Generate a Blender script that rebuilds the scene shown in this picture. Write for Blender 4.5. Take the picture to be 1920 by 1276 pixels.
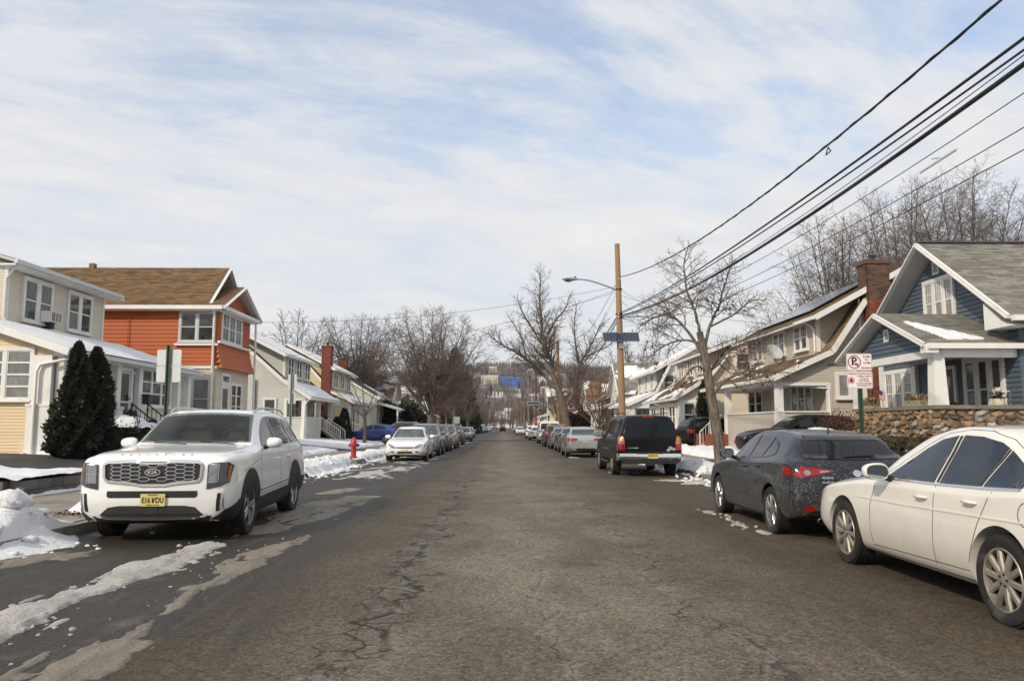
import bpy, bmesh, math, random
import numpy as np
from mathutils import Vector, Matrix, noise as mnoise
from mathutils.bvhtree import BVHTree
from mathutils.geometry import delaunay_2d_cdt
R=math.radians
SC=bpy.context.scene
COL=SC.collection
for _o in list(bpy.data.objects): bpy.data.objects.remove(_o)
random.seed(7); RNG=np.random.default_rng(7)

# ------------------------------------------------------------------ camera
cam_d=bpy.data.cameras.new('camera'); cam=bpy.data.objects.new('camera',cam_d); COL.objects.link(cam)
cam_d.sensor_width=36; cam_d.lens=27.54; cam_d.clip_start=.05; cam_d.clip_end=9000
cam.location=(0,0,1.5); cam.rotation_euler=(R(90+6.29),0,R(-.78))
SC.camera=cam
# ------------------------------------------------------------------ sun + sky
SUN_EL,SUN_AZ=R(33),R(222)       # compass style azimuth from +Y clockwise: behind the camera, to the left
sd=bpy.data.lights.new('sun','SUN'); so=bpy.data.objects.new('sun',sd); COL.objects.link(so)
sd.energy=3.9; sd.angle=R(1.6); sd.color=(1.0,.87,.70)
_d=Vector((math.sin(SUN_AZ)*math.cos(SUN_EL),math.cos(SUN_AZ)*math.cos(SUN_EL),math.sin(SUN_EL)))
so.rotation_euler=_d.to_track_quat('Z','Y').to_euler()
SC.view_settings.view_transform='Standard'
try: SC.view_settings.look='None'
except Exception: pass
SC.view_settings.gamma=1; SC.view_settings.use_curve_mapping=False
SC.view_settings.exposure=-.32
SC.render.engine='CYCLES'
SC.cycles.max_bounces=6; SC.cycles.diffuse_bounces=3; SC.cycles.glossy_bounces=3; SC.cycles.transparent_max_bounces=8
SC.cycles.caustics_reflective=False; SC.cycles.caustics_refractive=False
SC.cycles.use_denoising=True
try: SC.cycles.denoiser='OPENIMAGEDENOISE'
except Exception: pass

class NT:
    def __init__(s,nt): s.t=nt; s.n=nt.nodes; s.l=nt.links
    def node(s,typ,**kw):
        n=s.n.new(typ)
        for k,v in kw.items():
            if k=='inp':
                for a,b in v.items():
                    if isinstance(b,bpy.types.NodeSocket): s.l.new(b,n.inputs[a])
                    else: n.inputs[a].default_value=b
            else: setattr(n,k,v)
        return n
    def math(s,op,a,b=None,c=None,clamp=False):
        n=s.n.new('ShaderNodeMath'); n.operation=op; n.use_clamp=clamp
        for i,v in enumerate((a,b,c)):
            if v is None: continue
            if isinstance(v,bpy.types.NodeSocket): s.l.new(v,n.inputs[i])
            else: n.inputs[i].default_value=v
        return n.outputs[0]
    def mix(s,f,a,b):
        n=s.n.new('ShaderNodeMix'); n.data_type='RGBA'
        for i,v in ((0,f),(6,a),(7,b)):
            if isinstance(v,bpy.types.NodeSocket): s.l.new(v,n.inputs[i])
            elif i==0: n.inputs[0].default_value=v
            else: n.inputs[i].default_value=tuple(v)+((1,) if len(v)==3 else ())
        return n.outputs[2]
    def mixmode(s,mode,f,a,b):
        o=s.mix(f,a,b); o.node.blend_type=mode; return o
    def ramp(s,f,stops,interp='LINEAR'):
        n=s.n.new('ShaderNodeValToRGB'); e=n.color_ramp.elements; n.color_ramp.interpolation=interp
        while len(e)<len(stops): e.new(.5)
        for q,(p,c) in zip(e,stops):
            q.position=p; q.color=(c,c,c,1) if not hasattr(c,'__len__') else tuple(c)+((1,) if len(c)==3 else ())
        s.l.new(f,n.inputs[0]); return n.outputs[0]
    def noise(s,vec,scale,detail=4,rough=.55,dist=0):
        n=s.node('ShaderNodeTexNoise',inp={'Scale':scale,'Detail':detail,'Roughness':rough,'Distortion':dist})
        if vec is not None: s.l.new(vec,n.inputs['Vector'])
        return n.outputs[0]
    def mapping(s,vec,scale=(1,1,1),rot=(0,0,0),loc=(0,0,0)):
        n=s.node('ShaderNodeMapping',inp={'Scale':scale,'Rotation':rot,'Location':loc}); s.l.new(vec,n.inputs[0]); return n.outputs[0]
    def bump(s,h,strength=.3,dist=.02,normal=None):
        n=s.node('ShaderNodeBump',inp={'Strength':strength,'Distance':dist}); s.l.new(h,n.inputs['Height'])
        if normal is not None: s.l.new(normal,n.inputs['Normal'])
        return n.outputs[0]

W=bpy.data.worlds.new('World'); SC.world=W; W.use_nodes=True
w=NT(W.node_tree); w.n.clear()
wo=w.node('ShaderNodeOutputWorld'); bg=w.node('ShaderNodeBackground',inp={'Strength':.1}); w.l.new(bg.outputs[0],wo.inputs[0])
sky=w.node('ShaderNodeTexSky'); sky.sky_type='NISHITA'; sky.sun_disc=False; sky.sun_elevation=SUN_EL; sky.sun_rotation=SUN_AZ
sky.air_density=1.0; sky.dust_density=1.6; sky.ozone_density=1.4
tc=w.node('ShaderNodeTexCoord').outputs['Generated']
sp=w.node('ShaderNodeSeparateXYZ'); w.l.new(tc,sp.inputs[0])
zz=w.math('MAXIMUM',sp.outputs[2],.0)
den=w.math('ADD',zz,.16)
cv=w.node('ShaderNodeCombineXYZ'); w.l.new(w.math('DIVIDE',sp.outputs[0],den),cv.inputs[0]); w.l.new(w.math('DIVIDE',sp.outputs[1],den),cv.inputs[1])
P=w.mapping(cv.outputs[0],scale=(1,1,1),rot=(0,0,R(-24)),loc=(3.1,1.35,0))
n1=w.noise(w.mapping(P,scale=(.75,1.35,1)),1.0,7,.6,.55)
n2=w.noise(w.mapping(P,scale=(2.2,4.4,1)),1.0,8,.68,.5)
n3=w.noise(w.mapping(P,scale=(.33,.4,1)),1.0,2,.5,0)
cm=w.math('ADD',w.math('MULTIPLY',n1,.66),w.math('ADD',w.math('MULTIPLY',n2,.19),w.math('MULTIPLY',n3,.25)))
mask=w.ramp(cm,[(.36,.16),(.45,.5),(.52,.88),(.60,1.0)])
hz=w.ramp(zz,[(0.0,1.0),(.24,.93),(.40,.42),(.58,.08)])
mask2=w.math('MAXIMUM',mask,w.math('MULTIPLY',hz,.97))
ccol=w.ramp(w.math('ADD',w.math('MULTIPLY',n2,.5),w.math('MULTIPLY',n1,.5)),[(.3,(8.6,9.1,9.9)),(.48,(9.9,10.1,10.4)),(.64,(11.0,11.0,10.9))])
blue=w.mixmode('MULTIPLY',1.0,sky.outputs[0],(2.15,2.5,2.75))
w.l.new(w.mix(mask2,blue,ccol),bg.inputs[0])
W.cycles.sampling_method='MANUAL'; W.cycles.sample_map_resolution=512

# ------------------------------------------------------------------ mesh helpers
class MB:
    def __init__(s): s.v=[]; s.f=[]; s.m=[]; s.cm=0
    def mat(s,i): s.cm=i; return s
    def add(s,vs,fs):
        o=len(s.v); s.v.extend([tuple(p) for p in vs])
        for f in fs: s.f.append(tuple(i+o for i in f)); s.m.append(s.cm)
        return s
    def quad(s,*p): return s.add(p,[tuple(range(len(p)))])
    def box(s,x0,x1,y0,y1,z0,z1):
        v=[(x,y,z) for z in (z0,z1) for y in (y0,y1) for x in (x0,x1)]
        return s.add(v,[(0,2,3,1),(4,5,7,6),(0,1,5,4),(2,6,7,3),(0,4,6,2),(1,3,7,5)])
    def cbox(s,c,sz,M=None):
        v=[Vector((x*sz[0]/2,y*sz[1]/2,z*sz[2]/2)) for z in (-1,1) for y in (-1,1) for x in (-1,1)]
        if M is not None: v=[M@q for q in v]
        c=Vector(c)
        return s.add([q+c for q in v],[(0,2,3,1),(4,5,7,6),(0,1,5,4),(2,6,7,3),(0,4,6,2),(1,3,7,5)])
    def beam(s,p0,p1,w,h,up=(0,0,1)):
        p0=Vector(p0);p1=Vector(p1); d=(p1-p0).normalized(); up=Vector(up)
        if abs(d.dot(up))>.98: up=Vector((1,0,0))
        a=d.cross(up).normalized()*w/2; b=a.cross(d).normalized()*h/2
        v=[p+sx*a+sy*b for p in (p0,p1) for sx,sy in ((-1,-1),(1,-1),(1,1),(-1,1))]
        return s.add(v,[(0,3,2,1),(4,5,6,7),(0,1,5,4),(1,2,6,5),(2,3,7,6),(3,0,4,7)])
    def prism(s,poly,vec):
        vec=Vector(vec); n=len(poly); a=[Vector(p) for p in poly]; b=[p+vec for p in a]
        return s.add(a+b,[tuple(range(n))[::-1],tuple(range(n,2*n))]+[(i,(i+1)%n,n+(i+1)%n,n+i) for i in range(n)])
    def tube(s,pts,rad,n=8,cap=True):
        pts=[Vector(p) for p in pts]; k=len(pts)
        if not hasattr(rad,'__len__'): rad=[rad]*k
        vs=[];fs=[]; ref=None
        for i,p in enumerate(pts):
            d=(pts[min(i+1,k-1)]-pts[max(i-1,0)])
            d=d.normalized() if d.length>1e-9 else Vector((0,0,1))
            if ref is None: ref=Vector((1,0,0)) if abs(d.x)<.8 else Vector((0,1,0))
            a=(ref-d*ref.dot(d)).normalized(); b=d.cross(a); ref=a
            for j in range(n):
                t=2*math.pi*j/n; vs.append(p+(a*math.cos(t)+b*math.sin(t))*rad[i])
        for i in range(k-1):
            for j in range(n): fs.append((i*n+j,i*n+(j+1)%n,(i+1)*n+(j+1)%n,(i+1)*n+j))
        if cap: fs+= [tuple(range(n))[::-1],tuple(range((k-1)*n,k*n))]
        return s.add(vs,fs)
    def lathe(s,prof,n=16,c=(0,0,0),axis='z',arc=None):
        vs=[];fs=[]; k=len(prof)
        for j in range(n):
            t=2*math.pi*j/n; ca,sa=math.cos(t),math.sin(t)
            for r,h in prof:
                p=(r*ca,r*sa,h) if axis=='z' else ((r*ca,h,r*sa) if axis=='y' else (h,r*ca,r*sa))
                vs.append((p[0]+c[0],p[1]+c[1],p[2]+c[2]))
        for j in range(n):
            q=(j+1)%n
            for i in range(k-1): fs.append((j*k+i,q*k+i,q*k+i+1,j*k+i+1))
        return s.add(vs,fs)
    def mesh(s,name,mats):
        me=bpy.data.meshes.new(name); me.from_pydata(s.v,[],s.f)
        if not isinstance(mats,(list,tuple)): mats=[mats]
        for m in mats: me.materials.append(m)
        if len(mats)>1: me.polygons.foreach_set('material_index',s.m)
        me.update(); return me
    def build(s,name,mats,parent=None,smooth=None,**kw):
        return link(name,s.mesh(name,mats),parent,smooth,**kw)

def smooth_mesh(me,ang):
    me.polygons.foreach_set('use_smooth',[True]*len(me.polygons))
    try: me.set_sharp_from_angle(angle=R(ang))
    except Exception: pass
def link(name,me,parent=None,smooth=None,kind=None,label=None,loc=None):
    if smooth: smooth_mesh(me,smooth if smooth is not True else 40)
    o=bpy.data.objects.new(name,me); COL.objects.link(o)
    if parent is not None:
        o.parent=parent
        if parent.name in WROOT: o.matrix_parent_inverse=Matrix.Translation(-Vector(parent.location))
    if loc is not None: o.location=loc
    if kind: o['kind']=kind
    if label: o['label']=label
    return o
WROOT=set()   # roots whose children are modelled in world coordinates
def wthing(name,label,cat,loc,group=None):
    o=thing(name,label,cat,loc,0,group); WROOT.add(o.name); return o
def thing(name,label,cat,loc=(0,0,0),rz=0,group=None):
    o=bpy.data.objects.new(name,None); COL.objects.link(o); o.empty_display_size=.2
    o.location=loc; o.rotation_euler=(0,0,rz); o['label']=label; o['category']=cat
    if group: o['group']=group
    return o
def tag(o,label,cat,group=None):
    o['label']=label; o['category']=cat
    if group: o['group']=group
    return o
def copy_tree(o,parent=None):
    c=o.copy(); COL.objects.link(c)
    if parent is not None: c.parent=parent
    for ch in list(o.children): copy_tree(ch,c)
    return c
def np_mesh(name,verts,quads,mats,smooth=False):
    me=bpy.data.meshes.new(name); nv=len(verts); nq=len(quads); k=quads.shape[1]
    me.vertices.add(nv); me.vertices.foreach_set('co',np.asarray(verts,np.float32).ravel())
    me.loops.add(nq*k); me.loops.foreach_set('vertex_index',np.asarray(quads,np.int32).ravel())
    me.polygons.add(nq); me.polygons.foreach_set('loop_start',np.arange(0,nq*k,k,dtype=np.int32)); me.polygons.foreach_set('loop_total',np.full(nq,k,np.int32))
    if smooth: me.polygons.foreach_set('use_smooth',np.ones(nq,bool))
    for m in (mats if isinstance(mats,(list,tuple)) else [mats]): me.materials.append(m)
    me.update(calc_edges=True); return me

# value noise for numpy arrays
_T=RNG.random((257,257))
def vnoise(x,y):
    xi=np.floor(x).astype(int); yi=np.floor(y).astype(int); fx=x-xi; fy=y-yi
    fx=fx*fx*(3-2*fx); fy=fy*fy*(3-2*fy); xi&=255; yi&=255
    a=_T[xi,yi];b=_T[xi+1,yi];c=_T[xi,yi+1];d=_T[xi+1,yi+1]
    return (a*(1-fx)+b*fx)*(1-fy)+(c*(1-fx)+d*fx)*fy
def fbm(x,y,o=4,g=.5):
    s=0;a=1;t=0
    for i in range(o): s=s+a*vnoise(x*2**i+17.3*i,y*2**i+9.1*i); t+=a; a*=g
    return s/t
def sstep(a,b,x):
    t=np.clip((x-a)/(b-a),0,1); return t*t*(3-2*t)
def interp_keys(xs,keys,col):
    """monotone cubic through key rows"""
    kx=np.array([k[0] for k in keys],float); ky=np.array([k[col] for k in keys],float)
    h=np.diff(kx); d=np.diff(ky)/h; m=np.zeros_like(ky)
    for i in range(1,len(kx)-1):
        if d[i-1]*d[i]>0:
            w1=2*h[i]+h[i-1]; w2=h[i]+2*h[i-1]; m[i]=(w1+w2)/(w1/d[i-1]+w2/d[i])
    m[0]=d[0]; m[-1]=d[-1]
    i=np.clip(np.searchsorted(kx,xs)-1,0,len(kx)-2); t=(xs-kx[i])/h[i]
    return (1+2*t)*(1-t)**2*ky[i]+t*(1-t)**2*h[i]*m[i]+t*t*(3-2*t)*ky[i+1]+t*t*(t-1)*h[i]*m[i+1]

# ------------------------------------------------------------------ materials
MATS={}
def mat(name,col,rough=.6,metal=0,spec=.5,var=None,bump=None,coat=0,island=0,obj=0,dirt=None,coord='Object',emit=None):
    """var=(scale,amount[,stretch]); bump=(scale,strength,dist); island/obj = random value variation; dirt=(colour,scale,lo,hi)"""
    if name in MATS: return MATS[name]
    m=bpy.data.materials.new(name); m.use_nodes=True; t=NT(m.node_tree); b=t.n['Principled BSDF']
    b.inputs['Roughness'].default_value=rough; b.inputs['Metallic'].default_value=metal; b.inputs['Specular IOR Level'].default_value=spec
    if coat: b.inputs['Coat Weight'].default_value=coat; b.inputs['Coat Roughness'].default_value=.04
    c=None
    vec=t.node('ShaderNodeTexCoord').outputs[coord]
    def cur(): return c if c is not None else tuple(col)+(1,)
    def scale(fac):
        n=t.mixmode('MULTIPLY',1.0,cur(),(1,1,1,1)); cc=t.node('ShaderNodeCombineColor')
        for i in range(3): t.l.new(fac,cc.inputs[i])
        t.l.new(cc.outputs[0],n.node.inputs[7]); return n
    if var:
        st=var[2] if len(var)>2 else (1,1,1)
        n=t.noise(t.mapping(vec,scale=st),var[0],5,.6)
        c=scale(t.math('ADD',t.math('MULTIPLY',t.math('SUBTRACT',n,.5),var[1]*2.2),1.0))
    if island:
        r=t.node('ShaderNodeNewGeometry').outputs['Random Per Island']
        c=scale(t.math('ADD',t.math('MULTIPLY',t.math('SUBTRACT',r,.5),island*2),1.0))
    if obj:
        r=t.node('ShaderNodeObjectInfo').outputs['Random']
        c=scale(t.math('ADD',t.math('MULTIPLY',t.math('SUBTRACT',r,.5),obj*2),1.0))
    if dirt:
        n=t.noise(vec,dirt[1],6,.65,.3); f=t.ramp(n,[(dirt[2],0.0),(dirt[3],1.0)])
        c=t.mix(f,cur(),dirt[0])
    if c is None: b.inputs['Base Color'].default_value=tuple(col)+(1,)
    else: t.l.new(c,b.inputs['Base Color'])
    if bump:
        n=t.noise(vec,bump[0],4,.6); t.l.new(t.bump(n,bump[1],bump[2]),b.inputs['Normal'])
    if emit: b.inputs['Emission Color'].default_value=tuple(emit[0])+(1,); b.inputs['Emission Strength'].default_value=emit[1]
    MATS[name]=m; return m
def nodemat(name):
    m=bpy.data.materials.new(name); m.use_nodes=True; t=NT(m.node_tree); MATS[name]=m
    return m,t,t.n['Principled BSDF']
# ================================================================== ground
def road_mat():
    m,t,b=nodemat('asphalt'); vec=t.node('ShaderNodeTexCoord').outputs['Object']
    big=t.noise(vec,.35,5,.6,.4); mid=t.noise(t.mapping(vec,scale=(1,.35,1)),1.4,5,.65,.3)
    fine=t.noise(vec,60,3,.8); gr2=t.noise(vec,21,3,.75); grit=t.node('ShaderNodeTexVoronoi',inp={'Scale':62.0}); gv=t.node('ShaderNodeTexVoronoi',inp={'Scale':24.0}); t.l.new(vec,gv.inputs['Vector']); gsep=t.node('ShaderNodeSeparateColor'); t.l.new(gv.outputs['Color'],gsep.inputs[0]); hsep=t.node('ShaderNodeSeparateColor'); t.l.new(grit.outputs['Color'],hsep.inputs[0]); t.l.new(vec,grit.inputs['Vector'])
    base=t.mix(mid,(.038,.028,.017),(.098,.077,.050))
    sx=t.node('ShaderNodeSeparateXYZ'); t.l.new(vec,sx.inputs[0]); X=sx.outputs[0]; Y=sx.outputs[1]
    # pale salt-dried lane in the middle, browner verges
    wob=t.math('ADD',X,t.math('MULTIPLY',t.math('SUBTRACT',big,.5),2.2))
    lane=t.ramp(t.math('ABSOLUTE',t.math('SUBTRACT',wob,.5)),[(0.0,.55),(.25,.42),(.6,0.0)])
    bl=t.ramp(t.noise(t.mapping(vec,scale=(1,.55,1),loc=(7,2,0)),.8,4,.6,.5),[(.35,.35),(.62,1.0)])
    lane=t.node('ShaderNodeMapRange',inp={'Value':t.math('ABSOLUTE',t.math('SUBTRACT',wob,.45)),'From Min':.3,'From Max':2.7,'To Min':.95,'To Max':0.0}).outputs[0]
    c=t.mix(t.math('MULTIPLY',lane,bl),base,(.190,.165,.130))
    # damp dark asphalt along the left gutter and round the melting snow
    wet=t.node('ShaderNodeMapRange',inp={'Value':t.math('ADD',X,t.math('MULTIPLY',t.math('SUBTRACT',t.noise(t.mapping(vec,scale=(1,.3,1)),1.1,5,.6,.5),.5),3.4)),'From Min':-2.6,'From Max':-1.75,'To Min':1.0,'To Max':0.0}).outputs[0]
    wp=t.ramp(t.noise(t.mapping(vec,scale=(.5,1.3,1),loc=(3,1,0)),.55,5,.65,.6),[(.56,0.0),(.68,.55)])
    wet=t.math('MAXIMUM',t.math('MULTIPLY',wet,.78),wp)
    c=t.mix(wet,c,(.024,.021,.017))
    # tan salt scum streaks
    st=t.ramp(t.noise(t.mapping(vec,scale=(3.2,.18,1)),1.6,5,.7,.2),[(.55,0.0),(.75,.45)])
    c=t.mix(t.math('MULTIPLY',st,.55),c,(.17,.155,.13))
    # aggregate
    g=t.math('ADD',-.28,t.math('ADD',t.math('MULTIPLY',gr2,.8),t.math('ADD',t.math('MULTIPLY',fine,.6),t.math('ADD',t.math('MULTIPLY',t.math('POWER',hsep.outputs[0],1.6),.95),t.math('MULTIPLY',gsep.outputs[0],.34)))))
    n=t.mixmode('MULTIPLY',1.0,c,(1,1,1,1)); cc=t.node('ShaderNodeCombineColor')
    for i in range(3): t.l.new(g,cc.inputs[i])
    t.l.new(cc.outputs[0],n.node.inputs[7]); c=n
    # cracks
    wv=t.node('ShaderNodeTexNoise',inp={'Scale':1.7,'Detail':5.0,'Roughness':.65}); t.l.new(vec,wv.inputs['Vector'])
    dv=t.node('ShaderNodeVectorMath',operation='MULTIPLY_ADD'); t.l.new(wv.outputs[1],dv.inputs[0]); dv.inputs[1].default_value=(.5,.5,0); t.l.new(vec,dv.inputs[2])
    def crack(scale,width,stretch):
        v=t.node('ShaderNodeTexVoronoi',feature='DISTANCE_TO_EDGE',inp={'Scale':scale}); t.l.new(t.mapping(dv.outputs[0],scale=stretch),v.inputs['Vector'])
        return t.node('ShaderNodeMapRange',inp={'Value':v.outputs['Distance'],'From Min':0.0,'From Max':width,'To Min':1.0,'To Max':0.0}).outputs[0]
    def band(xc,wd,amp):
        return t.node('ShaderNodeMapRange',inp={'Value':t.math('ABSOLUTE',t.math('SUBTRACT',t.math('ADD',X,t.math('MULTIPLY',t.math('SUBTRACT',t.noise(vec,.7,3,.5),.5),1.2)),xc)),'From Min':wd*.35,'From Max':wd,'To Min':amp,'To Max':0.0}).outputs[0]
    brk=t.ramp(t.noise(vec,.9,4,.6),[(.38,0.0),(.48,1.0)])
    all_=t.math('MAXIMUM',band(-1.0,.45,1.0),t.math('MAXIMUM',band(1.75,.5,.6),t.math('MULTIPLY',t.ramp(t.noise(vec,.32,3,.5),[(.56,0.0),(.64,.6)]),.8)))
    k1=t.math('MULTIPLY',crack(3.2,.06,(1,.75,1)),t.math('MULTIPLY',all_,brk))
    kp=t.ramp(t.noise(vec,.5,4,.6),[(.52,0.0),(.60,1.0)])
    def meander(c,w_,sd):
        ny=t.noise(t.mapping(vec,scale=(.12,1,1),loc=(sd,sd*2,0)),.75,3,.6); nf=t.noise(vec,3.6,4,.7)
        d=t.math('ABSOLUTE',t.math('SUBTRACT',t.math('ADD',X,t.math('ADD',t.math('MULTIPLY',t.math('SUBTRACT',ny,.5),1.5),t.math('MULTIPLY',t.math('SUBTRACT',nf,.5),.42))),c))
        return t.node('ShaderNodeMapRange',inp={'Value':d,'From Min':w_*.3,'From Max':w_,'To Min':1.0,'To Max':0.0}).outputs[0]
    mb_=t.ramp(t.noise(vec,1.3,4,.6),[(.40,0.0),(.50,1.0)])
    k3=t.math('MAXIMUM',t.math('MULTIPLY',meander(-.95,.052,0),mb_),t.math('MULTIPLY',t.math('MAXIMUM',meander(1.6,.022,5),t.math('MULTIPLY',meander(.35,.018,9),.8)),t.math('MULTIPLY',mb_,.8)))
    h3=t.math('MAXIMUM',t.math('MULTIPLY',meander(-.95,.13,0),.7),t.math('MULTIPLY',t.math('MAXIMUM',meander(1.6,.09,5),meander(.35,.07,9)),.9))
    k0=t.math('MULTIPLY',crack(.55,.007,(1,.55,1)),t.math('MULTIPLY',kp,.6))
    k2=t.math('MULTIPLY',crack(8.5,.10,(1,1,1)),t.math('MULTIPLY',t.math('MAXIMUM',band(-1.05,.36,1.0),band(1.8,.22,.8)),t.ramp(t.noise(vec,1.1,4,.6),[(.5,0.0),(.6,1.0)])))
    kk=t.math('MAXIMUM',t.math('MAXIMUM',k0,k3),t.math('MAXIMUM',k1,k2),clamp=True)
    halo=t.math('MULTIPLY',crack(3.2,.16,(1,.75,1)),t.math('MULTIPLY',all_,brk)); halo=t.math('MAXIMUM',halo,t.math('MULTIPLY',crack(.55,.03,(1,.55,1)),t.math('MULTIPLY',kp,.6)))
    halo=t.math('MAXIMUM',halo,h3)
    salt=t.ramp(t.noise(vec,2.3,4,.6),[(.45,0.0),(.62,.55)])
    c=t.mix(t.math('MULTIPLY',halo,salt),c,(.27,.26,.24))
    c=t.mix(t.math('MULTIPLY',kk,.92),c,(.012,.011,.010))
    t.l.new(c,b.inputs['Base Color'])
    t.l.new(t.node('ShaderNodeMapRange',inp={'Value':wet,'To Min':.88,'To Max':.52}).outputs[0],b.inputs['Roughness'])
    b.inputs['Specular IOR Level'].default_value=.35
    h=t.math('SUBTRACT',t.math('MULTIPLY',fine,.6),t.math('MULTIPLY',kk,1.6))
    h=t.math('ADD',h,t.math('MULTIPLY',grit.outputs['Distance'],.5))
    t.l.new(t.bump(h,.55,.012),b.inputs['Normal'])
    return m
def snow_mat(name,clean,dirty,amt,streak=False,grit=.0):
    m,t,b=nodemat(name); vec=t.node('ShaderNodeTexCoord').outputs['Object']
    v2=t.mapping(vec,scale=(5,.6,1)) if streak else vec
    n=t.noise(v2,1.6 if streak else .9,6,.65,.3); f=t.ramp(n,[(.5-amt*.3,0.0),(.5+.28,1.0)])
    c=t.mix(t.math('MULTIPLY',f,amt),clean,dirty)
    if grit:
        g=t.ramp(t.noise(vec,34,3,.7),[(.58,0.0),(.66,1.0)]); c=t.mix(t.math('MULTIPLY',g,grit),c,(.06,.05,.04))
    t.l.new(c,b.inputs['Base Color']); b.inputs['Roughness'].default_value=.62; b.inputs['Specular IOR Level'].default_value=.35
    hh=t.math('ADD',t.noise(vec,9,5,.65),t.math('MULTIPLY',t.noise(vec,34,4,.75),.55))
    t.l.new(t.bump(hh,.8,.06),b.inputs['Normal'])
    return m
ASPHALT=road_mat()
SNOW=snow_mat('snow_clean',(.82,.84,.88),(.62,.60,.57),.45,grit=.12)
SNOWD=snow_mat('snow_dirty',(.33,.295,.24),(.115,.095,.07),.98,streak=True,grit=.6)
SNOWM=snow_mat('snow_grey',(.60,.59,.57),(.27,.24,.20),.95,grit=.5)
def earth_mat():
    m,t,b=nodemat('winter_lawn'); vec=t.node('ShaderNodeTexCoord').outputs['Object']
    f=t.ramp(t.noise(vec,.22,6,.62,.4),[(.44,0.0),(.52,1.0)])
    g=t.mix(t.noise(vec,3.0,5,.7),(.085,.062,.035),(.17,.14,.085))
    s=t.mix(t.noise(vec,.8,4,.6),(.62,.62,.62),(.82,.84,.88))
    t.l.new(t.mix(f,g,s),b.inputs['Base Color']); b.inputs['Roughness'].default_value=.85
    t.l.new(t.bump(t.noise(vec,12,5,.7),.5,.05),b.inputs['Normal']); return m
EARTH=earth_mat()
CONC=mat('concrete',(.25,.225,.19),.85,var=(1.3,.35),bump=(30,.3,.01),dirt=((.10,.085,.065),.8,.45,.75))
KERB=mat('kerb_stone',(.27,.25,.22),.85,var=(2,.35),bump=(25,.3,.01),dirt=((.09,.08,.06),2.2,.45,.7))
DRIVE=mat('driveway_asphalt',(.033,.031,.030),.75,var=(1.2,.35),bump=(60,.4,.01),dirt=((.09,.085,.075),.9,.5,.8))
LEAF=mat('leaf_litter',(.11,.055,.028),.9,var=(9,.6),bump=(30,.8,.03),island=.4)

def gz(x):
    ax=abs(x)
    for (a,za),(c,zc) in zip(GP[:-1],GP[1:]):
        if ax<=c: return za+(zc-za)*(ax-a)/(c-a) if c>a else za
    return GP[-1][1]
GP=[(0,0),(5.9,0),(5.9,.14),(7.3,.17),(8.8,.19),(10,.30),(13,.62),(16,.74),(400,.8),(3500,.8)]
def gza(X):
    return np.interp(np.abs(X),[0,5.899,5.9,7.3,8.8,10,13,16,400],[0,0,.14,.17,.19,.30,.62,.74,.8])
m=MB()
px=[-3500,-900,-300,-120,-60,-30,-16,-13,-10,-8.8,-7.3,-6.06,-5.95,5.95,6.06,7.3,8.8,10,13,16,30,60,120,300,900,3500]
pz=[(gz(x) if abs(x)>5.96 else -.12)-.03 for x in px]
ys=[-300,-40,-15]+list(range(-5,130,5))+[160,220,300,500,800,1200,2000,4500]
k=len(px)
m.add([(x,y,z) for y in ys for x,z in zip(px,pz)],[(j*k+i,j*k+i+1,(j+1)*k+i+1,(j+1)*k+i) for j in range(len(ys)-1) for i in range(k-1)])
m.build('ground',EARTH,kind='structure')
m=MB(); yy=[-60]+list(range(-5,60,5))+[80,120,200,400,700,1100]
xs=[-5.93,-4,-2,0,2,4,5.93]
m.add([(x,y,.0) for y in yy for x in xs],[(j*7+i,j*7+i+1,j*7+i+8,j*7+i+7) for j in range(len(yy)-1) for i in range(6)])
m.build('road',ASPHALT,kind='structure')
def sheet(name,x0,x1,y0,y1,matr,dz=.012,n=8):
    m=MB(); xs=np.linspace(x0,x1,n)
    xs=sorted(set(list(xs)+[s*a for a,_ in GP[1:7] for s in (-1,1) if min(x0,x1)<s*a<max(x0,x1)]))
    q=len(xs); m.add([(x,y,gz(x+(1e-4 if x>0 else -1e-4))+dz) for y in (y0,y1) for x in xs],[(i,i+1,q+i+1,q+i) for i in range(q-1)])
    return m.build(name,matr,kind='structure')
# kerbs: one long structure per side, split in stones near the camera
DRIVES_L=[(18.9,23.9),(43.2,46.0),(60.6,64.4)]
DRIVES_R=[(28.6,31.2),(42.0,45.0)]
for s,dr,nm in ((-1,DRIVES_L,'kerb_left'),(1,DRIVES_R,'kerb_right')):
    base=MB().box(min(s*5.93,s*6.07),max(s*5.93,s*6.07),-60,1000,-.1,.02).build(nm,KERB,kind='structure')
    stones={}
    y=-4.0
    while y<1000:
        L=1.8 if y<56 else 40.0
        dip=any(a-.3<y+L/2<b+.3 for a,b in dr)
        key=(L,dip)
        if key not in stones:
            mb=MB(); h=.05 if dip else .145
            mb.box(-.07,.07,.006,L-.006,.02,h); me=mb.mesh('kerb_stone',KERB); stones[key]=me
        o=link('kerb_stone',stones[key],base); o.location=(s*6.0+random.uniform(-.006,.006),y,random.uniform(-.006,.004))
        y+=L
# pavements (slabs near the camera)
for s,nm in ((-1,'pavement_left'),(1,'pavement_right')):
    base=sheet(nm,s*7.32,s*8.78,-60,1000,CONC,.0)
    me=MB().box(-.72,.72,-.74,.74,-.03,.022).mesh('paving_slab',CONC)
    y=4.0
    while y<66:
        o=link('paving_slab',me,base); o.location=(s*8.05,y,.18+random.uniform(-.006,.004)); o.rotation_euler=(0,-s*.013,0); y+=1.5
for i,(a,b_) in enumerate(DRIVES_L): sheet('driveway',-26 if i==0 else -22,-6.08,a,b_,DRIVE,.03)
for a,b_ in DRIVES_R: sheet('driveway',6.08,22,a,b_,DRIVE,.03)
sheet('driveway',-9.2,-6.08,9.6,14.2,CONC,.016)

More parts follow.
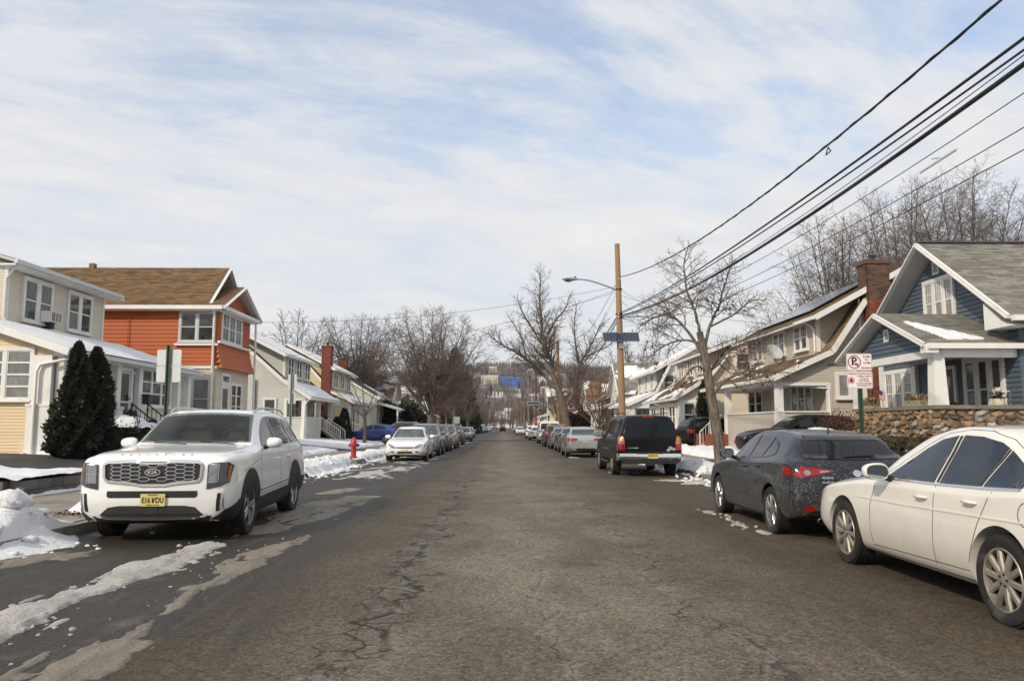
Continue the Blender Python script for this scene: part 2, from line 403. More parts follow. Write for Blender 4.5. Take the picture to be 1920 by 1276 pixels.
# ------------------------------------------------------------------ snow
def snow_field(name,x0,x1,y0,y1,res,hf,matr,base=None,minz=-.03,resy=None):
    nx=int((x1-x0)/res)+1; ny=int((y1-y0)/(resy or res))+1
    X,Y=np.meshgrid(np.linspace(x0,x1,nx),np.linspace(y0,y1,ny))
    T=hf(X,Y); G=gza(X) if base is None else base(X,Y)
    Z=G+np.where(T>0,T,minz)
    idx=np.arange(nx*ny).reshape(ny,nx)
    q=np.stack([idx[:-1,:-1],idx[:-1,1:],idx[1:,1:],idx[1:,:-1]],-1).reshape(-1,4)
    pos=(T.ravel()>0)[q].any(1); q=q[pos]
    used=np.unique(q); rm=np.full(nx*ny,-1); rm[used]=np.arange(len(used))
    V=np.stack([X.ravel(),Y.ravel(),Z.ravel()],1)[used]
    me=np_mesh(name,V,rm[q],matr,smooth=True)
    return link(name,me,kind='stuff')
def gap(Y,a,b,soft=.35): return sstep(a-soft,a+soft*.3,Y)*(1-sstep(b-soft*.3,b+soft,Y))
def left_snow(X,Y):
    n=fbm(X*.8+5,Y*.8,4); lump=fbm(X*2.6,Y*2.6+7,4)
    wob=(fbm(X*1.3+40,Y*1.3,3)-.5)*1.0
    t=.05+.14*n+.05*(lump-.5)
    bank=np.exp(-((X+6.35)/.5)**2)*(.02+.42*np.clip(lump-.40,0,1))*(sstep(15.5,16.6,Y))*(1-.5*sstep(34,38,Y))
    t=t+bank
    t=np.where(X>-5.95,bank+.13*(lump-.36)-.17*sstep(-5.6,-5.0,X+wob*.5),t)
    walk=np.maximum(sstep(-8.95,-8.65,X+wob*.35)*(1-sstep(-7.5,-7.2,X+wob*.35)),0)*gap(Y,24.5,64)
    t=t-walk*.6
    for a,b in ((18.9,23.9),(43.2,46.0),(60.8,64.2)): t=t-gap(Y+wob*.5,a,b)*1.2*(1-.0*X)
    t=t+gap(Y+wob*.4,23.8,25.2,.4)*(X<-8.9)*(.10+.55*np.clip(lump-.25,0,1))  # bank thrown up beside the driveway
    # strip of grey snow by the block wall, bare pavement in front
    t=np.where(Y<18.9,np.where((X<-8.7),.03+.12*(lump-.42)+.1*(n-.5)+.06*gap(Y,17.0,18.8),-1),t)
    # house walk of the cream house and its steps
    t=t-gap(Y,29.4,31.2)*(X<-8.8)*1.0*(X>-13.2)
    t=t-gap(Y,56.2,58.6)*(X<-8.8)*.8*(X>-12)
    t=t-.9*sstep(64.5,66,Y)*(fbm(X*.5,Y*.5,3)>.52)
    t=t-.45*np.exp(-(((X+6.0)/.45)**2+((Y-32.6)/1.3)**2))
    return np.where(X<-14.0,-1,t)
snow_field('snow_bank',-14.2,-4.6,12.2,76,.11,left_snow,SNOW)
def mound(X,Y):
    lump=fbm(X*2.4,Y*2.4,5,.6); big=fbm(X*.9+3,Y*.9,3)
    d=np.sqrt(((X+6.55)/1.05)**2+((Y-10.15)/1.35)**2)+(big-.5)*.7
    rg=1-np.abs(fbm(X*3.4+9,Y*3.4,4,.6)*2-1)
    h=.29*(1-sstep(.05,1.2,d))*(.25+.7*lump+.5*rg)-.02
    d2=np.sqrt(((X+6.1)/.35)**2+((Y-10.25)/.3)**2)
    h=h+.16*np.exp(-d2**2)*(.5+lump)
    d3=np.sqrt(((X+7.6)/1.3)**2+((Y-9.4)/.9)**2)+(big-.5)
    h=np.maximum(h,.3*(1-sstep(.2,1.1,d3))*(.5+lump)-.02)
    d4=np.sqrt(((X+6.45)/.62)**2+((Y-13.2)/.9)**2)+(big-.5)*.8
    h=np.maximum(h,.2*(1-sstep(.2,1.0,d4))*(.5+lump)-.02)
    return h
snow_field('snow_mound',-9.2,-5.1,7.6,14.6,.045,mound,SNOW,base=lambda X,Y:np.where(X>-6.0,.0,.15)*1.0)
def polysdf(X,Y,P):
    P=np.array(P); d=np.full(X.shape,1e9); ins=np.zeros(X.shape,bool)
    for (ax,ay),(bx,by) in zip(P,np.roll(P,-1,0)):
        ex,ey=bx-ax,by-ay; t=np.clip(((X-ax)*ex+(Y-ay)*ey)/(ex*ex+ey*ey+1e-9),0,1)
        d=np.minimum(d,(X-ax-t*ex)**2+(Y-ay-t*ey)**2)
        c=((ay>Y)!=(by>Y)); ins^=c&(X<(bx-ax)*(Y-ay)/((by-ay) if abs(by-ay)>1e-9 else 1e-9)+ax)
    d=np.sqrt(d); return np.where(ins,-d,d)
S_RIDGE=[[(-3.96,5.6),(-4.15,7.0),(-3.8,7.9),(-3.55,7.4),(-3.6,6.87),(-3.32,5.79),(-3.2,5.2),(-3.2,4.6),(-3.8,4.6)],
 [(-4.0,7.75),(-4.05,8.8),(-3.93,10.7),(-3.4,10.4),(-3.25,9.5),(-3.35,8.47),(-3.61,7.7)]]
S_DIRT=[[(-2.95,4.3),(-2.9,5.85),(-3.0,7.4),(-3.1,9.5),(-2.65,11.2),(-2.55,10.3),(-2.64,8.17),(-2.5,6.23),(-2.42,4.3)],
 [(-3.15,4.6),(-3.18,5.5),(-3.0,5.75),(-2.86,5.39),(-2.8,4.6)],
 [(-3.8,10.84),(-3.8,12.27),(-3.25,14.15),(-2.75,17.5),(-2.55,15.58),(-2.9,12.95),(-3.3,11.2)],
 [(-4.3,14.0),(-4.0,15.6),(-3.5,17.5),(-2.5,17.5),(-3.15,14.1),(-3.42,12.2)],
 [(-5.9,8.9),(-5.55,9.85),(-4.7,9.85),(-4.75,9.3),(-5.3,8.55)],[(-4.3,17.9),(-3.95,19.8),(-3.3,19.5),(-3.55,17.9)]]
def strip(polys,th,jag,ho=.04):
    def f(X,Y):
        wx=(fbm(X*3.0+11,Y*1.6,4,.6)-.5)*jag
        d=np.full(X.shape,1e9)
        for P in polys: d=np.minimum(d,polysdf(X,Y,P))
        d=d+wx
        n=fbm(X*7,Y*4.2,4,.6); st=fbm(X*9,Y*1.0,3); rg=1-np.abs(fbm(X*5+3,Y*3,4,.6)*2-1)
        hole=sstep(.50,.60,fbm(X*4.5+21,Y*1.1+4,4,.6))*sstep(.45,.05,-d)
        return th*sstep(0,.26,-d)*(.05+1.0*n+.7*(rg-.5))+.012*sstep(0,.05,-d)*(.1+st*1.6)-.004-.03*(d>0)-ho*hole
    return f
snow_field('snow_ridge',-4.6,-2.9,4.3,11.4,.022,strip(S_RIDGE,.046,.55,.05),SNOWM,minz=-.02,resy=.03)
snow_field('slush_strip',-6.1,-2.1,4.0,20.2,.028,strip(S_DIRT,.019,.48,.022),SNOWD,minz=-.02,resy=.04)
def gutter_l(X,Y):   # thin refrozen crust beyond the first parked cars
    n=fbm(X*1.2,Y*.5+3,4); m_=fbm(X*4,Y*1.6,4)
    e=sstep(20,24,Y)*(1-sstep(-3.4,-1.9,X+(n-.5)*2.2))
    return (.028*(m_-.48)+.03*(n-.52))*e+.02*(e-1)
snow_field('slush_crust',-5.9,-1.6,18,80,.07,gutter_l,SNOWM,minz=-.02,resy=.14)
def right_snow(X,Y):
    n=fbm(X*.8+15,Y*.8,4); lump=fbm(X*2.6+9,Y*2.6+7,4); wob=(fbm(X*1.3+4,Y*1.3,3)-.5)
    t=.06+.16*n+.05*(lump-.5)+.18*gap(Y,33,41)*(X>8.7)*(X<10.5)*lump
    bank=np.exp(-((X-6.35)/.5)**2)*(.05+.4*np.clip(lump-.36,0,1))
    t=t+bank
    t=np.where(X<5.97,bank*.8+.16*(lump-.44)-.2*sstep(5.5,4.9,X+wob*.6),t)
    t=t-sstep(7.1,7.4,X+wob*.35)*(1-sstep(8.6,8.9,X+wob*.35))*.6
    bare=sstep(.50,.58,fbm(X*.75+2,Y*.4+8,3)); t=t-bare*.5*(X<7.3)*(Y<26)
    t=t-.6*np.exp(-(((X-6.6)/.7)**2+((Y-22.6)/1.2)**2))
    for a,b in ((28.6,31.2),(42.0,45.0)): t=t-gap(Y+wob*.5,a,b)*1.2
    t=t-.6*sstep(.47,.55,fbm(X*.35,Y*.3+2,3))*(Y>46)
    return t
snow_field('snow_bank',4.7,11.2,8.5,76,.11,right_snow,SNOW)
def right_bits(X,Y):
    n=fbm(X*5,Y*3,4); h=np.full(X.shape,-1.)
    for (x,y,rx,ry,a) in ((3.72,14.0,.16,.35,.06),(3.68,12.3,.14,.6,.05),(3.75,11.5,.1,.35,.06),(4.9,22.3,.55,.5,.07),(5.35,21.2,.5,.7,.14),(5.5,20.3,.45,.5,.1),(4.1,26.2,.7,1.2,.05),(3.6,39.5,.4,1.5,.06)):
        h=np.maximum(h,a*1.1*(1-sstep(.2,1.1,np.sqrt(((X-x)/rx)**2+((Y-y)/ry)**2)+(n-.5)*2.6))*(.1+n)-.016)
    return h
snow_field('snow_lump',3.3,6.0,10.8,42,.035,right_bits,SNOWM,minz=-.02,resy=.06)

# broken clods of ploughed snow
def clods(name,spots,matr,seed):
    """spots: (x,y,spread x,spread y,count,size)"""
    rs=random.Random(seed); bm=bmesh.new(); bmesh.ops.create_icosphere(bm,subdivisions=2,radius=1); V0=np.array([v.co[:] for v in bm.verts]); F0=np.array([[v.index for v in f.verts] for f in bm.faces]); bm.free(); VS=[];FS_=[]; o=0
    rg=np.random.default_rng(seed)
    for cx,cy,sx,sy,n,sz,zf in spots:
        for _ in range(n):
            x,y=cx+rs.gauss(0,sx),cy+rs.gauss(0,sy); s=sz*rs.uniform(.25,1)**1.5
            d=1+.35*(rg.random(len(V0))-.5)+.25*np.sin(V0[:,0]*3+rs.random()*6)*np.sin(V0[:,1]*3+rs.random()*6)
            V=V0*d[:,None]*np.array([s*rs.uniform(.8,1.5),s*rs.uniform(.8,1.5),s*rs.uniform(.5,.9)])
            VS.append(V+np.array([x,y,max(0,gz(x))+zf(x,y)+s*.12])); FS_.append(F0+o); o+=len(V0)
    link(name,np_mesh(name,np.concatenate(VS),np.concatenate(FS_),matr,False),kind='stuff')
mz=lambda x,y:float(max(0,mound(np.array([[x]]),np.array([[y]]))[0,0])); lz=lambda x,y:float(max(0,left_snow(np.array([[x]]),np.array([[y]]))[0,0])); rz_=lambda x,y:float(max(0,right_snow(np.array([[x]]),np.array([[y]]))[0,0])); z0=lambda x,y:0.0
clods('snow_clods',[(-6.6,10.0,.5,.7,60,.075,mz),(-6.15,10.2,.10,.10,7,.15,mz),(-7.5,9.5,.7,.5,30,.07,mz),(-5.4,10.2,.25,.9,24,.035,z0),(-6.4,20,.45,2.4,110,.07,lz),(-6.3,28,.45,3.5,150,.075,lz),(-5.7,27,.4,3.5,110,.05,lz),(-11.2,24.4,1.3,.35,110,.12,lz),(6.3,23.5,.4,1.6,70,.09,rz_),(6.3,33,.4,3.5,90,.10,rz_),(5.6,21.5,.35,1.0,60,.07,rz_)],SNOW,4)
clods('slush_clods',[(-3.75,6.4,.16,.7,60,.035,z0),(-3.7,9.2,.16,.8,60,.035,z0),(-3.0,8,.12,2.0,40,.016,z0),(-3.4,14,.4,2.0,60,.022,z0),(3.7,12.4,.08,.5,26,.035,z0),(3.72,14,.08,.25,22,.04,z0)],SNOWM,5)
# ================================================================== houses: helpers
def siding_mat(name,col,dirt=(.12,.11,.09),obj=0,island=.03):
    return mat(name,col,.62,var=(1.1,.10,(1,1,1)),island=island,obj=obj,bump=(24,.12,.004),dirt=(tuple(c*.62+d*.15 for c,d in zip(col,dirt)),.55,.55,.9))
TRIM=mat('trim_white',(.72,.71,.67),.5,var=(1.5,.10),bump=(20,.08,.003),dirt=((.45,.43,.38),1.6,.55,.9))
TRIMG=mat('trim_grey',(.52,.53,.53),.5,var=(1.5,.10))
ROOFB=mat('shingle_brown',(.150,.090,.042),.9,island=.36,var=(.9,.22),bump=(60,.4,.01))
ROOFT=mat('shingle_tan',(.19,.125,.068),.9,island=.34,var=(.9,.25),bump=(60,.4,.01))
ROOFG=mat('shingle_grey',(.205,.195,.170),.9,island=.30,var=(.9,.2),bump=(60,.4,.01))
ROOFD=mat('shingle_dark',(.075,.073,.070),.9,island=.25,var=(.9,.3),bump=(60,.4,.01))
BRICK=mat('brick_red',(.19,.052,.030),.88,island=.35,var=(2,.3),bump=(40,.4,.006))
BRICKD=mat('brick_dark',(.105,.062,.042),.9,island=.4,var=(2,.35),bump=(40,.4,.006))
MORTAR=mat('mortar',(.23,.205,.175),.95,var=(3,.2))
METAL=mat('metal_dark',(.03,.03,.03),.45,metal=.3)
METALW=mat('metal_white',(.7,.7,.68),.4,var=(2,.05))
ALU=mat('metal_grey',(.38,.39,.38),.38,metal=.75,var=(3,.15))
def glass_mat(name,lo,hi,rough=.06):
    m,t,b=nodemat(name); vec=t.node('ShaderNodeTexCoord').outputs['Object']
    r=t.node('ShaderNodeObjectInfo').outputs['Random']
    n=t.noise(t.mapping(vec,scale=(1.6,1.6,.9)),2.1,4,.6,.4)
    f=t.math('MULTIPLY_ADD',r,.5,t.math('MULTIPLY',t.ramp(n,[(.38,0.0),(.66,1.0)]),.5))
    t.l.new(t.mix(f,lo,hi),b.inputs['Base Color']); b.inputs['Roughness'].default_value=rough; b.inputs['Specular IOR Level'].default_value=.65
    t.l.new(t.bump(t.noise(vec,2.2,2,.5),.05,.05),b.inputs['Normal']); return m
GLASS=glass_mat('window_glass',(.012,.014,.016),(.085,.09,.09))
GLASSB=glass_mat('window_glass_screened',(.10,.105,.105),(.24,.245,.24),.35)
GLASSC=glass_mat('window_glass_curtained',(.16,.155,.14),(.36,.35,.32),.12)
SOFFIT=mat('soffit_paint',(.46,.455,.44),.7,var=(1,.1))

class Fr:
    """wall frame: s along u, t up, d out along n"""
    def __init__(f,P,u,n): f.P=Vector(P); f.u=Vector(u).normalized(); f.n=Vector(n).normalized()
    def __call__(f,s,t,d=0): return f.P+f.u*s+Vector((0,0,1))*t+f.n*d
    def box(f,mb,s0,s1,t0,t1,d0,d1):
        v=[f(s,t,d) for d in (d0,d1) for t in (t0,t1) for s in (s0,s1)]
        return mb.add(v,[(0,2,3,1),(4,5,7,6),(0,1,5,4),(2,6,7,3),(0,4,6,2),(1,3,7,5)])
def poly_span(P,t):
    xs=[]
    for (a,ta),(b,tb) in zip(P,P[1:]+P[:1]):
        if (ta<=t<tb) or (tb<=t<ta): xs.append(a+(b-a)*(t-ta)/(tb-ta))
    return (min(xs),max(xs)) if len(xs)>1 else None
def wall(parent,fr,P,matr,pitch=.13,single=False,depth=.14,lift=.020,name='wall'):
    """backing slab plus overlapping boards; single=True makes every board an object"""
    mb=MB(); n=len(P)
    a=[fr(s,t,-.004) for s,t in P]; b=[fr(s,t,-depth) for s,t in P]
    mb.add(a+b,[tuple(range(n)),tuple(range(n,2*n))[::-1]]+[(i,n+i,n+(i+1)%n,(i+1)%n) for i in range(n)])
    w_=mb.build(name,matr,parent)
    t0=min(t for _,t in P); t1=max(t for _,t in P); t=t0; acc=MB()
    while t<t1-.02:
        tt=min(t+pitch,t1-.001); lo=poly_span(P,t+.002); hi=poly_span(P,tt-.003)
        if lo and hi:
            mb=MB() if single else acc; lift_=lift*1.7 if single else lift
            L=[(lo[0],lo[1])]; Hh=(hi[0],hi[1])
            p=[fr(lo[0],t,lift_),fr(lo[1],t,lift_),fr(hi[1],tt,.005),fr(hi[0],tt,.005),fr(lo[0],t,.0),fr(lo[1],t,.0)]
            mb.add(p,[(0,1,2,3),(0,4,5,1),(0,3,4),(1,5,2)])
            if single: mb.build('siding_board',matr,w_)
        t+=pitch
    if not single and acc.f: acc.build('siding',matr,w_,kind='stuff')
    return w_
def window(parent,fr,s,t,w,h,cols=1,rows=2,fw=.09,glass=None,trim=None,sill=True,units=1,mull=.10,name='window',grid_top=None,meet=.045):
    """casing of 'units' sashes side by side, each split cols x rows"""
    trim=trim or TRIM; glass=glass or GLASS
    mb=MB(); d1=.10
    fr.box(mb,s-fw,s+w+fw,t+h,t+h+fw*1.15,0,d1); fr.box(mb,s-fw,s,t,t+h,0,d1-.004); fr.box(mb,s+w,s+w+fw,t,t+h,0,d1-.004); fr.box(mb,s-fw,s+w+fw,t-fw*.7,t,0,d1+.02)
    uw=(w-mull*(units-1))/units; panes=[]
    for u in range(units):
        s0=s+u*(uw+mull)
        if u: fr.box(mb,s0-mull,s0,t,t+h,0,d1-.008)
        sb=.035; rr=rows
        for r in range(rr):
            for c in range(cols):
                a=s0+uw*c/cols; b=s0+uw*(c+1)/cols; lo=t+h*r/rr; hi=t+h*(r+1)/rr
                dd=.054 if r<rr/2 else .064
                panes.append((a+(sb if c==0 else .012),b-(sb if c==cols-1 else .012),lo+(sb if r==0 else meet/2),hi-(sb if r==rr-1 else meet/2),dd))
                for x in ((a,a+sb) if c==0 else (a-.012,a+.012),):
                    fr.box(mb,x[0],x[1],lo,hi,.01,dd+.014)
                if c==cols-1: fr.box(mb,b-sb,b,lo,hi,.01,dd+.014)
                if r==0: fr.box(mb,a,b,lo,lo+sb,.01,dd+.013)
                if r<rr-1: fr.box(mb,a,b,hi-meet/2,hi+meet/2,.01,dd+.020)
                else: fr.box(mb,a,b,hi-sb,hi,.01,dd+.013)
    wn=mb.build(name,trim,parent)
    for a,b,lo,hi,dd in panes:
        p=MB(); fr.box(p,a-.008,b+.008,lo-.008,hi+.008,dd-.012,dd-.002); p.build('pane',glass,wn)
        if grid_top and lo>t+h*.45:
            g=MB()
            for i in range(1,grid_top): x=a+(b-a)*i/grid_top; fr.box(g,x-.010,x+.010,lo,hi,dd-.003,dd+.008)
            fr.box(g,a,b,(lo+hi)/2-.009,(lo+hi)/2+.009,dd-.003,dd+.007)
            g.build('muntin',trim,wn)
    if sill:
        q=MB(); fr.box(q,s-fw-.03,s+w+fw+.03,t-fw*.7-.05,t-fw*.7-.002,0,d1+.06); q.build('sill',trim,wn)
    return wn
def door(parent,fr,s,t,w=.92,h=2.08,matr=None,glass=GLASS,fw=.1,storm=True):
    matr=matr or TRIM; mb=MB()
    fr.box(mb,s-fw,s,t,t+h+fw,0,.09); fr.box(mb,s+w,s+w+fw,t,t+h+fw,0,.09); fr.box(mb,s,s+w,t+h,t+h+fw,0,.086)
    d=MB(); fr.box(d,s,s+w,t,t+h,.004,.05); o=mb.build('door_frame',TRIM,parent); l=d.build('door',matr,o)
    if storm:
        g=MB(); fr.box(g,s+.12,s+w-.12,t+.9,t+h-.13,.05,.056); fr.box(g,s+.12,s+w-.12,t+.2,t+.82,.05,.056); g.build('pane',glass,o)
    k=MB(); c=fr(s+w-.07,t+1.0,.075); k.cbox(c,(.05,.05,.05)); k.build('handle',METAL,o)
    return o
def roof(parent,E0,E1,R1,R0,matr,name='roof',course=.15,tab=.32,thick=.12,snowcap=None,tabs=True,under=None):
    """slab from eave edge E0-E1 up to ridge R0-R1 with overlapping shingle courses"""
    E0,E1,R0,R1=map(Vector,(E0,E1,R0,R1)); n=(E1-E0).cross(R0-E0); 
    if n.length<1e-6: n=(E1-E0).cross(R1-E0)
    n.normalize(); n=n if n.z>0 else -n
    dn=-n*thick
    mb=MB(); v=[E0,E1,R1,R0]; mb.add(v+[p+dn for p in v],[(0,1,2,3),(7,6,5,4),(0,4,5,1),(1,5,6,2),(2,6,7,3),(3,7,4,0)])
    r=mb.build(name,under or SOFFIT,parent)
    sl=max((R0-E0).length,(R1-E1).length); nc=max(2,int(sl/course)); q=MB()
    rs=random.Random(int(sl*1000+E0.x*77))
    for i in range(nc):
        a=i/nc; b=min(1.0,(i+1.18)/nc)
        A0=E0.lerp(R0,a);A1=E1.lerp(R1,a);B0=E0.lerp(R0,b);B1=E1.lerp(R1,b)
        L=(A1-A0).length
        if L<.05: continue
        nt=max(1,int(L/tab)) if tabs else 1
        cuts=[0.0]+[(k+ (.5 if i%2 else 0.0)+rs.uniform(-.12,.12))/nt for k in range(1,nt)]+[1.0]
        if i%2 and nt>1: cuts.insert(1,.5/nt)
        for c0,c1 in zip(cuts[:-1],cuts[1:]):
            if c1-c0<.002: continue
            h=.016+rs.uniform(0,.010); g=.004/max(L,.1)
            p0=A0.lerp(A1,c0+g);p1=A0.lerp(A1,c1-g);p2=B0.lerp(B1,c1-g);p3=B0.lerp(B1,c0+g)
            q.add([p0+n*h,p1+n*h,p2+n*.003,p3+n*.003,p0+n*.002,p1+n*.002],[(0,1,2,3),(4,5,1,0)])
    q.build('shingles',matr,r,kind='stuff')
    return r,n
def roof_snow(parent,E0,E1,R1,R0,n,th=.06,cover=(0,1,0,1),seed=0,thr=-1,res=44,matr=None):
    """lumpy snow layer on part of a roof slope"""
    E0,E1,R0,R1=map(Vector,(E0,E1,R0,R1)); u0,u1,v0,v1=cover
    nu,nv=res,max(10,res//2); U,V=np.meshgrid(np.linspace(u0,u1,nu),np.linspace(v0,v1,nv))
    T=th*(.45+1.0*fbm(U*9+seed,V*5+seed,4))
    edge=np.minimum(np.minimum((U-u0)/(u1-u0),(u1-U)/(u1-u0))*6,np.minimum((V-v0)/(v1-v0),(v1-V)/(v1-v0))*4)
    T=T*np.clip(edge+.25,0,1)
    if callable(thr): T=np.where(thr(U,V)>0,T,-.03)
    elif thr>0: T=np.where(fbm(U*5+seed*3,V*3+seed,4)>thr,T,-.03)
    P=((1-V)[...,None]*((1-U)[...,None]*np.array(E0)+U[...,None]*np.array(E1))+V[...,None]*((1-U)[...,None]*np.array(R0)+U[...,None]*np.array(R1)))+np.array(n)*(T+.012)[...,None]
    idx=np.arange(nu*nv).reshape(nv,nu); q=np.stack([idx[:-1,:-1],idx[:-1,1:],idx[1:,1:],idx[1:,:-1]],-1).reshape(-1,4)
    q=q[(T.ravel()>0)[q].any(1)]
    me=np_mesh('roof_snow',P.reshape(-1,3),q,matr or SNOW,True)
    return link('roof_snow',me,parent,kind='stuff')
def board(parent,p0,p1,w,h,matr=None,name='fascia',up=(0,0,1)): return MB().beam(p0,p1,w,h,up).build(name,matr or TRIM,parent)
def pipe(parent,pts,r=.045,matr=None,name='downspout',n=8): return MB().tube(pts,r,n).build(name,matr or TRIM,parent,smooth=50)
def chimney(parent,x0,x1,y0,y1,z0,z1,matr,name='chimney',cap=True,split=None,flue=True):
    base=MB().box(x0+.012,x1-.012,y0+.012,y1-.012,z0,z1-.01).build(name,MORTAR,parent)
    q=MB(); z=z0; r=0; bl,bh=.205,.066
    while z<z1-.02:
        zz=min(z+bh-.010,z1)
        for ax in (0,1):
            L0,L1=(x0,x1) if ax==0 else (y0,y1); p=L0-(bl/2 if r%2 else 0)
            while p<L1:
                a=max(p+.005,L0); b=min(p+bl-.005,L1)
                if b-a>.02:
                    if ax==0:
                        q.box(a,b,y0,y0+.05,z,zz); q.box(a,b,y1-.05,y1,z,zz)
                    else:
                        q.box(x0-.0015,x0+.05,a,b,z,zz); q.box(x1-.05,x1+.0015,a,b,z,zz)
                p+=bl
        z+=bh; r+=1
    q.build('bricks',matr,base,kind='stuff')
    if cap:
        MB().box(x0-.05,x1+.05,y0-.05,y1+.05,z1-.16,z1).build('cap',matr,base)
        if flue: MB().lathe([(.11,0),(.11,.22),(.15,.22),(.15,.25),(.02,.30)],12,((x0+x1)/2,(y0+y1)/2,z1)).build('flue',METAL,base,smooth=30)
    return base
def railing(parent,p0,p1,n,h=.85,matr=None,r=.018,name='railing'):
    matr=matr or METALW; p0=Vector(p0);p1=Vector(p1); mb=MB(); Z=Vector((0,0,h))
    mb.tube([p0+Z,p1+Z],r*1.5,6); mb.tube([p0+Z*.12,p1+Z*.12],r,6)
    for e in (p0,p1): mb.tube([e,e+Z],r*1.7,6)
    o=mb.build(name,matr,parent)
    me=MB().tube([(0,0,.1),(0,0,h)],r*.8,5).mesh('baluster',matr)
    for i in range(1,n): link('baluster',me,o,loc=p0.lerp(p1,i/n))
    return o
def steps(parent,x0,x1,y0,y1,z0,z1,n,axis,matr,name='step'):
    """n treads rising from z0 to z1 while moving along the axis from the first to the second value"""
    for i in range(n):
        zt=z0+(z1-z0)*(i+1)/n; mb=MB()
        if axis=='x':
            a=x0+(x1-x0)*i/n; mb.box(min(a,x1),max(a,x1),y0,y1,z0-.1,zt)
        else:
            a=y0+(y1-y0)*i/n; mb.box(x0,x1,min(a,y1),max(a,y1),z0-.1,zt)
        mb.build(name,matr,parent)
# ================================================================== houses
def FS(x,s): return Fr((x,0,0),(0,1,0),(-s,0,0))     # wall facing the street on side s (s=+1 right)
def FN(y): return Fr((0,y,0),(1,0,0),(0,-1,0))        # wall facing the camera
def FF(y): return Fr((0,y,0),(1,0,0),(0,1,0))         # wall facing away
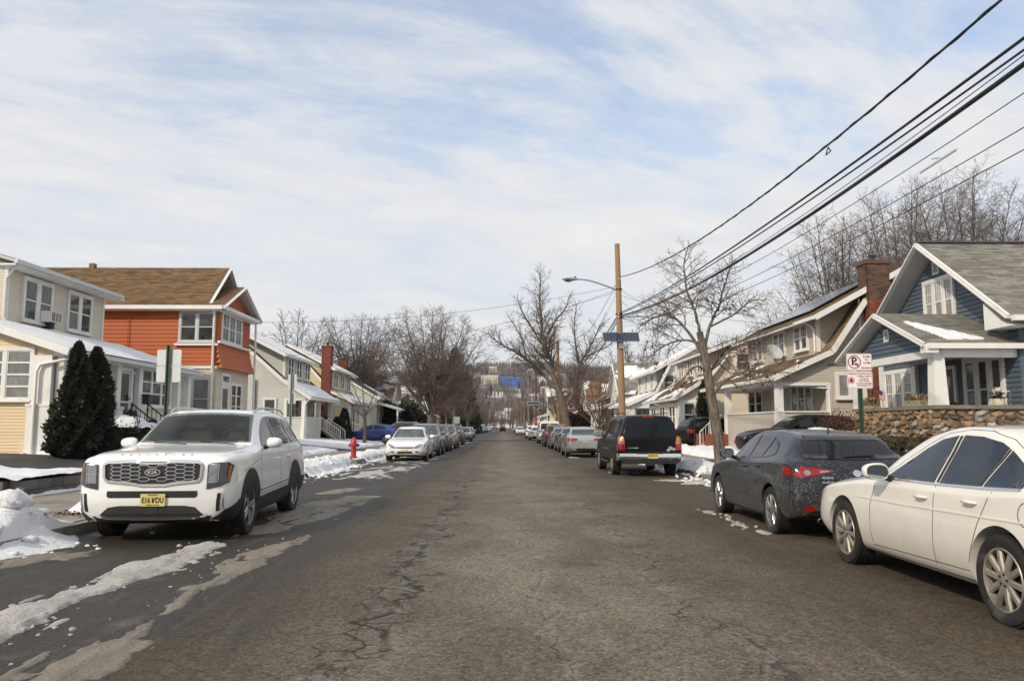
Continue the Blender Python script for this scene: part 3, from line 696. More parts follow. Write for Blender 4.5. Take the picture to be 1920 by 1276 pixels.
# ---------------- cream two-storey house, left edge
CREAM=siding_mat('siding_cream',(.60,.55,.46)); CREAM_SUNLIT=siding_mat('siding_cream_sunlit',(.66,.52,.33))  # second cream has warm sunlight put into its colour, for the camera-facing porch wall
def house_cream():
    h=wthing('cream_house','cream two-storey house with a snowy porch roof, at the left edge','house',(-20,28,.7))
    wall(h,FS(-17,-1),[(26.8,4.6),(33.3,4.6),(33.3,7.1),(26.8,7.1)],CREAM,.105)
    wall(h,FN(26.8),[(-26,.6),(-17,.6),(-17,7.1),(-26,7.1)],CREAM,.105)
    wall(h,FF(33.3),[(-26,.6),(-17,.6),(-17,7.1),(-26,7.1)],CREAM,.105)
    for y in (26.8,33.3): MB().box(-17.07,-16.95,y-.06,y+.06,4.6,7.1).build('corner_board',TRIM,h)
    # main roof
    r,n=roof(h,(-16.35,26.2,7.12),(-16.35,33.5,7.12),(-21.5,33.5,8.6),(-21.5,26.2,8.6),ROOFD,thick=.10)
    roof_snow(r,(-16.4,26.2,7.12),(-16.4,33.5,7.12),(-21.5,33.5,8.6),(-21.5,26.2,8.6),n,.07)
    roof(h,(-26.6,26.2,7.12),(-26.6,33.5,7.12),(-21.5,33.5,8.6),(-21.5,26.2,8.6),ROOFD,thick=.10)
    wall(h,FN(26.75),[(-26,7.1),(-17,7.1),(-21.5,8.45)],CREAM,.105); wall(h,FF(33.35),[(-26,7.1),(-17,7.1),(-21.5,8.45)],CREAM,.105)
    MB().box(-16.38,-16.26,26.1,33.6,6.98,7.12).build('gutter',TRIMG,h); MB().box(-16.95,-16.38,26.2,33.9,6.93,6.985).build('soffit',TRIM,h)
    pipe(h,[(-16.3,26.3,7.0),(-16.6,26.4,6.75),(-16.92,26.65,6.55),(-16.92,26.65,5.2)],.04,TRIMG)
    f=FS(-17,-1)
    for a in (27.75,30.6): window(h,f,a,5.32,1.62,1.40,units=2,fw=.11,mull=.22,glass=GLASS)
    # porch
    zb=.55
    side=FN(24.6)
    wall(h,side,[(-22,zb),(-13.95,zb),(-13.95,3.85),(-17,4.85),(-22,4.85)],CREAM_SUNLIT,.10)
    window(h,side,-17.1,2.38,2.45,1.48,units=3,rows=4,cols=1,fw=.10,mull=.12,glass=GLASSB,meet=.06)
    st=FS(-13.9,-1)
    wall(h,st,[(24.6,zb),(34.6,zb),(34.6,3.9),(24.6,3.9)],CREAM,.10)
    wall(h,FF(34.6),[(-17,zb),(-13.95,zb),(-13.95,3.85),(-17,4.85)],CREAM,.10)
    for y in (24.75,27.05,28.2,29.9,33.45,34.55):
        p=MB(); z0=2.15
        p.box(-13.93,-13.66,y-.15,y+.15,z0,3.72).box(-13.95,-13.58,y-.22,y+.22,zb-.1,z0-.02).box(-13.97,-13.55,y-.25,y+.25,z0-.02,z0+.07).build('porch_post',TRIM,h)
    q=MB(); q.box(-14.55,-13.95,24.44,24.59,2.15,3.72).box(-14.62,-13.93,24.40,24.59,zb,2.13).box(-14.66,-13.9,24.38,24.6,2.13,2.21).build('corner_pilaster',TRIM,h)
    MB().box(-13.96,-13.62,24.5,34.7,3.70,3.92).build('frieze',TRIM,h)
    window(h,st,25.05,2.4,.95,1.35,rows=4,cols=1,meet=.05); window(h,st,26.1,2.4,.65,1.35,rows=4,cols=1,meet=.05)
    window(h,st,30.35,2.35,2.6,1.35,rows=3,cols=1,units=3,mull=.10,meet=.05)
    door(h,st,28.6,1.55,.85,2.02,TRIMG)
    window(h,st,28.28,1.75,.2,1.75,rows=1,sill=False,fw=.05); window(h,st,29.58,1.75,.2,1.75,rows=1,sill=False,fw=.05)
    n5=bpy.data.objects
    E0,E1,R1,R0=(-13.35,24.2,3.90),(-13.35,34.95,3.90),(-17,34.95,5.10),(-17,24.2,5.10)
    r,n=roof(h,E0,E1,R1,R0,ROOFD,name='porch_roof',thick=.12); roof_snow(r,E0,E1,R1,R0,n,.10,res=70)
    board(h,(-13.3,24.17,3.80),(-22,24.17,6.66),.05,.24,name='bargeboard'); MB().box(-13.36,-13.24,24.2,35,3.74,3.88).build('porch_gutter',TRIMG,h)
    roof(h,(-17,24.2,5.12),(-17,26.8,5.12),(-22,26.8,6.7),(-22,24.2,6.7),ROOFD,name='porch_roof',thick=.1)
    pipe(h,[(-13.3,24.35,3.78),(-13.45,24.45,3.6),(-14.25,24.36,3.42),(-14.35,24.33,3.2),(-14.35,24.33,.7)],.05,TRIM)
    # steps and rails
    steps(h,-12.2,-13.8,28.45,29.75,.5,1.5,5,'x',CONC)
    MB().box(-13.9,-13.1,28.3,29.9,.5,1.52).build('stoop',CONC,h)
    for y in (28.45,29.75): railing(h,(-13.3,y,1.5),(-12.15,y,.6),7,.85,METAL)
    b=MB(); b.box(-13.62,-13.40,30.02,30.32,2.35,2.68).box(-13.66,-13.36,30.0,30.34,2.66,2.72).build('mailbox',METAL,h)
    MB().box(-13.88,-13.80,29.98,30.12,2.85,3.05).build('house_number',METAL,h)
    return h
house_cream()
# window air conditioner
a=wthing('air_conditioner','white window air conditioner under the upstairs window of the cream house','air conditioner',(-16.7,29.1,5.4))
MB().box(-16.93,-16.52,28.72,29.38,5.34,5.74).build('case',TRIM,a)
MB().box(-16.52,-16.505,28.76,29.34,5.38,5.70).build('grille',METAL,a)
g=MB()
for i in range(7): g.box(-16.505,-16.49,28.76,29.34,5.39+i*.045,5.40+i*.045)
for i in range(2): g.box(-16.515,-16.488,28.94+i*.2,28.96+i*.2,5.38,5.70)
g.build('louvres',TRIM,a); MB().box(-16.95,-16.6,28.95,29.1,5.1,5.34).build('bracket',METAL,a)

# ---------------- orange house
ORANGE=siding_mat('siding_orange',(.40,.082,.010)); CREAM2=siding_mat('siding_pale_cream',(.58,.51,.41))
def house_orange():
    h=wthing('orange_house','orange and cream two-storey house with a brown shingle roof','house',(-19,40,.7))
    near=FN(37.5); zb=.6
    wall(h,near,[(-26,4.42),(-13.6,4.42),(-13.6,7.2),(-26,7.2)],ORANGE,.19,single=True)
    wall(h,near,[(-26,zb),(-13.6,zb),(-13.6,4.42),(-26,4.42)],CREAM2,.14)
    st=FS(-13.6,-1)
    wall(h,st,[(37.5,5.55),(42.2,5.55),(42.2,7.2),(37.5,7.2)],ORANGE,.19,single=True)
    # flared orange apron below the upper windows
    for k in range(5):
        z=4.30+k*.24; o0=.30*(1-k/5)**1.4; o1=.30*(1-(k+1)/5)**1.4
        MB().add([(-13.6+o0+.02,37.4,z),(-13.6+o0+.02,42.3,z),(-13.6+o1+.01,42.25,z+.25),(-13.6+o1+.01,37.45,z+.25),(-13.6,37.4,z),(-13.6,42.3,z)],[(0,1,2,3),(4,5,1,0),(4,0,3),(5,2,1)]).build('siding_board',ORANGE,h)
    wall(h,st,[(37.5,zb),(42.2,zb),(42.2,5.6),(37.5,5.6)],CREAM2,.14)
    wall(h,FF(42.2),[(-26,zb),(-13.6,zb),(-13.6,7.2),(-26,7.2)],CREAM2,.16); wall(h,FS(-26,1),[(37.5,zb),(42.2,zb),(42.2,7.2),(37.5,7.2)],CREAM2,.16)
    # roofs: main ridge runs away from the street, porch block has its own lower gable
    rz,ry=9.62,39.85
    roof(h,(-26.4,37.05,7.22),(-14.0,37.05,7.22),(-14.0,ry,rz),(-26.4,ry,rz),ROOFB,course=.14,tab=.34)
    roof(h,(-26.4,42.65,7.22),(-14.0,42.65,7.22),(-14.0,ry,rz),(-26.4,ry,rz),ROOFB)
    pz_=8.62
    roof(h,(-14.02,37.0,7.24),(-13.2,37.0,7.24),(-13.2,ry,pz_),(-14.4,ry,pz_),ROOFB,name='porch_roof',course=.14,tab=.34)
    roof(h,(-14.02,42.7,7.24),(-13.2,42.7,7.24),(-13.2,ry,pz_),(-14.4,ry,pz_),ROOFB,name='porch_roof')
    wall(h,FS(-14.45,-1),[(37.5,7.2),(42.2,7.2),(ry,rz-.2)],ORANGE,.19,single=True)
    wall(h,FS(-13.6,-1),[(37.6,7.2),(42.1,7.2),(ry,pz_-.2)],ORANGE,.19,single=True)
    wall(h,FS(-26,1),[(37.5,7.2),(42.2,7.2),(ry,rz-.2)],CREAM2,.2)
    for (xx,e,zt) in ((-13.98,37.05,rz),(-13.18,37.0,pz_)):
        board(h,(xx,e,7.16),(xx,ry,zt-.08),.05,.24,name='bargeboard',up=(1,0,0)); board(h,(xx,2*ry-e,7.16),(xx,ry,zt-.08),.05,.24,name='bargeboard',up=(1,0,0))
    board(h,(-13.2,37.0,7.16),(-13.2,42.7,7.16),.14,.16,name='cornice')
    MB().box(-13.9,-13.4,36.98,37.5,7.05,7.1).build('soffit',TRIM,h); MB().box(-26.4,-13.25,36.94,37.06,7.06,7.24).build('gutter',TRIM,h); MB().box(-26.4,-13.6,37.06,37.5,7.02,7.06).build('soffit',TRIM,h)
    MB().box(-13.6,-13.2,37.5,42.4,7.02,7.07).build('soffit',TRIM,h)
    window(h,near,-15.35,5.6,1.55,1.32,units=2,mull=.12,fw=.1,trim=TRIMG)
    MB().box(-15.6,-13.55,37.34,37.48,5.36,5.46).build('sill_course',TRIM,h)
    window(h,near,-15.5,1.9,1.6,1.85,units=2,mull=.12,fw=.1,glass=GLASSB,trim=TRIMG)
    for z in (4.36,): MB().box(-26,-13.55,37.42,37.5,z-.1,z+.02).build('belt_course',TRIM,h)
    window(h,st,37.95,5.68,2.7,1.3,units=3,rows=2,cols=2,mull=.10,fw=.12,meet=.04)
    MB().box(-13.6,-13.45,37.45,42.2,5.5,5.60).build('sill_course',TRIM,h)
    door(h,st,38.2,1.3,.95,2.2); window(h,st,39.5,2.0,1.5,1.6,units=2,rows=3,mull=.1); window(h,st,38.2,3.65,.95,.35,rows=1,sill=False)
    for x,y in ((-13.75,37.36),(-21.3,37.36),(-13.3,42.3)): pipe(h,[(x,y-.1,7.05),(x,y,6.8),(x,y,.9)],.06,TRIM)
    pipe(h,[(-17.85,37.4,2.0),(-17.85,37.4,6.7),(-17.7,37.4,6.9),(-14.0,37.4,6.95)],.02,ORANGE,'conduit')
    MB().box(-21.1,-20.85,39.7,40.0,9.4,9.82).build('vent_stack',ROOFT,h)
    steps(h,-12.4,-13.6,38.0,39.3,.5,1.25,4,'x',CONC)
    return h
house_orange()

# ---------------- houses with a swooping roof, street dormer and front porch
def swoop_house(h,s,Y0,Y1,P,sid,roofm,pitch=.115,snow=None,porch_y=None,cols=(),front=True,chim=None,thr=0,trim=TRIM):
    e,k1,k2,de,rd,bk=P['e'],P['k1'],P['k2'],P['de'],P['rd'],P['bk']; zb=P.get('zb',.5); px_=P['px']; fz=P['fz']
    X=lambda a:s*a
    pl=lambda pts:[(X(a),z) for a,z in pts]
    gp=[(k1[0],zb),(k1[0],k1[1]-.05),(k2[0],k2[1]-.1),(rd[0],rd[1]-.18),(bk[0],bk[1]),(bk[0],zb)]
    wall(h,FN(Y0),pl(gp),sid,pitch); wall(h,FF(Y1),pl(gp),sid,pitch)
    st=FS(X(k1[0]),s); wall(h,st,[(Y0,zb),(Y1,zb),(Y1,k1[1]),(Y0,k1[1])],sid,pitch)
    wall(h,FS(X(bk[0]),-s),[(Y0,zb),(Y1,zb),(Y1,bk[1]),(Y0,bk[1])],sid,.2)
    # dormer
    dw=P['dw']; dz=de[1]
    sl=(rd[1]-de[1])/(rd[0]-de[0])
    wall(h,FS(X(dw),s),[(Y0+.75,k1[1]-.2),(Y1-.75,k1[1]-.2),(Y1-.75,dz+.1),(Y0+.75,dz+.1)],sid,pitch)
    side=[(dw,k1[1]-.1),(dw,dz+sl*(dw-de[0])-.12),(k2[0]+.3,dz+sl*(k2[0]+.3-de[0])-.12),(k2[0]+.3,k2[1]-.1)]
    wall(h,FN(Y0+.75),pl(side),sid,pitch); wall(h,FF(Y1-.75),pl(side),sid,pitch)
    for y in (Y0+.75,Y1-.75): MB().box(min(X(dw-.03),X(dw+.12)),max(X(dw-.03),X(dw+.12)),y-.06,y+.06,k1[1],dz).build('corner_board',trim,h)
    def rf(a,b,y0,y1,nm='roof',**kw): return roof(h,(X(a[0]),y0,a[1]),(X(a[0]),y1,a[1]),(X(b[0]),y1,b[1]),(X(b[0]),y0,b[1]),roofm,name=nm,**kw)
    r1,n1=rf(e,k1,Y0-.35,Y1+.35,'porch_roof')
    for y0,y1 in ((Y0-.35,Y0+.75),(Y1-.75,Y1+.35)): rf(k1,k2,y0,y1)
    rf((bk[0]+.5,bk[1]-.3),rd,Y0-.35,Y1+.35)
    r2,n2=rf(de,rd,Y0-.38,Y1+.38,'dormer_roof')
    if snow:
        def S(a,b,r,n,**kw): roof_snow(r,(X(a[0]),Y0-.35,a[1]),(X(a[0]),Y1+.35,a[1]),(X(b[0]),Y1+.35,b[1]),(X(b[0]),Y0-.35,b[1]),n,**kw)
        S(e,k1,r1,n1,th=snow,cover=P.get('cov',(0,1,0,1)),seed=Y0,thr=thr); 
        if P.get('dsnow',1): S(de,rd,r2,n2,th=snow*.8,seed=Y0+3,thr=thr)
    for y,sg in ((Y0-.37,-1),(Y1+.37,1)):
        for a,b in ((e,k1),(k1,k2),(de,rd)): board(h,(X(a[0]),y,a[1]-.10),(X(b[0]),y,b[1]-.10),.05,.22,trim,'bargeboard')
    MB().box(min(X(e[0]-.1),X(e[0]+.02)),max(X(e[0]-.1),X(e[0]+.02)),Y0-.35,Y1+.35,e[1]-.16,e[1]-.02).build('gutter',trim,h)
    MB().box(min(X(de[0]-.1),X(de[0]+.02)),max(X(de[0]-.1),X(de[0]+.02)),Y0-.35,Y1+.35,de[1]-.16,de[1]-.02).build('gutter',trim,h)
    # porch: floor, parapet, posts, header
    py=porch_y or Y1; ph=P['ph']
    MB().box(min(X(px_),X(k1[0])),max(X(px_),X(k1[0])),Y0+.02,py,zb-.2,fz).build('porch_floor',CONC,h)
    fr=FS(X(px_),s)
    gaps=P.get('stairs')
    spans=[(Y0,py)] if not gaps else [(Y0,gaps[0]),(gaps[1],py)]
    for a,b in spans:
        wall(h,fr,[(a,zb),(b,zb),(b,ph),(a,ph)],sid,pitch); MB().box(min(X(px_-.05),X(px_+.2)),max(X(px_-.05),X(px_+.2)),a,b,ph,ph+.06).build('parapet_cap',trim,h)
    wall(h,FN(Y0),pl([(px_,zb),(k1[0],zb),(k1[0],ph),(px_,ph)]),sid,pitch); MB().box(min(X(px_),X(k1[0])),max(X(px_),X(k1[0])),Y0-.06,Y0+.16,ph,ph+.06).build('parapet_cap',trim,h)
    top=e[1]-.12+(k1[1]-e[1])*(px_-e[0])/(k1[0]-e[0])
    hz=top-.28
    wall(h,FN(Y0),pl([(px_,hz),(k1[0],hz),(k1[0],k1[1]-.08),(px_,top)]),sid,pitch)
    MB().box(min(X(px_-.03),X(px_+.17)),max(X(px_-.03),X(px_+.17)),Y0-.02,py,hz,top).build('porch_beam',trim,h)
    MB().box(min(X(px_+.17),X(k1[0])),max(X(px_+.17),X(k1[0])),Y0+.1,py,hz+.02,hz+.06).build('porch_ceiling',trim,h)
    MB().box(min(X(k1[0]-.16),X(k1[0]+.02)),max(X(k1[0]-.16),X(k1[0]+.02)),Y0-.04,Y0+.1,ph,hz).build('corner_post',trim,h)
    MB().box(min(X(px_+.15),X(k1[0])),max(X(px_+.15),X(k1[0])),Y0-.03,Y0+.0,hz-.1,hz+.02).build('opening_trim',trim,h)
    for y in cols:
        MB().box(min(X(px_-.05),X(px_+.23)),max(X(px_-.05),X(px_+.23)),y-.14,y+.14,ph+.06,hz).box(min(X(px_-.07),X(px_+.25)),max(X(px_-.07),X(px_+.25)),y-.17,y+.17,zb-.1,ph+.05).build('porch_post',trim,h)
    if chim:
        c0,c1,ct,m1,m2,zs=chim
        a,b=sorted((X(c0),X(c1)))
        chimney(h,a,b,Y0-.42,Y0+.12,zb,zs,m1,cap=False)
        chimney(h,a,b,Y0-.43,Y0+.35,zs,ct,m2)
    return st
TAUPE=siding_mat('siding_taupe',(.47,.42,.35))
PT=dict(e=(10.85,3.52),k1=(13.3,4.6),k2=(14.75,6.7),de=(12.65,5.98),rd=(17.3,8.5),bk=(22,5.4),dw=13.15,px=11.15,fz=1.25,ph=2.08,zb=.3,dsnow=0,stairs=(38.9,40.4))
h=wthing('taupe_house','taupe house with solar panels, a red brick chimney and a swooping brown roof','house',(16,36,.6))
st=swoop_house(h,1,31.5,42.0,PT,TAUPE,ROOFT,.115,snow=.07,porch_y=41.8,cols=(31.64,38.8,41.6),chim=(14.78,15.72,8.25,BRICK,BRICKD,6.65),thr=.66)
window(h,st,33.3,2.05,2.3,1.35,units=3,mull=.14,fw=.12); window(h,st,39.7,1.95,2.0,1.5,units=2,mull=.25,fw=.12); door(h,st,37.2,1.25,.9,2.05)
d=FS(13.15,1)
for y in (33.2,35.9,39.0): window(h,d,y,4.85,1.35,1.02,units=2,mull=.14,fw=.10,grid_top=3)
near=FN(31.5)
window(h,near,13.62,2.72,.42,.85,rows=1,fw=.13,glass=GLASSC); window(h,near,16.15,6.5,.6,1.0,fw=.12)
for q in ([(12.75,32.6,5.9),(12.95,32.4,5.7),(13.05,32.3,5.5),(13.05,32.3,4.6)],[(11.0,32.3,3.4),(11.3,32.2,3.2),(13.2,31.42,3.05),(13.24,31.42,.6)],[(14.6,31.45,6.7),(14.6,31.45,.8)]): pipe(h,q,.045,TRIM)
pipe(h,[(14.3,31.43,5.2),(14.3,31.43,1.0)],.02,METAL,'conduit'); pipe(h,[(13.2,31.43,4.0),(15.0,31.43,4.05)],.015,METAL,'conduit')
steps(h,10.3,11.1,38.95,40.35,.3,1.25,5,'x',BRICK)
for y,mt in ((38.75,BRICK),(40.55,BRICK)): MB().box(10.1,11.1,y-.2,y+.2,.2,1.15).build('stair_wall',mt,h)
railing(h,(11.1,40.35,1.25),(10.2,40.35,.4),6,.85,METALW)
# solar panels on the dormer roof
SOLAR=mat('solar_cell',(.020,.032,.065),.12,spec=.7,var=(3,.2)); FRAME=mat('solar_frame',(.10,.105,.115),.35,metal=.6)
sv=Vector((4.65,0,2.52)).normalized(); nn=Vector((-sv.z,0,sv.x))
for r_ in range(2):
    for c_ in range(7):
        pb=MB(); o0=Vector((12.65,0,5.98))+sv*(.75+r_*1.72)+nn*.10+Vector((0,33.2+c_*1.03,0))
        f_=MB(); v=[o0,o0+Vector((0,1.0,0)),o0+Vector((0,1.0,0))+sv*1.68,o0+sv*1.68]; f_.prism(v,nn*.035); fo=f_.build('solar_panel',FRAME,h)
        i0=o0+Vector((0,.03,0))+sv*.03+nn*.0352
        pb.prism([i0,i0+Vector((0,.94,0)),i0+Vector((0,.94,0))+sv*1.62,i0+sv*1.62],nn*.003); pb.build('cells',SOLAR,fo)
MB().box(12.4,12.45,33.0,40.6,5.86,5.9).build('snow_guard',METAL,h)
# satellite dish
a=wthing('satellite_dish','grey satellite dish on the porch roof of the taupe house','satellite dish',(12.55,35.6,4.35))
MB().tube([(12.6,35.6,4.25),(12.55,35.6,4.75)],.03,8).build('mast',ALU,a)
q=MB(); q.lathe([(.0,0),(.16,.02),(.30,.07),(.40,.13),(.405,.135),(.30,.085),(.0,.02)],24)
me=q.mesh('dish',TRIMG); smooth_mesh(me,40); o=link('dish',me,a); o.location=(12.45,35.55,4.85); o.rotation_euler=(R(60),R(-12),R(25))
MB().tube([(12.45,35.5,4.55),(12.05,35.1,4.95)],.015,6).build('feed_arm',ALU,a)

# left: pale sided house with snowy porch, then the yellow one
PALE=siding_mat('siding_pale_grey',(.50,.51,.47)); YEL=siding_mat('siding_yellow',(.68,.545,.33))
P3=dict(e=(12.5,3.45),k1=(14.3,4.6),k2=(16.9,6.85),de=(14.2,6.3),rd=(18.2,8.35),bk=(22.5,5.2),dw=14.55,px=12.95,fz=1.3,ph=2.1,zb=.4,stairs=(56.5,58.2))
h=wthing('pale_house','pale grey sided house with a steep snowy porch roof and white stair rail','house',(-17,55,.7))
st=swoop_house(h,-1,52,60.4,P3,PALE,ROOFD,.17,snow=.10,porch_y=60.2,cols=(52.15,56.2,60.0))
d=FS(-14.55,-1)
for y in (53.4,55.6,58.0): window(h,d,y,5.0,1.3,1.15,units=2,mull=.15)
window(h,st,53.2,1.9,2.2,1.6,units=2,mull=.2); door(h,st,57.0,1.3); window(h,st,58.7,2.0,1.2,1.5)
window(h,FN(52),-15.6,1.8,.7,1.5); window(h,FN(52),-19.5,1.9,.9,1.5); pipe(h,[(-16.2,51.9,4.6),(-16.2,51.9,.8)],.04,METAL)
steps(h,-11.6,-12.9,56.55,58.15,.3,1.3,6,'x',CONC)
for y in (56.5,58.2): railing(h,(-12.9,y,1.3),(-11.5,y,.35),9,.9,METALW,.022)
pipe(h,[(-12.6,52.1,3.4),(-12.95,52.0,3.0),(-12.98,51.93,.8)],.05,TRIM)
P4=dict(e=(12.2,3.6),k1=(14.2,4.5),k2=(16.2,6.7),de=(13.9,6.35),rd=(18.0,8.5),bk=(22.5,5.2),dw=14.4,px=12.6,fz=1.2,ph=3.2,zb=.4)
h=wthing('yellow_house','yellow sided house with a red brick chimney beyond the blue coupe','house',(-17,70,.7))
st=swoop_house(h,-1,66,75.5,P4,YEL,ROOFD,.19,snow=.09,porch_y=75.4,cols=(66.1,70,75.2),chim=(14.25,15.05,8.3,BRICK,BRICK,6.3))
d=FS(-14.4,-1)
for y in (67.3,70.2,73): window(h,d,y,4.9,1.5,1.2,units=2,mull=.15)
pf=FS(-12.6,-1)
for y in (68.2,71.5): window(h,pf,y,1.75,2.0,1.35,units=3,mull=.1)
door(h,pf,66.6,1.0); pipe(h,[(-12.5,66.05,3.4),(-12.55,65.93,.7)],.05,METAL)

# ---------------- blue house with a stone porch
BLUE=siding_mat('siding_blue',(.080,.108,.140)); NAVY=mat('door_navy',(.02,.025,.04),.4)
STONE=mat('field_stone',(.27,.175,.10),.9,obj=.5,var=(7,.5),bump=(18,.6,.02),dirt=((.07,.05,.035),4,.52,.75)); STONEW=mat('field_stone_pale',(.40,.37,.33),.9,obj=.3,var=(9,.4),bump=(18,.6,.02))
CAP=mat('cap_stone',(.20,.165,.125),.88,var=(2.5,.3),bump=(25,.4,.01),dirt=((.08,.07,.055),1.8,.5,.8))
def house_blue():
    h=wthing('blue_house','blue sided house with white gables and a stone-walled porch','house',(17,24.6,.6))
    f=FS(13.75,1); ya,yb=20.5,28.0; ry=24.1; rz=7.15; ez=4.42; zb=.4
    wall(h,f,[(ya,zb),(yb,zb),(yb,4.5),(ya,4.5)],BLUE,.135,single=True)
    wall(h,f,[(ya,4.5),(yb,4.5),(ry,rz-.15)],BLUE,.135,single=True)
    wall(h,FN(ya),[(13.75,zb),(26,zb),(26,4.5),(13.75,4.5)],BLUE,.135); wall(h,FF(yb),[(13.75,zb),(26,zb),(26,4.5),(13.75,4.5)],BLUE,.135)
    wall(h,FS(26,-1),[(ya,zb),(yb,zb),(yb,4.5),(ry,rz-.1),(ya,4.5)],BLUE,.2)
    xo=13.15
    roof(h,(xo,19.85,ez-.05),(26.3,19.85,ez-.05),(26.3,ry,rz+.12),(xo,ry,rz+.12),ROOFG,course=.145,tab=.34)
    roof(h,(xo,28.4,ez-.05),(26.3,28.4,ez-.05),(26.3,ry,rz+.12),(xo,ry,rz+.12),ROOFG)
    MB().box(xo-.02,26.3,ry-.14,ry+.14,rz+.11,rz+.16).build('ridge_cap',ROOFD,h)
    for e in (19.85,28.4):
        board(h,(xo-.03,e,ez-.12),(xo-.03,ry,rz+.03),.05,.22,name='bargeboard',up=(1,0,0))
        board(h,(xo-.055,e,ez-.05),(xo-.055,ry,rz+.10),.03,.08,name='bargeboard_cap',up=(1,0,0))
    MB().prism([(xo-.02,20.25,ez-.15),(xo-.02,20.95,ez+.42),(xo-.02,20.95,ez-.32),(xo-.02,19.85,ez-.32)],(.6,0,0)).build('eave_return',TRIM,h)
    MB().box(xo,26.2,19.71,19.85,ez-.20,ez-.06).build('gutter',TRIM,h)
    # upper triple window and vent
    window(h,f,23.33,4.75,1.48,1.28,units=3,mull=.15,fw=.11,glass=GLASSC,grid_top=3)
    def vent(fr,s,t,w_,h_):
        q=MB(); fr.box(q,s,s+.04,t,t+h_,0,.05); fr.box(q,s+w_-.04,s+w_,t,t+h_,0,.05); fr.box(q,s,s+w_,t,t+.04,0,.048); fr.box(q,s,s+w_,t+h_-.04,t+h_,0,.048)
        o=q.build('gable_vent',TRIM,h); n=6
        for i in range(n):
            b=MB(); z=t+.05+(h_-.1)*i/n; v=[fr(s+.04,z,.045),fr(s+w_-.04,z,.045),fr(s+w_-.04,z+(h_-.1)/n*.75,.015),fr(s+.04,z+(h_-.1)/n*.75,.015)]
            b.prism(v,fr.n*.006); b.build('slat',TRIM,o)
    vent(f,24.0,6.28,.36,.42)
    # porch roof: ridge runs back to the gable wall
    py=23.1; pzr=4.86; pe=3.70; xg=11.2
    roof(h,(xg,20.4,pe),(13.75,20.4,pe),(13.75,py,pzr),(xg,py,pzr),ROOFG,name='porch_roof',course=.145,tab=.34)
    r,n=roof(h,(xg,20.4,pe),(14.9,20.4,pe),(14.9,20.44,pe+.02),(xg,20.44,pe+.02),ROOFG,name='porch_roof')
    roof(h,(xg,25.8,pe),(13.75,25.8,pe),(13.75,py,pzr),(xg,py,pzr),ROOFG,name='porch_roof')
    nn=Vector((0,-(pzr-pe),(py-20.4))).normalized()
    def thr(U,V):
        lo=.10; hi=.62-1.02*(U-.18)
        wv=(fbm(U*7+3,V*6,4)-.5)*.22
        return np.minimum(np.minimum(V-lo+wv*.35,hi-V+wv*.8),np.minimum(U-.17-.22*(.62-V)+wv*.4,.80-U))
    roof_snow(h,(xg,20.4,pe),(13.75,20.4,pe),(13.75,py,pzr),(xg,py,pzr),nn,.07,thr=thr,res=110)
    pf=FS(11.55,1)
    wall(h,pf,[(20.75,3.55),(25.45,3.55),(py,4.66)],BLUE,.135,single=True)
    vent(pf,22.98,4.02,.30,.36)
    for e in (20.4,25.8):
        board(h,(xg-.03,e,pe-.07),(xg-.03,py,pzr-.08),.05,.20,name='bargeboard',up=(1,0,0)); board(h,(xg-.055,e,pe),(xg-.055,py,pzr-.01),.03,.07,name='bargeboard_cap',up=(1,0,0))
    MB().box(xg-.04,xg+.3,20.35,20.62,pe-.26,pe-.06).build('eave_return',TRIM,h); MB().box(xg,14.6,20.28,20.42,pe-.15,pe-.01).build('gutter',TRIM,h)
    MB().box(11.45,11.72,20.6,25.6,3.34,3.55).build('porch_beam',TRIM,h); MB().box(11.72,14.4,20.58,20.8,3.34,3.56).build('porch_beam',TRIM,h)
    MB().box(11.5,13.75,20.8,25.5,3.52,3.56).build('porch_ceiling',SOFFIT,h)
    # tapered column, posts
    c=MB(); 
    def taper(x,y,b,t,z0,z1): c.add([(x+sx*q,y+sy*q,z) for z,q in ((z0,b),(z1,t)) for sx,sy in ((-1,-1),(1,-1),(1,1),(-1,1))],[(0,3,2,1),(4,5,6,7),(0,1,5,4),(1,2,6,5),(2,3,7,6),(3,0,4,7)])
    taper(11.62,20.72,.185,.145,2.06,3.36); c.build('porch_column',TRIM,h)
    c=MB(); taper(11.62,25.25,.17,.14,2.06,3.36); c.build('porch_column',TRIM,h)
    MB().box(13.60,13.74,25.55,25.72,1.2,3.5).build('corner_board',TRIM,h); MB().box(13.62,13.8,27.9,28.05,.5,4.4).build('corner_board',TRIM,h)
    window(h,f,25.95,1.95,1.75,1.38,units=3,mull=.17,fw=.12,glass=GLASSC,grid_top=3)
    window(h,f,21.25,1.75,1.62,1.62,units=3,mull=.20,fw=.12)
    door(h,f,23.5,1.2,.95,2.05,NAVY,storm=False)
    # floor, stone walls
    MB().box(11.7,13.72,20.8,25.4,.2,1.2).build('porch_floor',CONC,h)
    core=MB().box(11.46,11.74,20.56,25.2,.2,1.96).box(11.74,17.5,20.56,20.84,.2,1.96).build('stone_wall',MORTAR,h)
    MB().box(11.34,11.84,20.42,25.3,1.97,2.07).build('wall_cap',CAP,core); MB().box(11.84,17.6,20.42,20.96,1.97,2.07).build('wall_cap',CAP,core)
    rs=random.Random(3); protos=[]
    for k in range(9):
        bm=bmesh.new(); bmesh.ops.create_icosphere(bm,subdivisions=1,radius=.5)
        for v in bm.verts:
            v.co*=1+rs.uniform(-.16,.16); v.co.x=max(-.42,min(.42,v.co.x)); v.co.z=max(-.44,min(.44,v.co.z))
        me=bpy.data.meshes.new('stone'); bm.to_mesh(me); bm.free(); me.materials.append(STONEW if k==8 else STONE); smooth_mesh(me,40); protos.append(me)
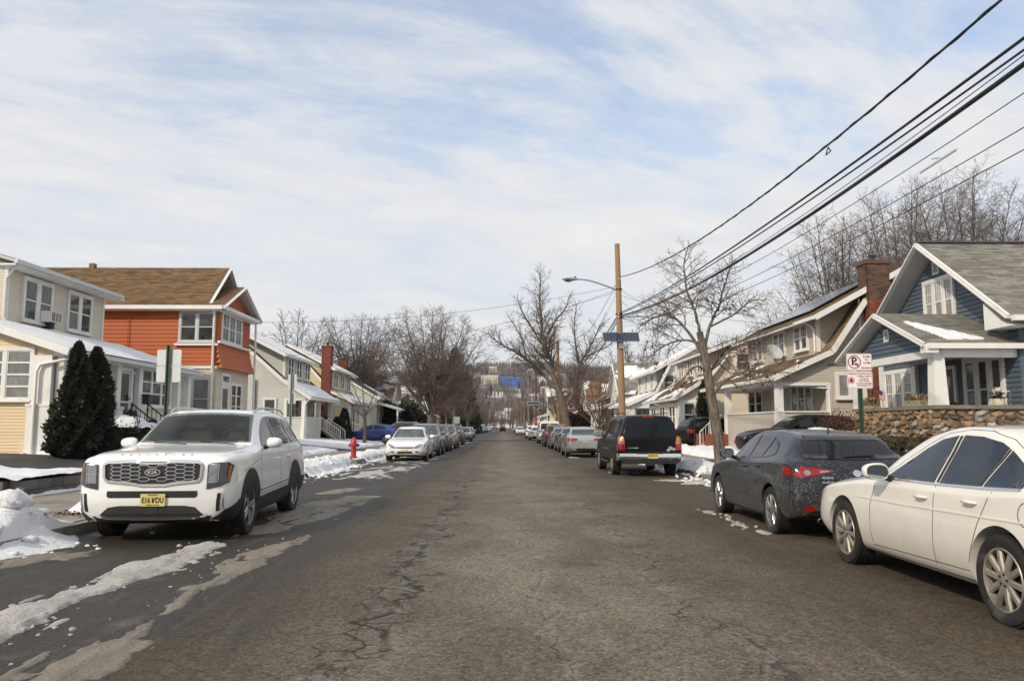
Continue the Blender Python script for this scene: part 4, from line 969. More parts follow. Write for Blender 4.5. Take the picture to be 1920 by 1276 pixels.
    def face(L,place):
        z=.62
        while z<1.93:
            hh=rs.uniform(.10,.21); p=rs.uniform(-.1,0)
            while p<L:
                wd=rs.uniform(.10,.40)
                me=protos[8] if rs.random()<.10 else rs.choice(protos[:8])
                o=link('stone',me,core); pos,ry_=place(p+wd/2,min(z+hh/2+rs.uniform(-.05,.05),1.9)); o.location=pos; q_=rs.uniform(.85,1.35); o.scale=(wd*1.14,.22*rs.uniform(.8,1.25),hh*1.25*q_); o.rotation_euler=(0,rs.uniform(-.5,.5),ry_); p+=wd
            z+=hh
    face(4.7,lambda q,z:((11.46,20.5+q,z),R(90)))
    face(3.0,lambda q,z:((11.5+q,20.56,z),0))
    return h
house_blue()
WHITE=siding_mat('siding_white',(.68,.67,.63)); TAN=siding_mat('siding_tan',(.64,.55,.44)); GREYS=siding_mat('siding_grey',(.33,.34,.34)); SAGE=siding_mat('siding_sage',(.34,.36,.29)); BROWNS=siding_mat('siding_brown',(.22,.15,.10))
PR3=dict(e=(10.3,3.25),k1=(12.5,4.6),k2=(13.6,6.0),de=(12.3,6.05),rd=(16.2,7.6),bk=(20.5,5.0),dw=12.6,px=10.7,fz=.9,ph=2.95,zb=.25,dsnow=0)
h=wthing('tan_house','tan house with a brown roof and white side door behind the leaning tree','house',(15,51,.6))
st=swoop_house(h,1,47.0,56.5,PR3,TAN,ROOFB,.15,snow=.06,porch_y=56.4,cols=(47.1,56.2),thr=.62)
window(h,FN(47.0),10.95,1.55,.62,1.35,fw=.1); door(h,FN(47.0),12.05,.95,.85,2.05,storm=True); window(h,FN(47.0),14.2,4.9,.8,1.0)
pf=FS(10.7,1)
for y in (48,51,54): window(h,pf,y,1.5,1.6,1.3,units=2,mull=.1)
d=FS(12.6,1)
for y in (48.6,51.2,53.8): window(h,d,y,4.9,1.2,1.0,units=2,mull=.12)
PR4=dict(e=(9.9,3.3),k1=(12.2,4.3),k2=(13.4,6.6),de=(11.9,5.9),rd=(16.0,8.2),bk=(20,5.0),dw=12.4,px=10.3,fz=.9,ph=1.9,zb=.25,dsnow=1)
h=wthing('white_house','white sided house with a dark roof and snowy porch beyond the tan house','house',(15,67,.6))
st=swoop_house(h,1,62.0,71.5,PR4,WHITE,ROOFD,.17,snow=.09,porch_y=71.4,cols=(62.1,66.5,71.2))
for y in (63.0,68.2): window(h,st,y,1.6,1.9,1.4,units=2,mull=.1)
door(h,st,66.0,.95); d=FS(12.4,1)
for y in (63.4,66,68.8): window(h,d,y,4.6,1.2,1.15,units=2,mull=.12)
window(h,FN(62),12.9,4.4,.8,1.2); window(h,FN(62),14.6,4.4,.8,1.2); window(h,FN(62),13.2,1.7,.8,1.3)

def simple_house(name,label,s,Xf,Y0,Y1,wm,rm,eave=5.6,ridge=8.0,gable=True,porch=True,snow=0,depth=9,chim=None,lod=0):
    h=wthing(name,label,'house',(s*(Xf+depth/2),(Y0+Y1)/2,.7)); zb=.4; X=lambda a:s*a; B=Xf+depth; my=(Y0+Y1)/2; pt=.2 if lod==0 else .4
    tab=.4 if lod==0 else 3.0; crs=.2 if lod==0 else .5
    if gable:
        G=[(Y0,zb),(Y1,zb),(Y1,eave),(my,ridge-.15),(Y0,eave)]; N=[(X(Xf),zb),(X(B),zb),(X(B),eave),(X(Xf),eave)]
    else:
        G=[(Y0,zb),(Y1,zb),(Y1,eave),(Y0,eave)]; N=[(X(Xf),zb),(X(B),zb),(X(B),eave),(X(Xf+depth/2),ridge-.15),(X(Xf),eave)]
    wall(h,FS(X(Xf),s),G,wm,pt); wall(h,FS(X(B),-s),G,wm,.6); wall(h,FN(Y0),N,wm,pt); wall(h,FF(Y1),N,wm,.6)
    o=.35; slopes=[]
    if gable:
        for ys in (-1,1):
            e=Y0-o if ys<0 else Y1+o; ez=eave-(ridge-eave)*o/(my-Y0)
            slopes.append(((X(Xf-o),e,ez),(X(B+o),e,ez),(X(B+o),my,ridge),(X(Xf-o),my,ridge)))
            board(h,(X(Xf-o-.02),e,ez-.09),(X(Xf-o-.02),my,ridge-.09),.05,.2,name='bargeboard',up=(1,0,0))
    else:
        for xs in (0,1):
            e=Xf-o if xs==0 else B+o; ez=eave-(ridge-eave)*o/(depth/2)
            slopes.append(((X(e),Y0-o,ez),(X(e),Y1+o,ez),(X(Xf+depth/2),Y1+o,ridge),(X(Xf+depth/2),Y0-o,ridge)))
            board(h,(X(e),Y0-o-.02,ez-.09),(X(Xf+depth/2),Y0-o-.02,ridge-.09),.05,.2,name='bargeboard')
    for i,q in enumerate(slopes):
        r,n=roof(h,*q,rm,course=crs,tab=tab)
        if snow: roof_snow(r,*q,n,th=.09,thr=snow,seed=Y0+i,res=30)
    f=FS(X(Xf),s); fN=FN(Y0); wd=Y1-Y0
    for k in range(2):
        window(h,f,Y0+wd*(.16+.42*k),eave-1.9,wd*.2,1.35,units=2 if lod==0 else 1,mull=.1,sill=False)
    if gable and ridge-eave>1.9: window(h,f,my-.55,eave+.35,1.1,1.0,units=2 if lod==0 else 1,mull=.1,sill=False)
    for k in range(3):
        for z in (eave-1.9,1.7): window(h,fN,*( (s*(Xf+depth*(.15+.3*k))-(.9 if s<0 else 0),z) ),.85,1.35,sill=False)
    if porch:
        e=Xf-2.2; q=((X(e-.3),Y0-.1,3.25),(X(e-.3),Y1+.1,3.25),(X(Xf),Y1+.1,4.0),(X(Xf),Y0-.1,4.0))
        r,n=roof(h,*q,rm,'porch_roof',course=crs,tab=tab)
        if snow: roof_snow(r,*q,n,th=.09,seed=Y0,res=30)
        MB().box(min(X(e),X(e+.15)),max(X(e),X(e+.15)),Y0,Y1,2.98,3.2).build('porch_beam',TRIM,h)
        MB().box(min(X(e),X(Xf)),max(X(e),X(Xf)),Y0,Y1,zb-.2,1.05).build('porch_floor',CONC,h)
        for k in range(4):
            y=Y0+.12+(wd-.24)*k/3; MB().box(min(X(e),X(e+.16)),max(X(e),X(e+.16)),y-.09,y+.09,1.05,3.0).build('porch_post',TRIM,h)
        for a,b in ((Y0+.2,my-.7),(my+.7,Y1-.2)): railing(h,(X(e+.08),a,1.05),(X(e+.08),b,1.05),8 if lod==0 else 4,.85)
        window(h,f,Y0+wd*.12,1.8,wd*.26,1.4,units=2,mull=.1,sill=False); window(h,f,Y0+wd*.62,1.8,wd*.26,1.4,units=2,mull=.1,sill=False); door(h,f,my-.45,1.05)
        steps(h,X(e-1.2),X(e),my-.7,my+.7,.3,1.05,4,'x',CONC)
    else:
        for k in range(2): window(h,f,Y0+wd*(.14+.44*k),1.7,wd*.24,1.4,units=2,mull=.1,sill=False)
        door(h,f,my-.4,1.0)
    if chim:
        cx=X(Xf+depth*.45); chimney(h,cx-.4,cx+.4,my-.4,my+.4,ridge-.6,ridge+1.1,chim) if lod==0 else MB().box(cx-.4,cx+.4,my-.4,my+.4,ridge-.6,ridge+1.1).build('chimney',chim,h)
    return h
simple_house('grey_roof_house','pale house with a broad dark roof behind the round evergreen bush',-1,12.8,81,91,PALE,ROOFD,4.6,7.6,False,True,.60,10,BRICK)
simple_house('sage_house','sage gabled house behind the big maple trunk',-1,13.5,96,104,SAGE,ROOFT,5.2,8.0,True,True,.55,10)
simple_house('shed_house','small white sided house with a porch left of the leaning maple',-1,12.5,110,118,WHITE,ROOFG,4.8,7.4,True,False,.5,9,None,1)
simple_house('far_tan_house','tan house before the tall dark spruces',-1,13,126,135,TAN,ROOFD,5.2,8,False,True,.5,9,None,1)
simple_house('far_cream_house','cream house with a snowy roof behind the dark spruces',-1,13,205,215,CREAM,ROOFG,5.4,8.2,True,True,.4,9,None,1)
simple_house('far_grey_house','grey house far down the left side of the street',-1,13,240,250,GREYS,ROOFD,5.4,8.2,False,True,.4,9,None,1)
simple_house('far_white_house','white gabled house at the far left end of the street',-1,12,280,290,WHITE,ROOFD,5.6,8.6,True,True,.4,9,None,1)
simple_house('gabled_house','white gabled house behind the reddish ornamental tree',1,12,78,86,WHITE,ROOFG,5.0,8.2,True,True,.55,9)
simple_house('brown_house','brown house with a grey roof beyond the white gabled house',1,12.3,92,100,BROWNS,ROOFG,5.0,7.8,False,True,.5,9)
simple_house('cream_gable_house','cream gabled house behind the big spreading tree',1,12,107,115,CREAM,ROOFB,5.2,8.0,True,True,.55,9,None,1)
h=simple_house('brick_house','red brick house with white porch beyond the spreading tree',1,9.6,128,138,BRICK,ROOFD,6.4,8.6,False,True,.5,9,None,1)
simple_house('far_yellow_house','pale yellow house beside the red brick house',1,9.0,146,155,YEL,ROOFD,6.0,8.8,True,True,.45,9,None,1)
simple_house('far_sage_house','sage house far along the right side by the pole row',1,10.5,172,182,SAGE,ROOFG,5.4,8.2,True,True,.4,9,None,1)
simple_house('far_pale_house','pale grey house far along the right side of the street',1,10.5,205,215,PALE,ROOFD,5.4,8.2,False,True,.4,9,None,1)
simple_house('far_brown_house','brown house at the far right end of the street',1,10.5,250,260,BROWNS,ROOFG,5.4,8.2,True,True,.4,9,None,1)

# ================================================================== hill and the town on it
def hill_z(X,Y):
    r=(X-60)/900.0
    crest=108*(1-.35*np.abs(r))*(1+.14*(fbm(X/210+4,Y/900+2,3)-.5)*2)
    return .5+crest*sstep(430,1500,Y)*(.75+.25*sstep(1000,1500,Y))
nx,ny=121,61
X,Y=np.meshgrid(np.linspace(-1500,1500,nx),np.linspace(420,2100,ny)); Z=hill_z(X,Y)-.6; Z[0]-=2
idx=np.arange(nx*ny).reshape(ny,nx); q=np.stack([idx[:-1,:-1],idx[:-1,1:],idx[1:,1:],idx[1:,:-1]],-1).reshape(-1,4)
def hill_mat():
    m,t,b=nodemat('wooded_hill'); vec=t.node('ShaderNodeTexCoord').outputs['Object']
    f=t.ramp(t.noise(t.mapping(vec,scale=(1,.5,1)),.018,5,.65),[(.46,0.0),(.56,1.0)])
    sp=t.node('ShaderNodeSeparateXYZ'); t.l.new(vec,sp.inputs[0])
    low=t.node('ShaderNodeMapRange',inp={'Value':sp.outputs[2],'From Min':30,'From Max':85,'To Min':.75,'To Max':.12}).outputs[0]
    t.l.new(t.mix(t.math('MULTIPLY',f,low),(.075,.060,.050),(.62,.63,.66)),b.inputs['Base Color']); b.inputs['Roughness'].default_value=.95; return m
link('hills',np_mesh('hills',np.stack([X.ravel(),Y.ravel(),Z.ravel()],1),q,hill_mat(),True),kind='structure')
def woods(name,n,xr,yr,h0,h1,matr,fan=9,keep=None,zf=hill_z,wd=.14,spread=.34):
    x=RNG.uniform(*xr,n); y=RNG.uniform(*yr,n)
    if keep is not None:
        k=keep(x,y); x,y=x[k],y[k]
    n=len(x); z=zf(x,y)-.5; H=RNG.uniform(h0,h1,n)
    az=RNG.uniform(0,6.283,(n,fan)); t0=RNG.uniform(.15,.6,(n,fan)); t1=t0+RNG.uniform(.25,.5,(n,fan)); sp_=RNG.uniform(.25,1,(n,fan))*spread
    az[:,0]=0; t0[:,0]=0; t1[:,0]=1; sp_[:,0]=.02
    b=np.stack([np.repeat(x[:,None],fan,1),np.repeat(y[:,None],fan,1),z[:,None]+t0*H[:,None]],-1)
    tip=np.stack([x[:,None]+np.cos(az)*sp_*H[:,None],y[:,None]+np.sin(az)*sp_*H[:,None],z[:,None]+np.minimum(t1,1)*H[:,None]],-1)
    wv=np.zeros_like(b); wv[...,0]=wd*(1.4-t0); wv2=np.zeros_like(b); wv2[...,1]=wd*(1.4-t0)*.8; wv[:,0]*=1.6
    V=np.stack([b-wv,b+wv,tip, b-wv2,b+wv2,tip],2).reshape(-1,3); T=np.arange(len(V)).reshape(-1,3)
    return link(name,np_mesh(name,V,T,matr),kind='stuff')
BARKH=mat('bare_wood_far',(.135,.105,.098),.95,island=.4); BARKV=mat('bare_wood_far_warm',(.13,.085,.06),.95,island=.4)
CONIF=mat('far_conifer',(.030,.042,.022),.95,island=.4)
woods('hill_woods',15000,(-700,800),(900,1640),9,16,BARKH,keep=lambda x,y:(fbm(x/70,y/110,3)>.40)|(y>1250))
woods('valley_woods',4200,(-330,330),(330,900),7,15,BARKV,keep=lambda x,y:((np.abs(x-2)>9)|(y>440))&((fbm(x/40+3,y/60,3)>.36)|((y>425)&(y<560))),zf=lambda x,y:np.where(y>425,hill_z(x,y),.7),fan=14,wd=.09)
woods('hill_conifers',260,(-260,320),(500,1250),8,15,CONIF,fan=40,wd=.5,spread=.22,keep=lambda x,y:np.abs(x-2)>12)
HM=[mat('hill_house_'+n,c,.8,var=(.4,.15)) for n,c in (('white',(.66,.65,.62)),('cream',(.58,.50,.38)),('grey',(.35,.36,.37)),('brown',(.26,.17,.12)),('blue',(.22,.30,.40)))]
WDARK=mat('far_window',(.03,.035,.04),.2)
WRAP=mat('blue_wrap',(.030,.15,.46),.55,var=(.25,.22))
hl=[('white','house on the hill left of the blue wrapped building',-42,1010,0,11,8,7),('cream','long cream block just behind the blue wrapped building',-17,1130,1,24,10,9),
('grey','grey house low on the hill above the dark spruces',-62,880,2,12,9,7),('white','white house on the hill right of the blue wrapped building',62,1120,0,16,9,8),
('cream','cream house at the right end of the hill row',92,1150,1,14,9,8),('brown','brown roofed house high on the hill at left',-75,1240,3,14,9,8),
('white','white house below the blue wrapped building',-4,920,0,12,8,6),('grey','grey house below the hill row near the pole line',34,840,2,11,8,6),
('cream','pale house high on the hill at far left',-110,1180,1,18,10,9),('white','snow-roofed house low on the hill left of the road',-30,760,0,10,8,6),
('blue','pale blue house on the hill above the spruces',-55,1130,4,12,8,8),('white','small white house among trees at the foot of the hill',24,700,0,9,8,6)]
hl+=[('white','white house at the left edge of the hill row near the spruce tops',-92,1060,0,13,9,8),('cream','cream house above and left of the blue wrapped building',-14,1290,1,12,9,7),('grey','grey house right of the cream block on the hill',48,1230,2,13,9,7),('white','tall white house second right of the blue wrapped building',82,1180,0,10,9,10),
('white','white house midway down the hill left of the road',-40,880,0,11,8,7),('cream','small cream house midway down the hill right of the road',52,930,1,11,8,7),('blue','pale blue house left of the cream block on the hill',-52,1190,4,11,8,7),('white','lowest white house straight above the end of the road',8,640,0,10,8,6)]
for i,(k,lab,x,y,mi,wd,dp,ht) in enumerate(hl):
    z=float(hill_z(np.array(x*1.),np.array(y*1.)))-1.0
    h=thing('hill_house',lab if lab.startswith(k) or lab.split()[0] in('pale','small','snow-roofed','long') else k+' '+lab,'house',(x,y,z),group='houses scattered on the far hill')
    MB().box(-wd/2,wd/2,-dp/2,dp/2,-3,ht).build('wall',HM[mi],h)
    r=MB(); r.prism([(-wd/2-.4,-dp/2-.5,ht),(wd/2+.4,-dp/2-.5,ht),(wd/2+.4,0,ht+2.6),(-wd/2-.4,0,ht+2.6)],(0,0,.3)).prism([(-wd/2-.4,dp/2+.5,ht),(wd/2+.4,dp/2+.5,ht),(wd/2+.4,0,ht+2.6),(-wd/2-.4,0,ht+2.6)],(0,0,.3)); r.build('roof',SNOWM if i%3 else ROOFD,h)
    for c in range(max(2,int(wd/4))):
        for rr in range(2):
            wx=-wd/2+wd*(c+.5)/max(2,int(wd/4)); MB().box(wx-.7,wx+.7,-dp/2-.08,-dp/2+.05,1+rr*3.0,2.7+rr*3.0).build('window',WDARK,h)
x,y=13.0,1075; z=float(hill_z(np.array(x),np.array(y*1.)))-1
h=thing('wrapped_building','bright blue wrapped apartment building on the far hill','building',(x,y,z))
MB().box(-14,14,-7,7,-4,12).box(-14.6,-6,-7.8,-6.9,-4,12.8).box(2,8,-7.8,-6.9,-4,12.8).build('wall',WRAP,h)
MB().box(-14.4,14.4,-7.4,7.4,12.0,12.5).build('roof',SNOWM,h)
for r_ in range(4):
    for c in range(7):
        wx=-12+c*4; MB().box(wx-.6,wx+.6,-8.0,-6.95,.8+r_*2.9,2.4+r_*2.9).build('window',mat('wrap_window',(.02,.06,.2),.3),h)
# ================================================================== bare trees
def bark(name,col,dark):
    m,t,b=nodemat(name); vec=t.node('ShaderNodeTexCoord').outputs['Object']
    n=t.noise(t.mapping(vec,scale=(7,7,1.3)),2.2,6,.65,.3)
    t.l.new(t.mix(t.ramp(n,[(.38,0.0),(.62,1.0)]),dark,col),b.inputs['Base Color']); b.inputs['Roughness'].default_value=.92
    t.l.new(t.bump(n,.9,.04),b.inputs['Normal']); return m
BARK=bark('bark_grey',(.20,.165,.125),(.06,.047,.036)); BARKD=bark('bark_dark',(.15,.118,.095),(.045,.035,.028)); BARKR=bark('bark_reddish',(.15,.085,.065),(.06,.032,.026))
TWIG=mat('twig_brown',(.145,.112,.090),.95,var=(1,.3)); TWIGD=mat('twig_dark',(.115,.090,.076),.95,var=(1,.3)); TWIGR=mat('twig_red',(.135,.062,.048),.95,var=(1,.3))
def _n(v):
    l=math.sqrt(v[0]*v[0]+v[1]*v[1]+v[2]*v[2]) or 1e-9; return (v[0]/l,v[1]/l,v[2]/l)
def perp(d,az):
    a=(-d[1],d[0],0) if abs(d[2])<.95 else (1,0,0); a=_n(a)
    b=(d[1]*a[2]-d[2]*a[1],d[2]*a[0]-d[0]*a[2],d[0]*a[1]-d[1]*a[0]); c,s=math.cos(az),math.sin(az)
    return (a[0]*c+b[0]*s,a[1]*c+b[1]*s,a[2]*c+b[2]*s)
def grow(S,rs,p,d,L,r,lv,prm,rmin):
    """curved tapering branch with side shoots; S collects (p0,p1,r0,r1,level)"""
    q=prm[lv]; n=max(2,int(L/q['seg'])); st=L/n; pts=[p]; rad=[r]; dirs=[d]
    for i in range(n):
        w_=q['wob']
        d=_n((d[0]+rs.gauss(0,w_),d[1]+rs.gauss(0,w_),d[2]+rs.gauss(0,w_)*.7+q['up']*st))
        p=(p[0]+d[0]*st,p[1]+d[1]*st,p[2]+d[2]*st); rr=max(rmin,r*(1-.82*(i+1)/n))
        S.append((pts[-1],p,rad[-1],rr,lv)); pts.append(p); rad.append(rr); dirs.append(d)
    shoots(S,rs,pts,rad,dirs,L,lv,prm,rmin)
def shoots(S,rs,pts,rad,dirs,L,lv,prm,rmin,start=None):
    if lv+1>=len(prm): return
    q=prm[lv]; n=len(pts)-1; k=max(1,int(L*q['den']+rs.random())); az=rs.random()*6.28; s0=q['start'] if start is None else start
    for j in range(k):
        t=s0+(1-s0)*((j+rs.random()*.8)/k); t=min(t,.985)
        i=min(n-1,int(t*n)); f=t*n-i; a,b=pts[i],pts[i+1]; p=(a[0]+(b[0]-a[0])*f,a[1]+(b[1]-a[1])*f,a[2]+(b[2]-a[2])*f)
        d=dirs[min(i+1,n)]; az+=2.4+rs.uniform(-.5,.5); o=perp(d,az); ang=q['ang']*rs.uniform(.65,1.3); c,s=math.cos(ang),math.sin(ang)
        nd=_n((d[0]*c+o[0]*s,d[1]*c+o[1]*s,d[2]*c+o[2]*s))
        grow(S,rs,p,nd,L*q['ratio']*(1.15-.75*t)*rs.uniform(.6,1.2),max(rmin,min(rad[i]*.7,rad[i]*.45+.003)),lv+1,prm,rmin)
def seg_mesh(name,S,k,matr):
    A=np.array([s[0] for s in S]);B=np.array([s[1] for s in S]);ra=np.array([s[2] for s in S]);rb=np.array([s[3] for s in S])
    D=B-A; L=np.linalg.norm(D,axis=1,keepdims=True)+1e-9; D=D/L; B=B+D*np.minimum(rb[:,None]*.6,L*.3)
    U=np.where(np.abs(D[:,2:3])>.9,np.array([[1.,0,0]]),np.array([[0,0,1.]])); a=np.cross(D,U); a/=np.linalg.norm(a,axis=1,keepdims=True); b=np.cross(D,a)
    V=[]
    for j in range(k):
        c,s=math.cos(6.28319*j/k),math.sin(6.28319*j/k); o=a*c+b*s; V.append(A+o*ra[:,None]); V.append(B+o*rb[:,None])
    V=np.stack(V,1); n=len(S); base=np.arange(n)[:,None]*(2*k)
    F=np.stack([np.concatenate([base+2*j,base+2*((j+1)%k),base+2*((j+1)%k)+1,base+2*j+1],1) for j in range(k)],1).reshape(-1,4)
    return np_mesh(name,V.reshape(-1,3),F,matr,smooth=k>3)
def smoothpath(P,n=5):
    P=[Vector(p) for p in P]; out=[]
    for i in range(len(P)-1):
        a,b,c,d=P[max(i-1,0)],P[i],P[i+1],P[min(i+2,len(P)-1)]
        for j in range(n):
            t=j/n; out.append(.5*((2*b)+(c-a)*t+(2*a-5*b+4*c-d)*t*t+(3*b-a-3*c+d)*t**3))
    return out+[P[-1]]
def tree(name,label,loc,trunk,limbs,prm,matr,tw,seed,rmin=.006,group=None,flare=1.25,cat='tree'):
    """trunk/limbs: ([points],r0,r1) in metres from the foot"""
    rs=random.Random(seed); t=thing(name,label,cat,loc,group=group); big=MB(); S=[]
    P=smoothpath(trunk[0],6); n=len(P); R_=[trunk[1]+(trunk[2]-trunk[1])*i/(n-1) for i in range(n)]
    for i in range(n):
        if i<5: R_[i]*=1+(flare-1)*(1-i/5)**2
        R_[i]*=1+rs.uniform(-.03,.03)
    big.tube(P,R_,14)
    for i,(L,r0,r1) in enumerate(limbs):
        Q=smoothpath(L,5); Q=[Q[0]]+[q+Vector((rs.gauss(0,.05),rs.gauss(0,.05),rs.gauss(0,.03)))*r0*4 for q in Q[1:]]
        m=len(Q); rr=[r0+(r1-r0)*(k/(m-1))**.8 for k in range(m)]; big.tube(Q,rr,9)
        pts=[tuple(q) for q in Q]; dirs=[_n(tuple(Q[min(k+1,m-1)]-Q[max(k-1,0)])) for k in range(m)]
        ln=sum((Q[k+1]-Q[k]).length for k in range(m-1))
        shoots(S,rs,pts,rr,dirs,ln,0,prm,rmin)
        grow(S,rs,pts[-1],dirs[-1],ln*.10,r1,1,prm,rmin)
    big.build('trunk',matr,t,smooth=60)
    mid=[s for s in S if s[4]<=1 and s[2]>rmin*2.0]; sm=[s for s in S if not(s[4]<=1 and s[2]>rmin*2.0)]
    if mid: link('branches',seg_mesh('branches',mid,5,matr),t,kind='stuff')
    if sm: link('twigs',seg_mesh('twigs',sm,3,tw),t,kind='stuff')
    return t,S
def PRM(seg=(.5,.4,.25,.18),den=(1.5,2.2,4.0),ang=(.75,.7,.75),ratio=(.5,.5,.45),up=(.05,.05,.05,.04),wob=(.10,.14,.18,.2),start=(.28,.2,.15,.1)):
    return [dict(seg=seg[i],den=den[i] if i<len(den) else 0,ang=ang[i] if i<len(ang) else .7,ratio=ratio[i] if i<len(ratio) else .4,up=up[i],wob=wob[i],start=start[i]) for i in range(len(seg))]
# near leaning tree on the right verge, still holding a few dead leaves
T0=(6.62,23.9,.12)
t,S=tree('leaning_tree','leaning bare street tree with a few red dead leaves beside the dark hatchback',T0,
 ([(0.05,0,-.1),(-.02,0,.9),(-.16,.02,2.0),(-.28,.05,3.0),(-.36,.05,3.6),(-.5,.06,4.3)],.19,.10),
 [([(-.45,.05,4.1),(-.62,0,4.8),(-.85,-.05,5.5),(-.95,.0,6.3),(-.80,.05,6.9)],.058,.012),
  ([(-.38,.05,3.7),(-.15,.15,4.5),(.20,.2,5.2),(.42,.15,6.0),(.62,.1,6.5)],.062,.012),
  ([(-.36,.05,3.5),(-.8,.2,4.3),(-1.35,.35,4.85),(-1.9,.3,4.75),(-2.3,.1,4.5)],.062,.012),
  ([(-.20,0,2.35),(.18,-.15,2.75),(.75,-.25,3.05),(1.35,-.3,3.05),(2.0,-.5,3.0)],.068,.012),
  ([(-.30,.05,3.0),(.1,.4,3.3),(.6,.8,3.75),(1.3,1.1,4.1),(1.8,1.2,4.15)],.058,.012),
  ([(-.33,.0,3.1),(-.75,-.2,3.2),(-1.2,-.3,2.75),(-1.7,-.3,2.5)],.045,.010),
  ([(-.40,.0,3.9),(-.9,.6,4.1),(-1.5,1.0,3.9),(-2.1,1.2,3.4)],.045,.010),
  ([(-.18,.14,4.45),(.7,.3,4.9),(1.2,.4,5.3),(1.7,.4,5.35)],.038,.010)],
 PRM(seg=(.3,.2,.14,.10),den=(7.5,11.0,13.0),ratio=(.46,.50,.48),ang=(.95,.85,.8),up=(.02,-.06,.02,.05),wob=(.12,.18,.22,.22)),BARK,TWIG,11,rmin=.0032)
rs=random.Random(5); mb=MB()
tips=[s for s in S if s[4]>=2]
cl=[rs.choice(tips)[1] for _ in range(46)]
cl=[c for c in cl if c[2]<5.0 and rs.random()<.8]
for c in cl:
    for _ in range(rs.randint(4,20)):
        p=Vector(c)+Vector((rs.gauss(0,.13),rs.gauss(0,.13),rs.gauss(-.03,.10))); s=rs.uniform(.025,.05)
        M=Matrix.Rotation(rs.uniform(0,6.3),3,'Z')@Matrix.Rotation(rs.uniform(.4,2.6),3,'X')
        a=M@Vector((s,0,0)); b=M@Vector((0,s*1.3,0)); n_=M@Vector((0,0,s*.35)); mb.add([p-b,p+a+n_,p+b,p-a+n_],[(0,1,2),(0,2,3)])
mb.build('dead_leaves',mat('dead_leaf',(.115,.040,.022),.85,island=.5),t,kind='stuff')
# big vase shaped maple, left verge
def vase(h,rad,n,seed,zf,r0,spread=1.0,lean=(0,0),zc=.42):
    """limbs fanning from the fork to points on a rounded dome"""
    rs=random.Random(seed); L=[]; h2=h*.90; C=h*zc
    for i in range(n):
        f=(i+.5)/n; ph=R(6+74*f**.8)+rs.uniform(-.07,.07); a=i*2.39996+rs.uniform(-.3,.3)
        q=rad*.88*math.sin(ph)**.85*spread; z1=C+(h2-C)*math.cos(ph)*rs.uniform(.92,1.03); c,s=math.cos(a),math.sin(a); z0=zf+rs.uniform(-.5,.35)*(1 if f>.4 else .3)
        bow=rs.uniform(.30,.42); dz=z1-z0
        L.append(([(0,0,z0),(c*q*.22,s*q*.22,z0+dz*.24),(c*q*.55,s*q*.55,z0+dz*.55),(c*q*.82+lean[0],s*q*.82+lean[1],z0+dz*.82),(c*q+lean[0],s*q+lean[1],z1)],r0*rs.uniform(.30,.46)*(1.15-.45*f),.018))
    return L
MAPLE=PRM(seg=(.8,.6,.35,.25),den=(3.0,4.0,5.5),ratio=(.30,.50,.52),ang=(.85,.8,.8),up=(.05,.03,.03,.02),wob=(.08,.13,.18,.2),start=(.22,.15,.1,.1))
tree('vase_maple','big bare maple with a vase-shaped crown on the left verge beyond the white sedan',(-7.0,79,.1),([(0,0,-.1),(0,0,1.2),(.05,0,2.6)],.50,.46),vase(14.6,7.2,24,3,2.4,.33),MAPLE,BARK,TWIG,21,rmin=.008)
tree('wide_maple','bare wide-crowned tree behind the houses left of the vase-shaped maple',(-17.5,96,.6),([(0,0,-.1),(0,0,2.5),(0,0,5)],.42,.36),vase(16.2,8.8,24,8,4.6,.32,1.0),MAPLE,BARKD,TWIGD,22,rmin=.009)
# spreading tree on the right
tree('spreading_tree','tall bare tree with a leaning trunk and long low left limb on the right verge',(6.9,84,.1),
 ([(.3,0,-.1),(0,0,2.0),(-.5,0,4.3),(-.8,0,5.4)],.50,.40),
 [([(-.75,0,5.2),(-2.4,.3,7.0),(-4.6,.6,9.0),(-6.8,.4,10.2),(-8.3,.2,11.3)],.26,.04),
  ([(-.8,0,5.2),(-1.5,0,8.0),(-2.3,0,11.0),(-2.7,.2,14.5),(-2.6,.2,17.6)],.32,.04),
  ([(-.2,0,3.4),(.9,0,5.2),(1.6,.2,8.0),(2.9,.2,10.5),(4.0,.2,12.6)],.27,.04),
  ([(-2.2,0,10.6),(-1.2,.5,12.6),(.0,.6,14.2),(.6,.5,15.8)],.14,.03),
  ([(-2.0,0,9.5),(-3.4,-.3,11.6),(-4.6,-.5,13.6),(-5.2,-.4,15.2)],.14,.03),
  ([(1.6,.2,8.0),(1.0,-.6,10.4),(.9,-1,12.6),(1.2,-1.1,14.4)],.12,.03),
  ([(1.9,.2,8.8),(3.6,.4,9.6),(5.0,.6,10.4),(5.6,.5,11.6)],.11,.03),
  ([(-4.2,.5,8.7),(-4.6,.3,10.6),(-5.4,.3,12.2),(-6.2,.3,13.4)],.10,.03),
  ([(-1.1,0,6.6),(-2.6,1.5,8.2),(-4.0,2.6,10.0),(-4.8,3.0,12)],.13,.03),
  ([(.9,0,5.4),(2.6,-.8,6.6),(4.4,-1.2,7.6),(5.8,-1.3,8.4)],.10,.025)],
 PRM(seg=(.8,.6,.4,.28),den=(3.2,3.8,5.5),ratio=(.32,.50,.52),ang=(.8,.8,.8),up=(.04,.03,.03,.02),wob=(.10,.14,.18,.2),start=(.2,.15,.1,.1)),BARK,TWIG,23,rmin=.009)
tree('ornamental_tree','low reddish many-stemmed tree behind the black suburban SUV',(9.6,77,.25),([(0,0,-.1),(0,0,.7),(0,0,1.3)],.24,.2),vase(7.2,3.4,10,5,1.1,.2,1.1),
 PRM(seg=(.5,.35,.25,.18),den=(3.0,4.2,5.5),ratio=(.36,.44,.42),ang=(.7,.7,.75),up=(.04,.04,.04,.04)),BARKR,TWIGR,24,rmin=.009)
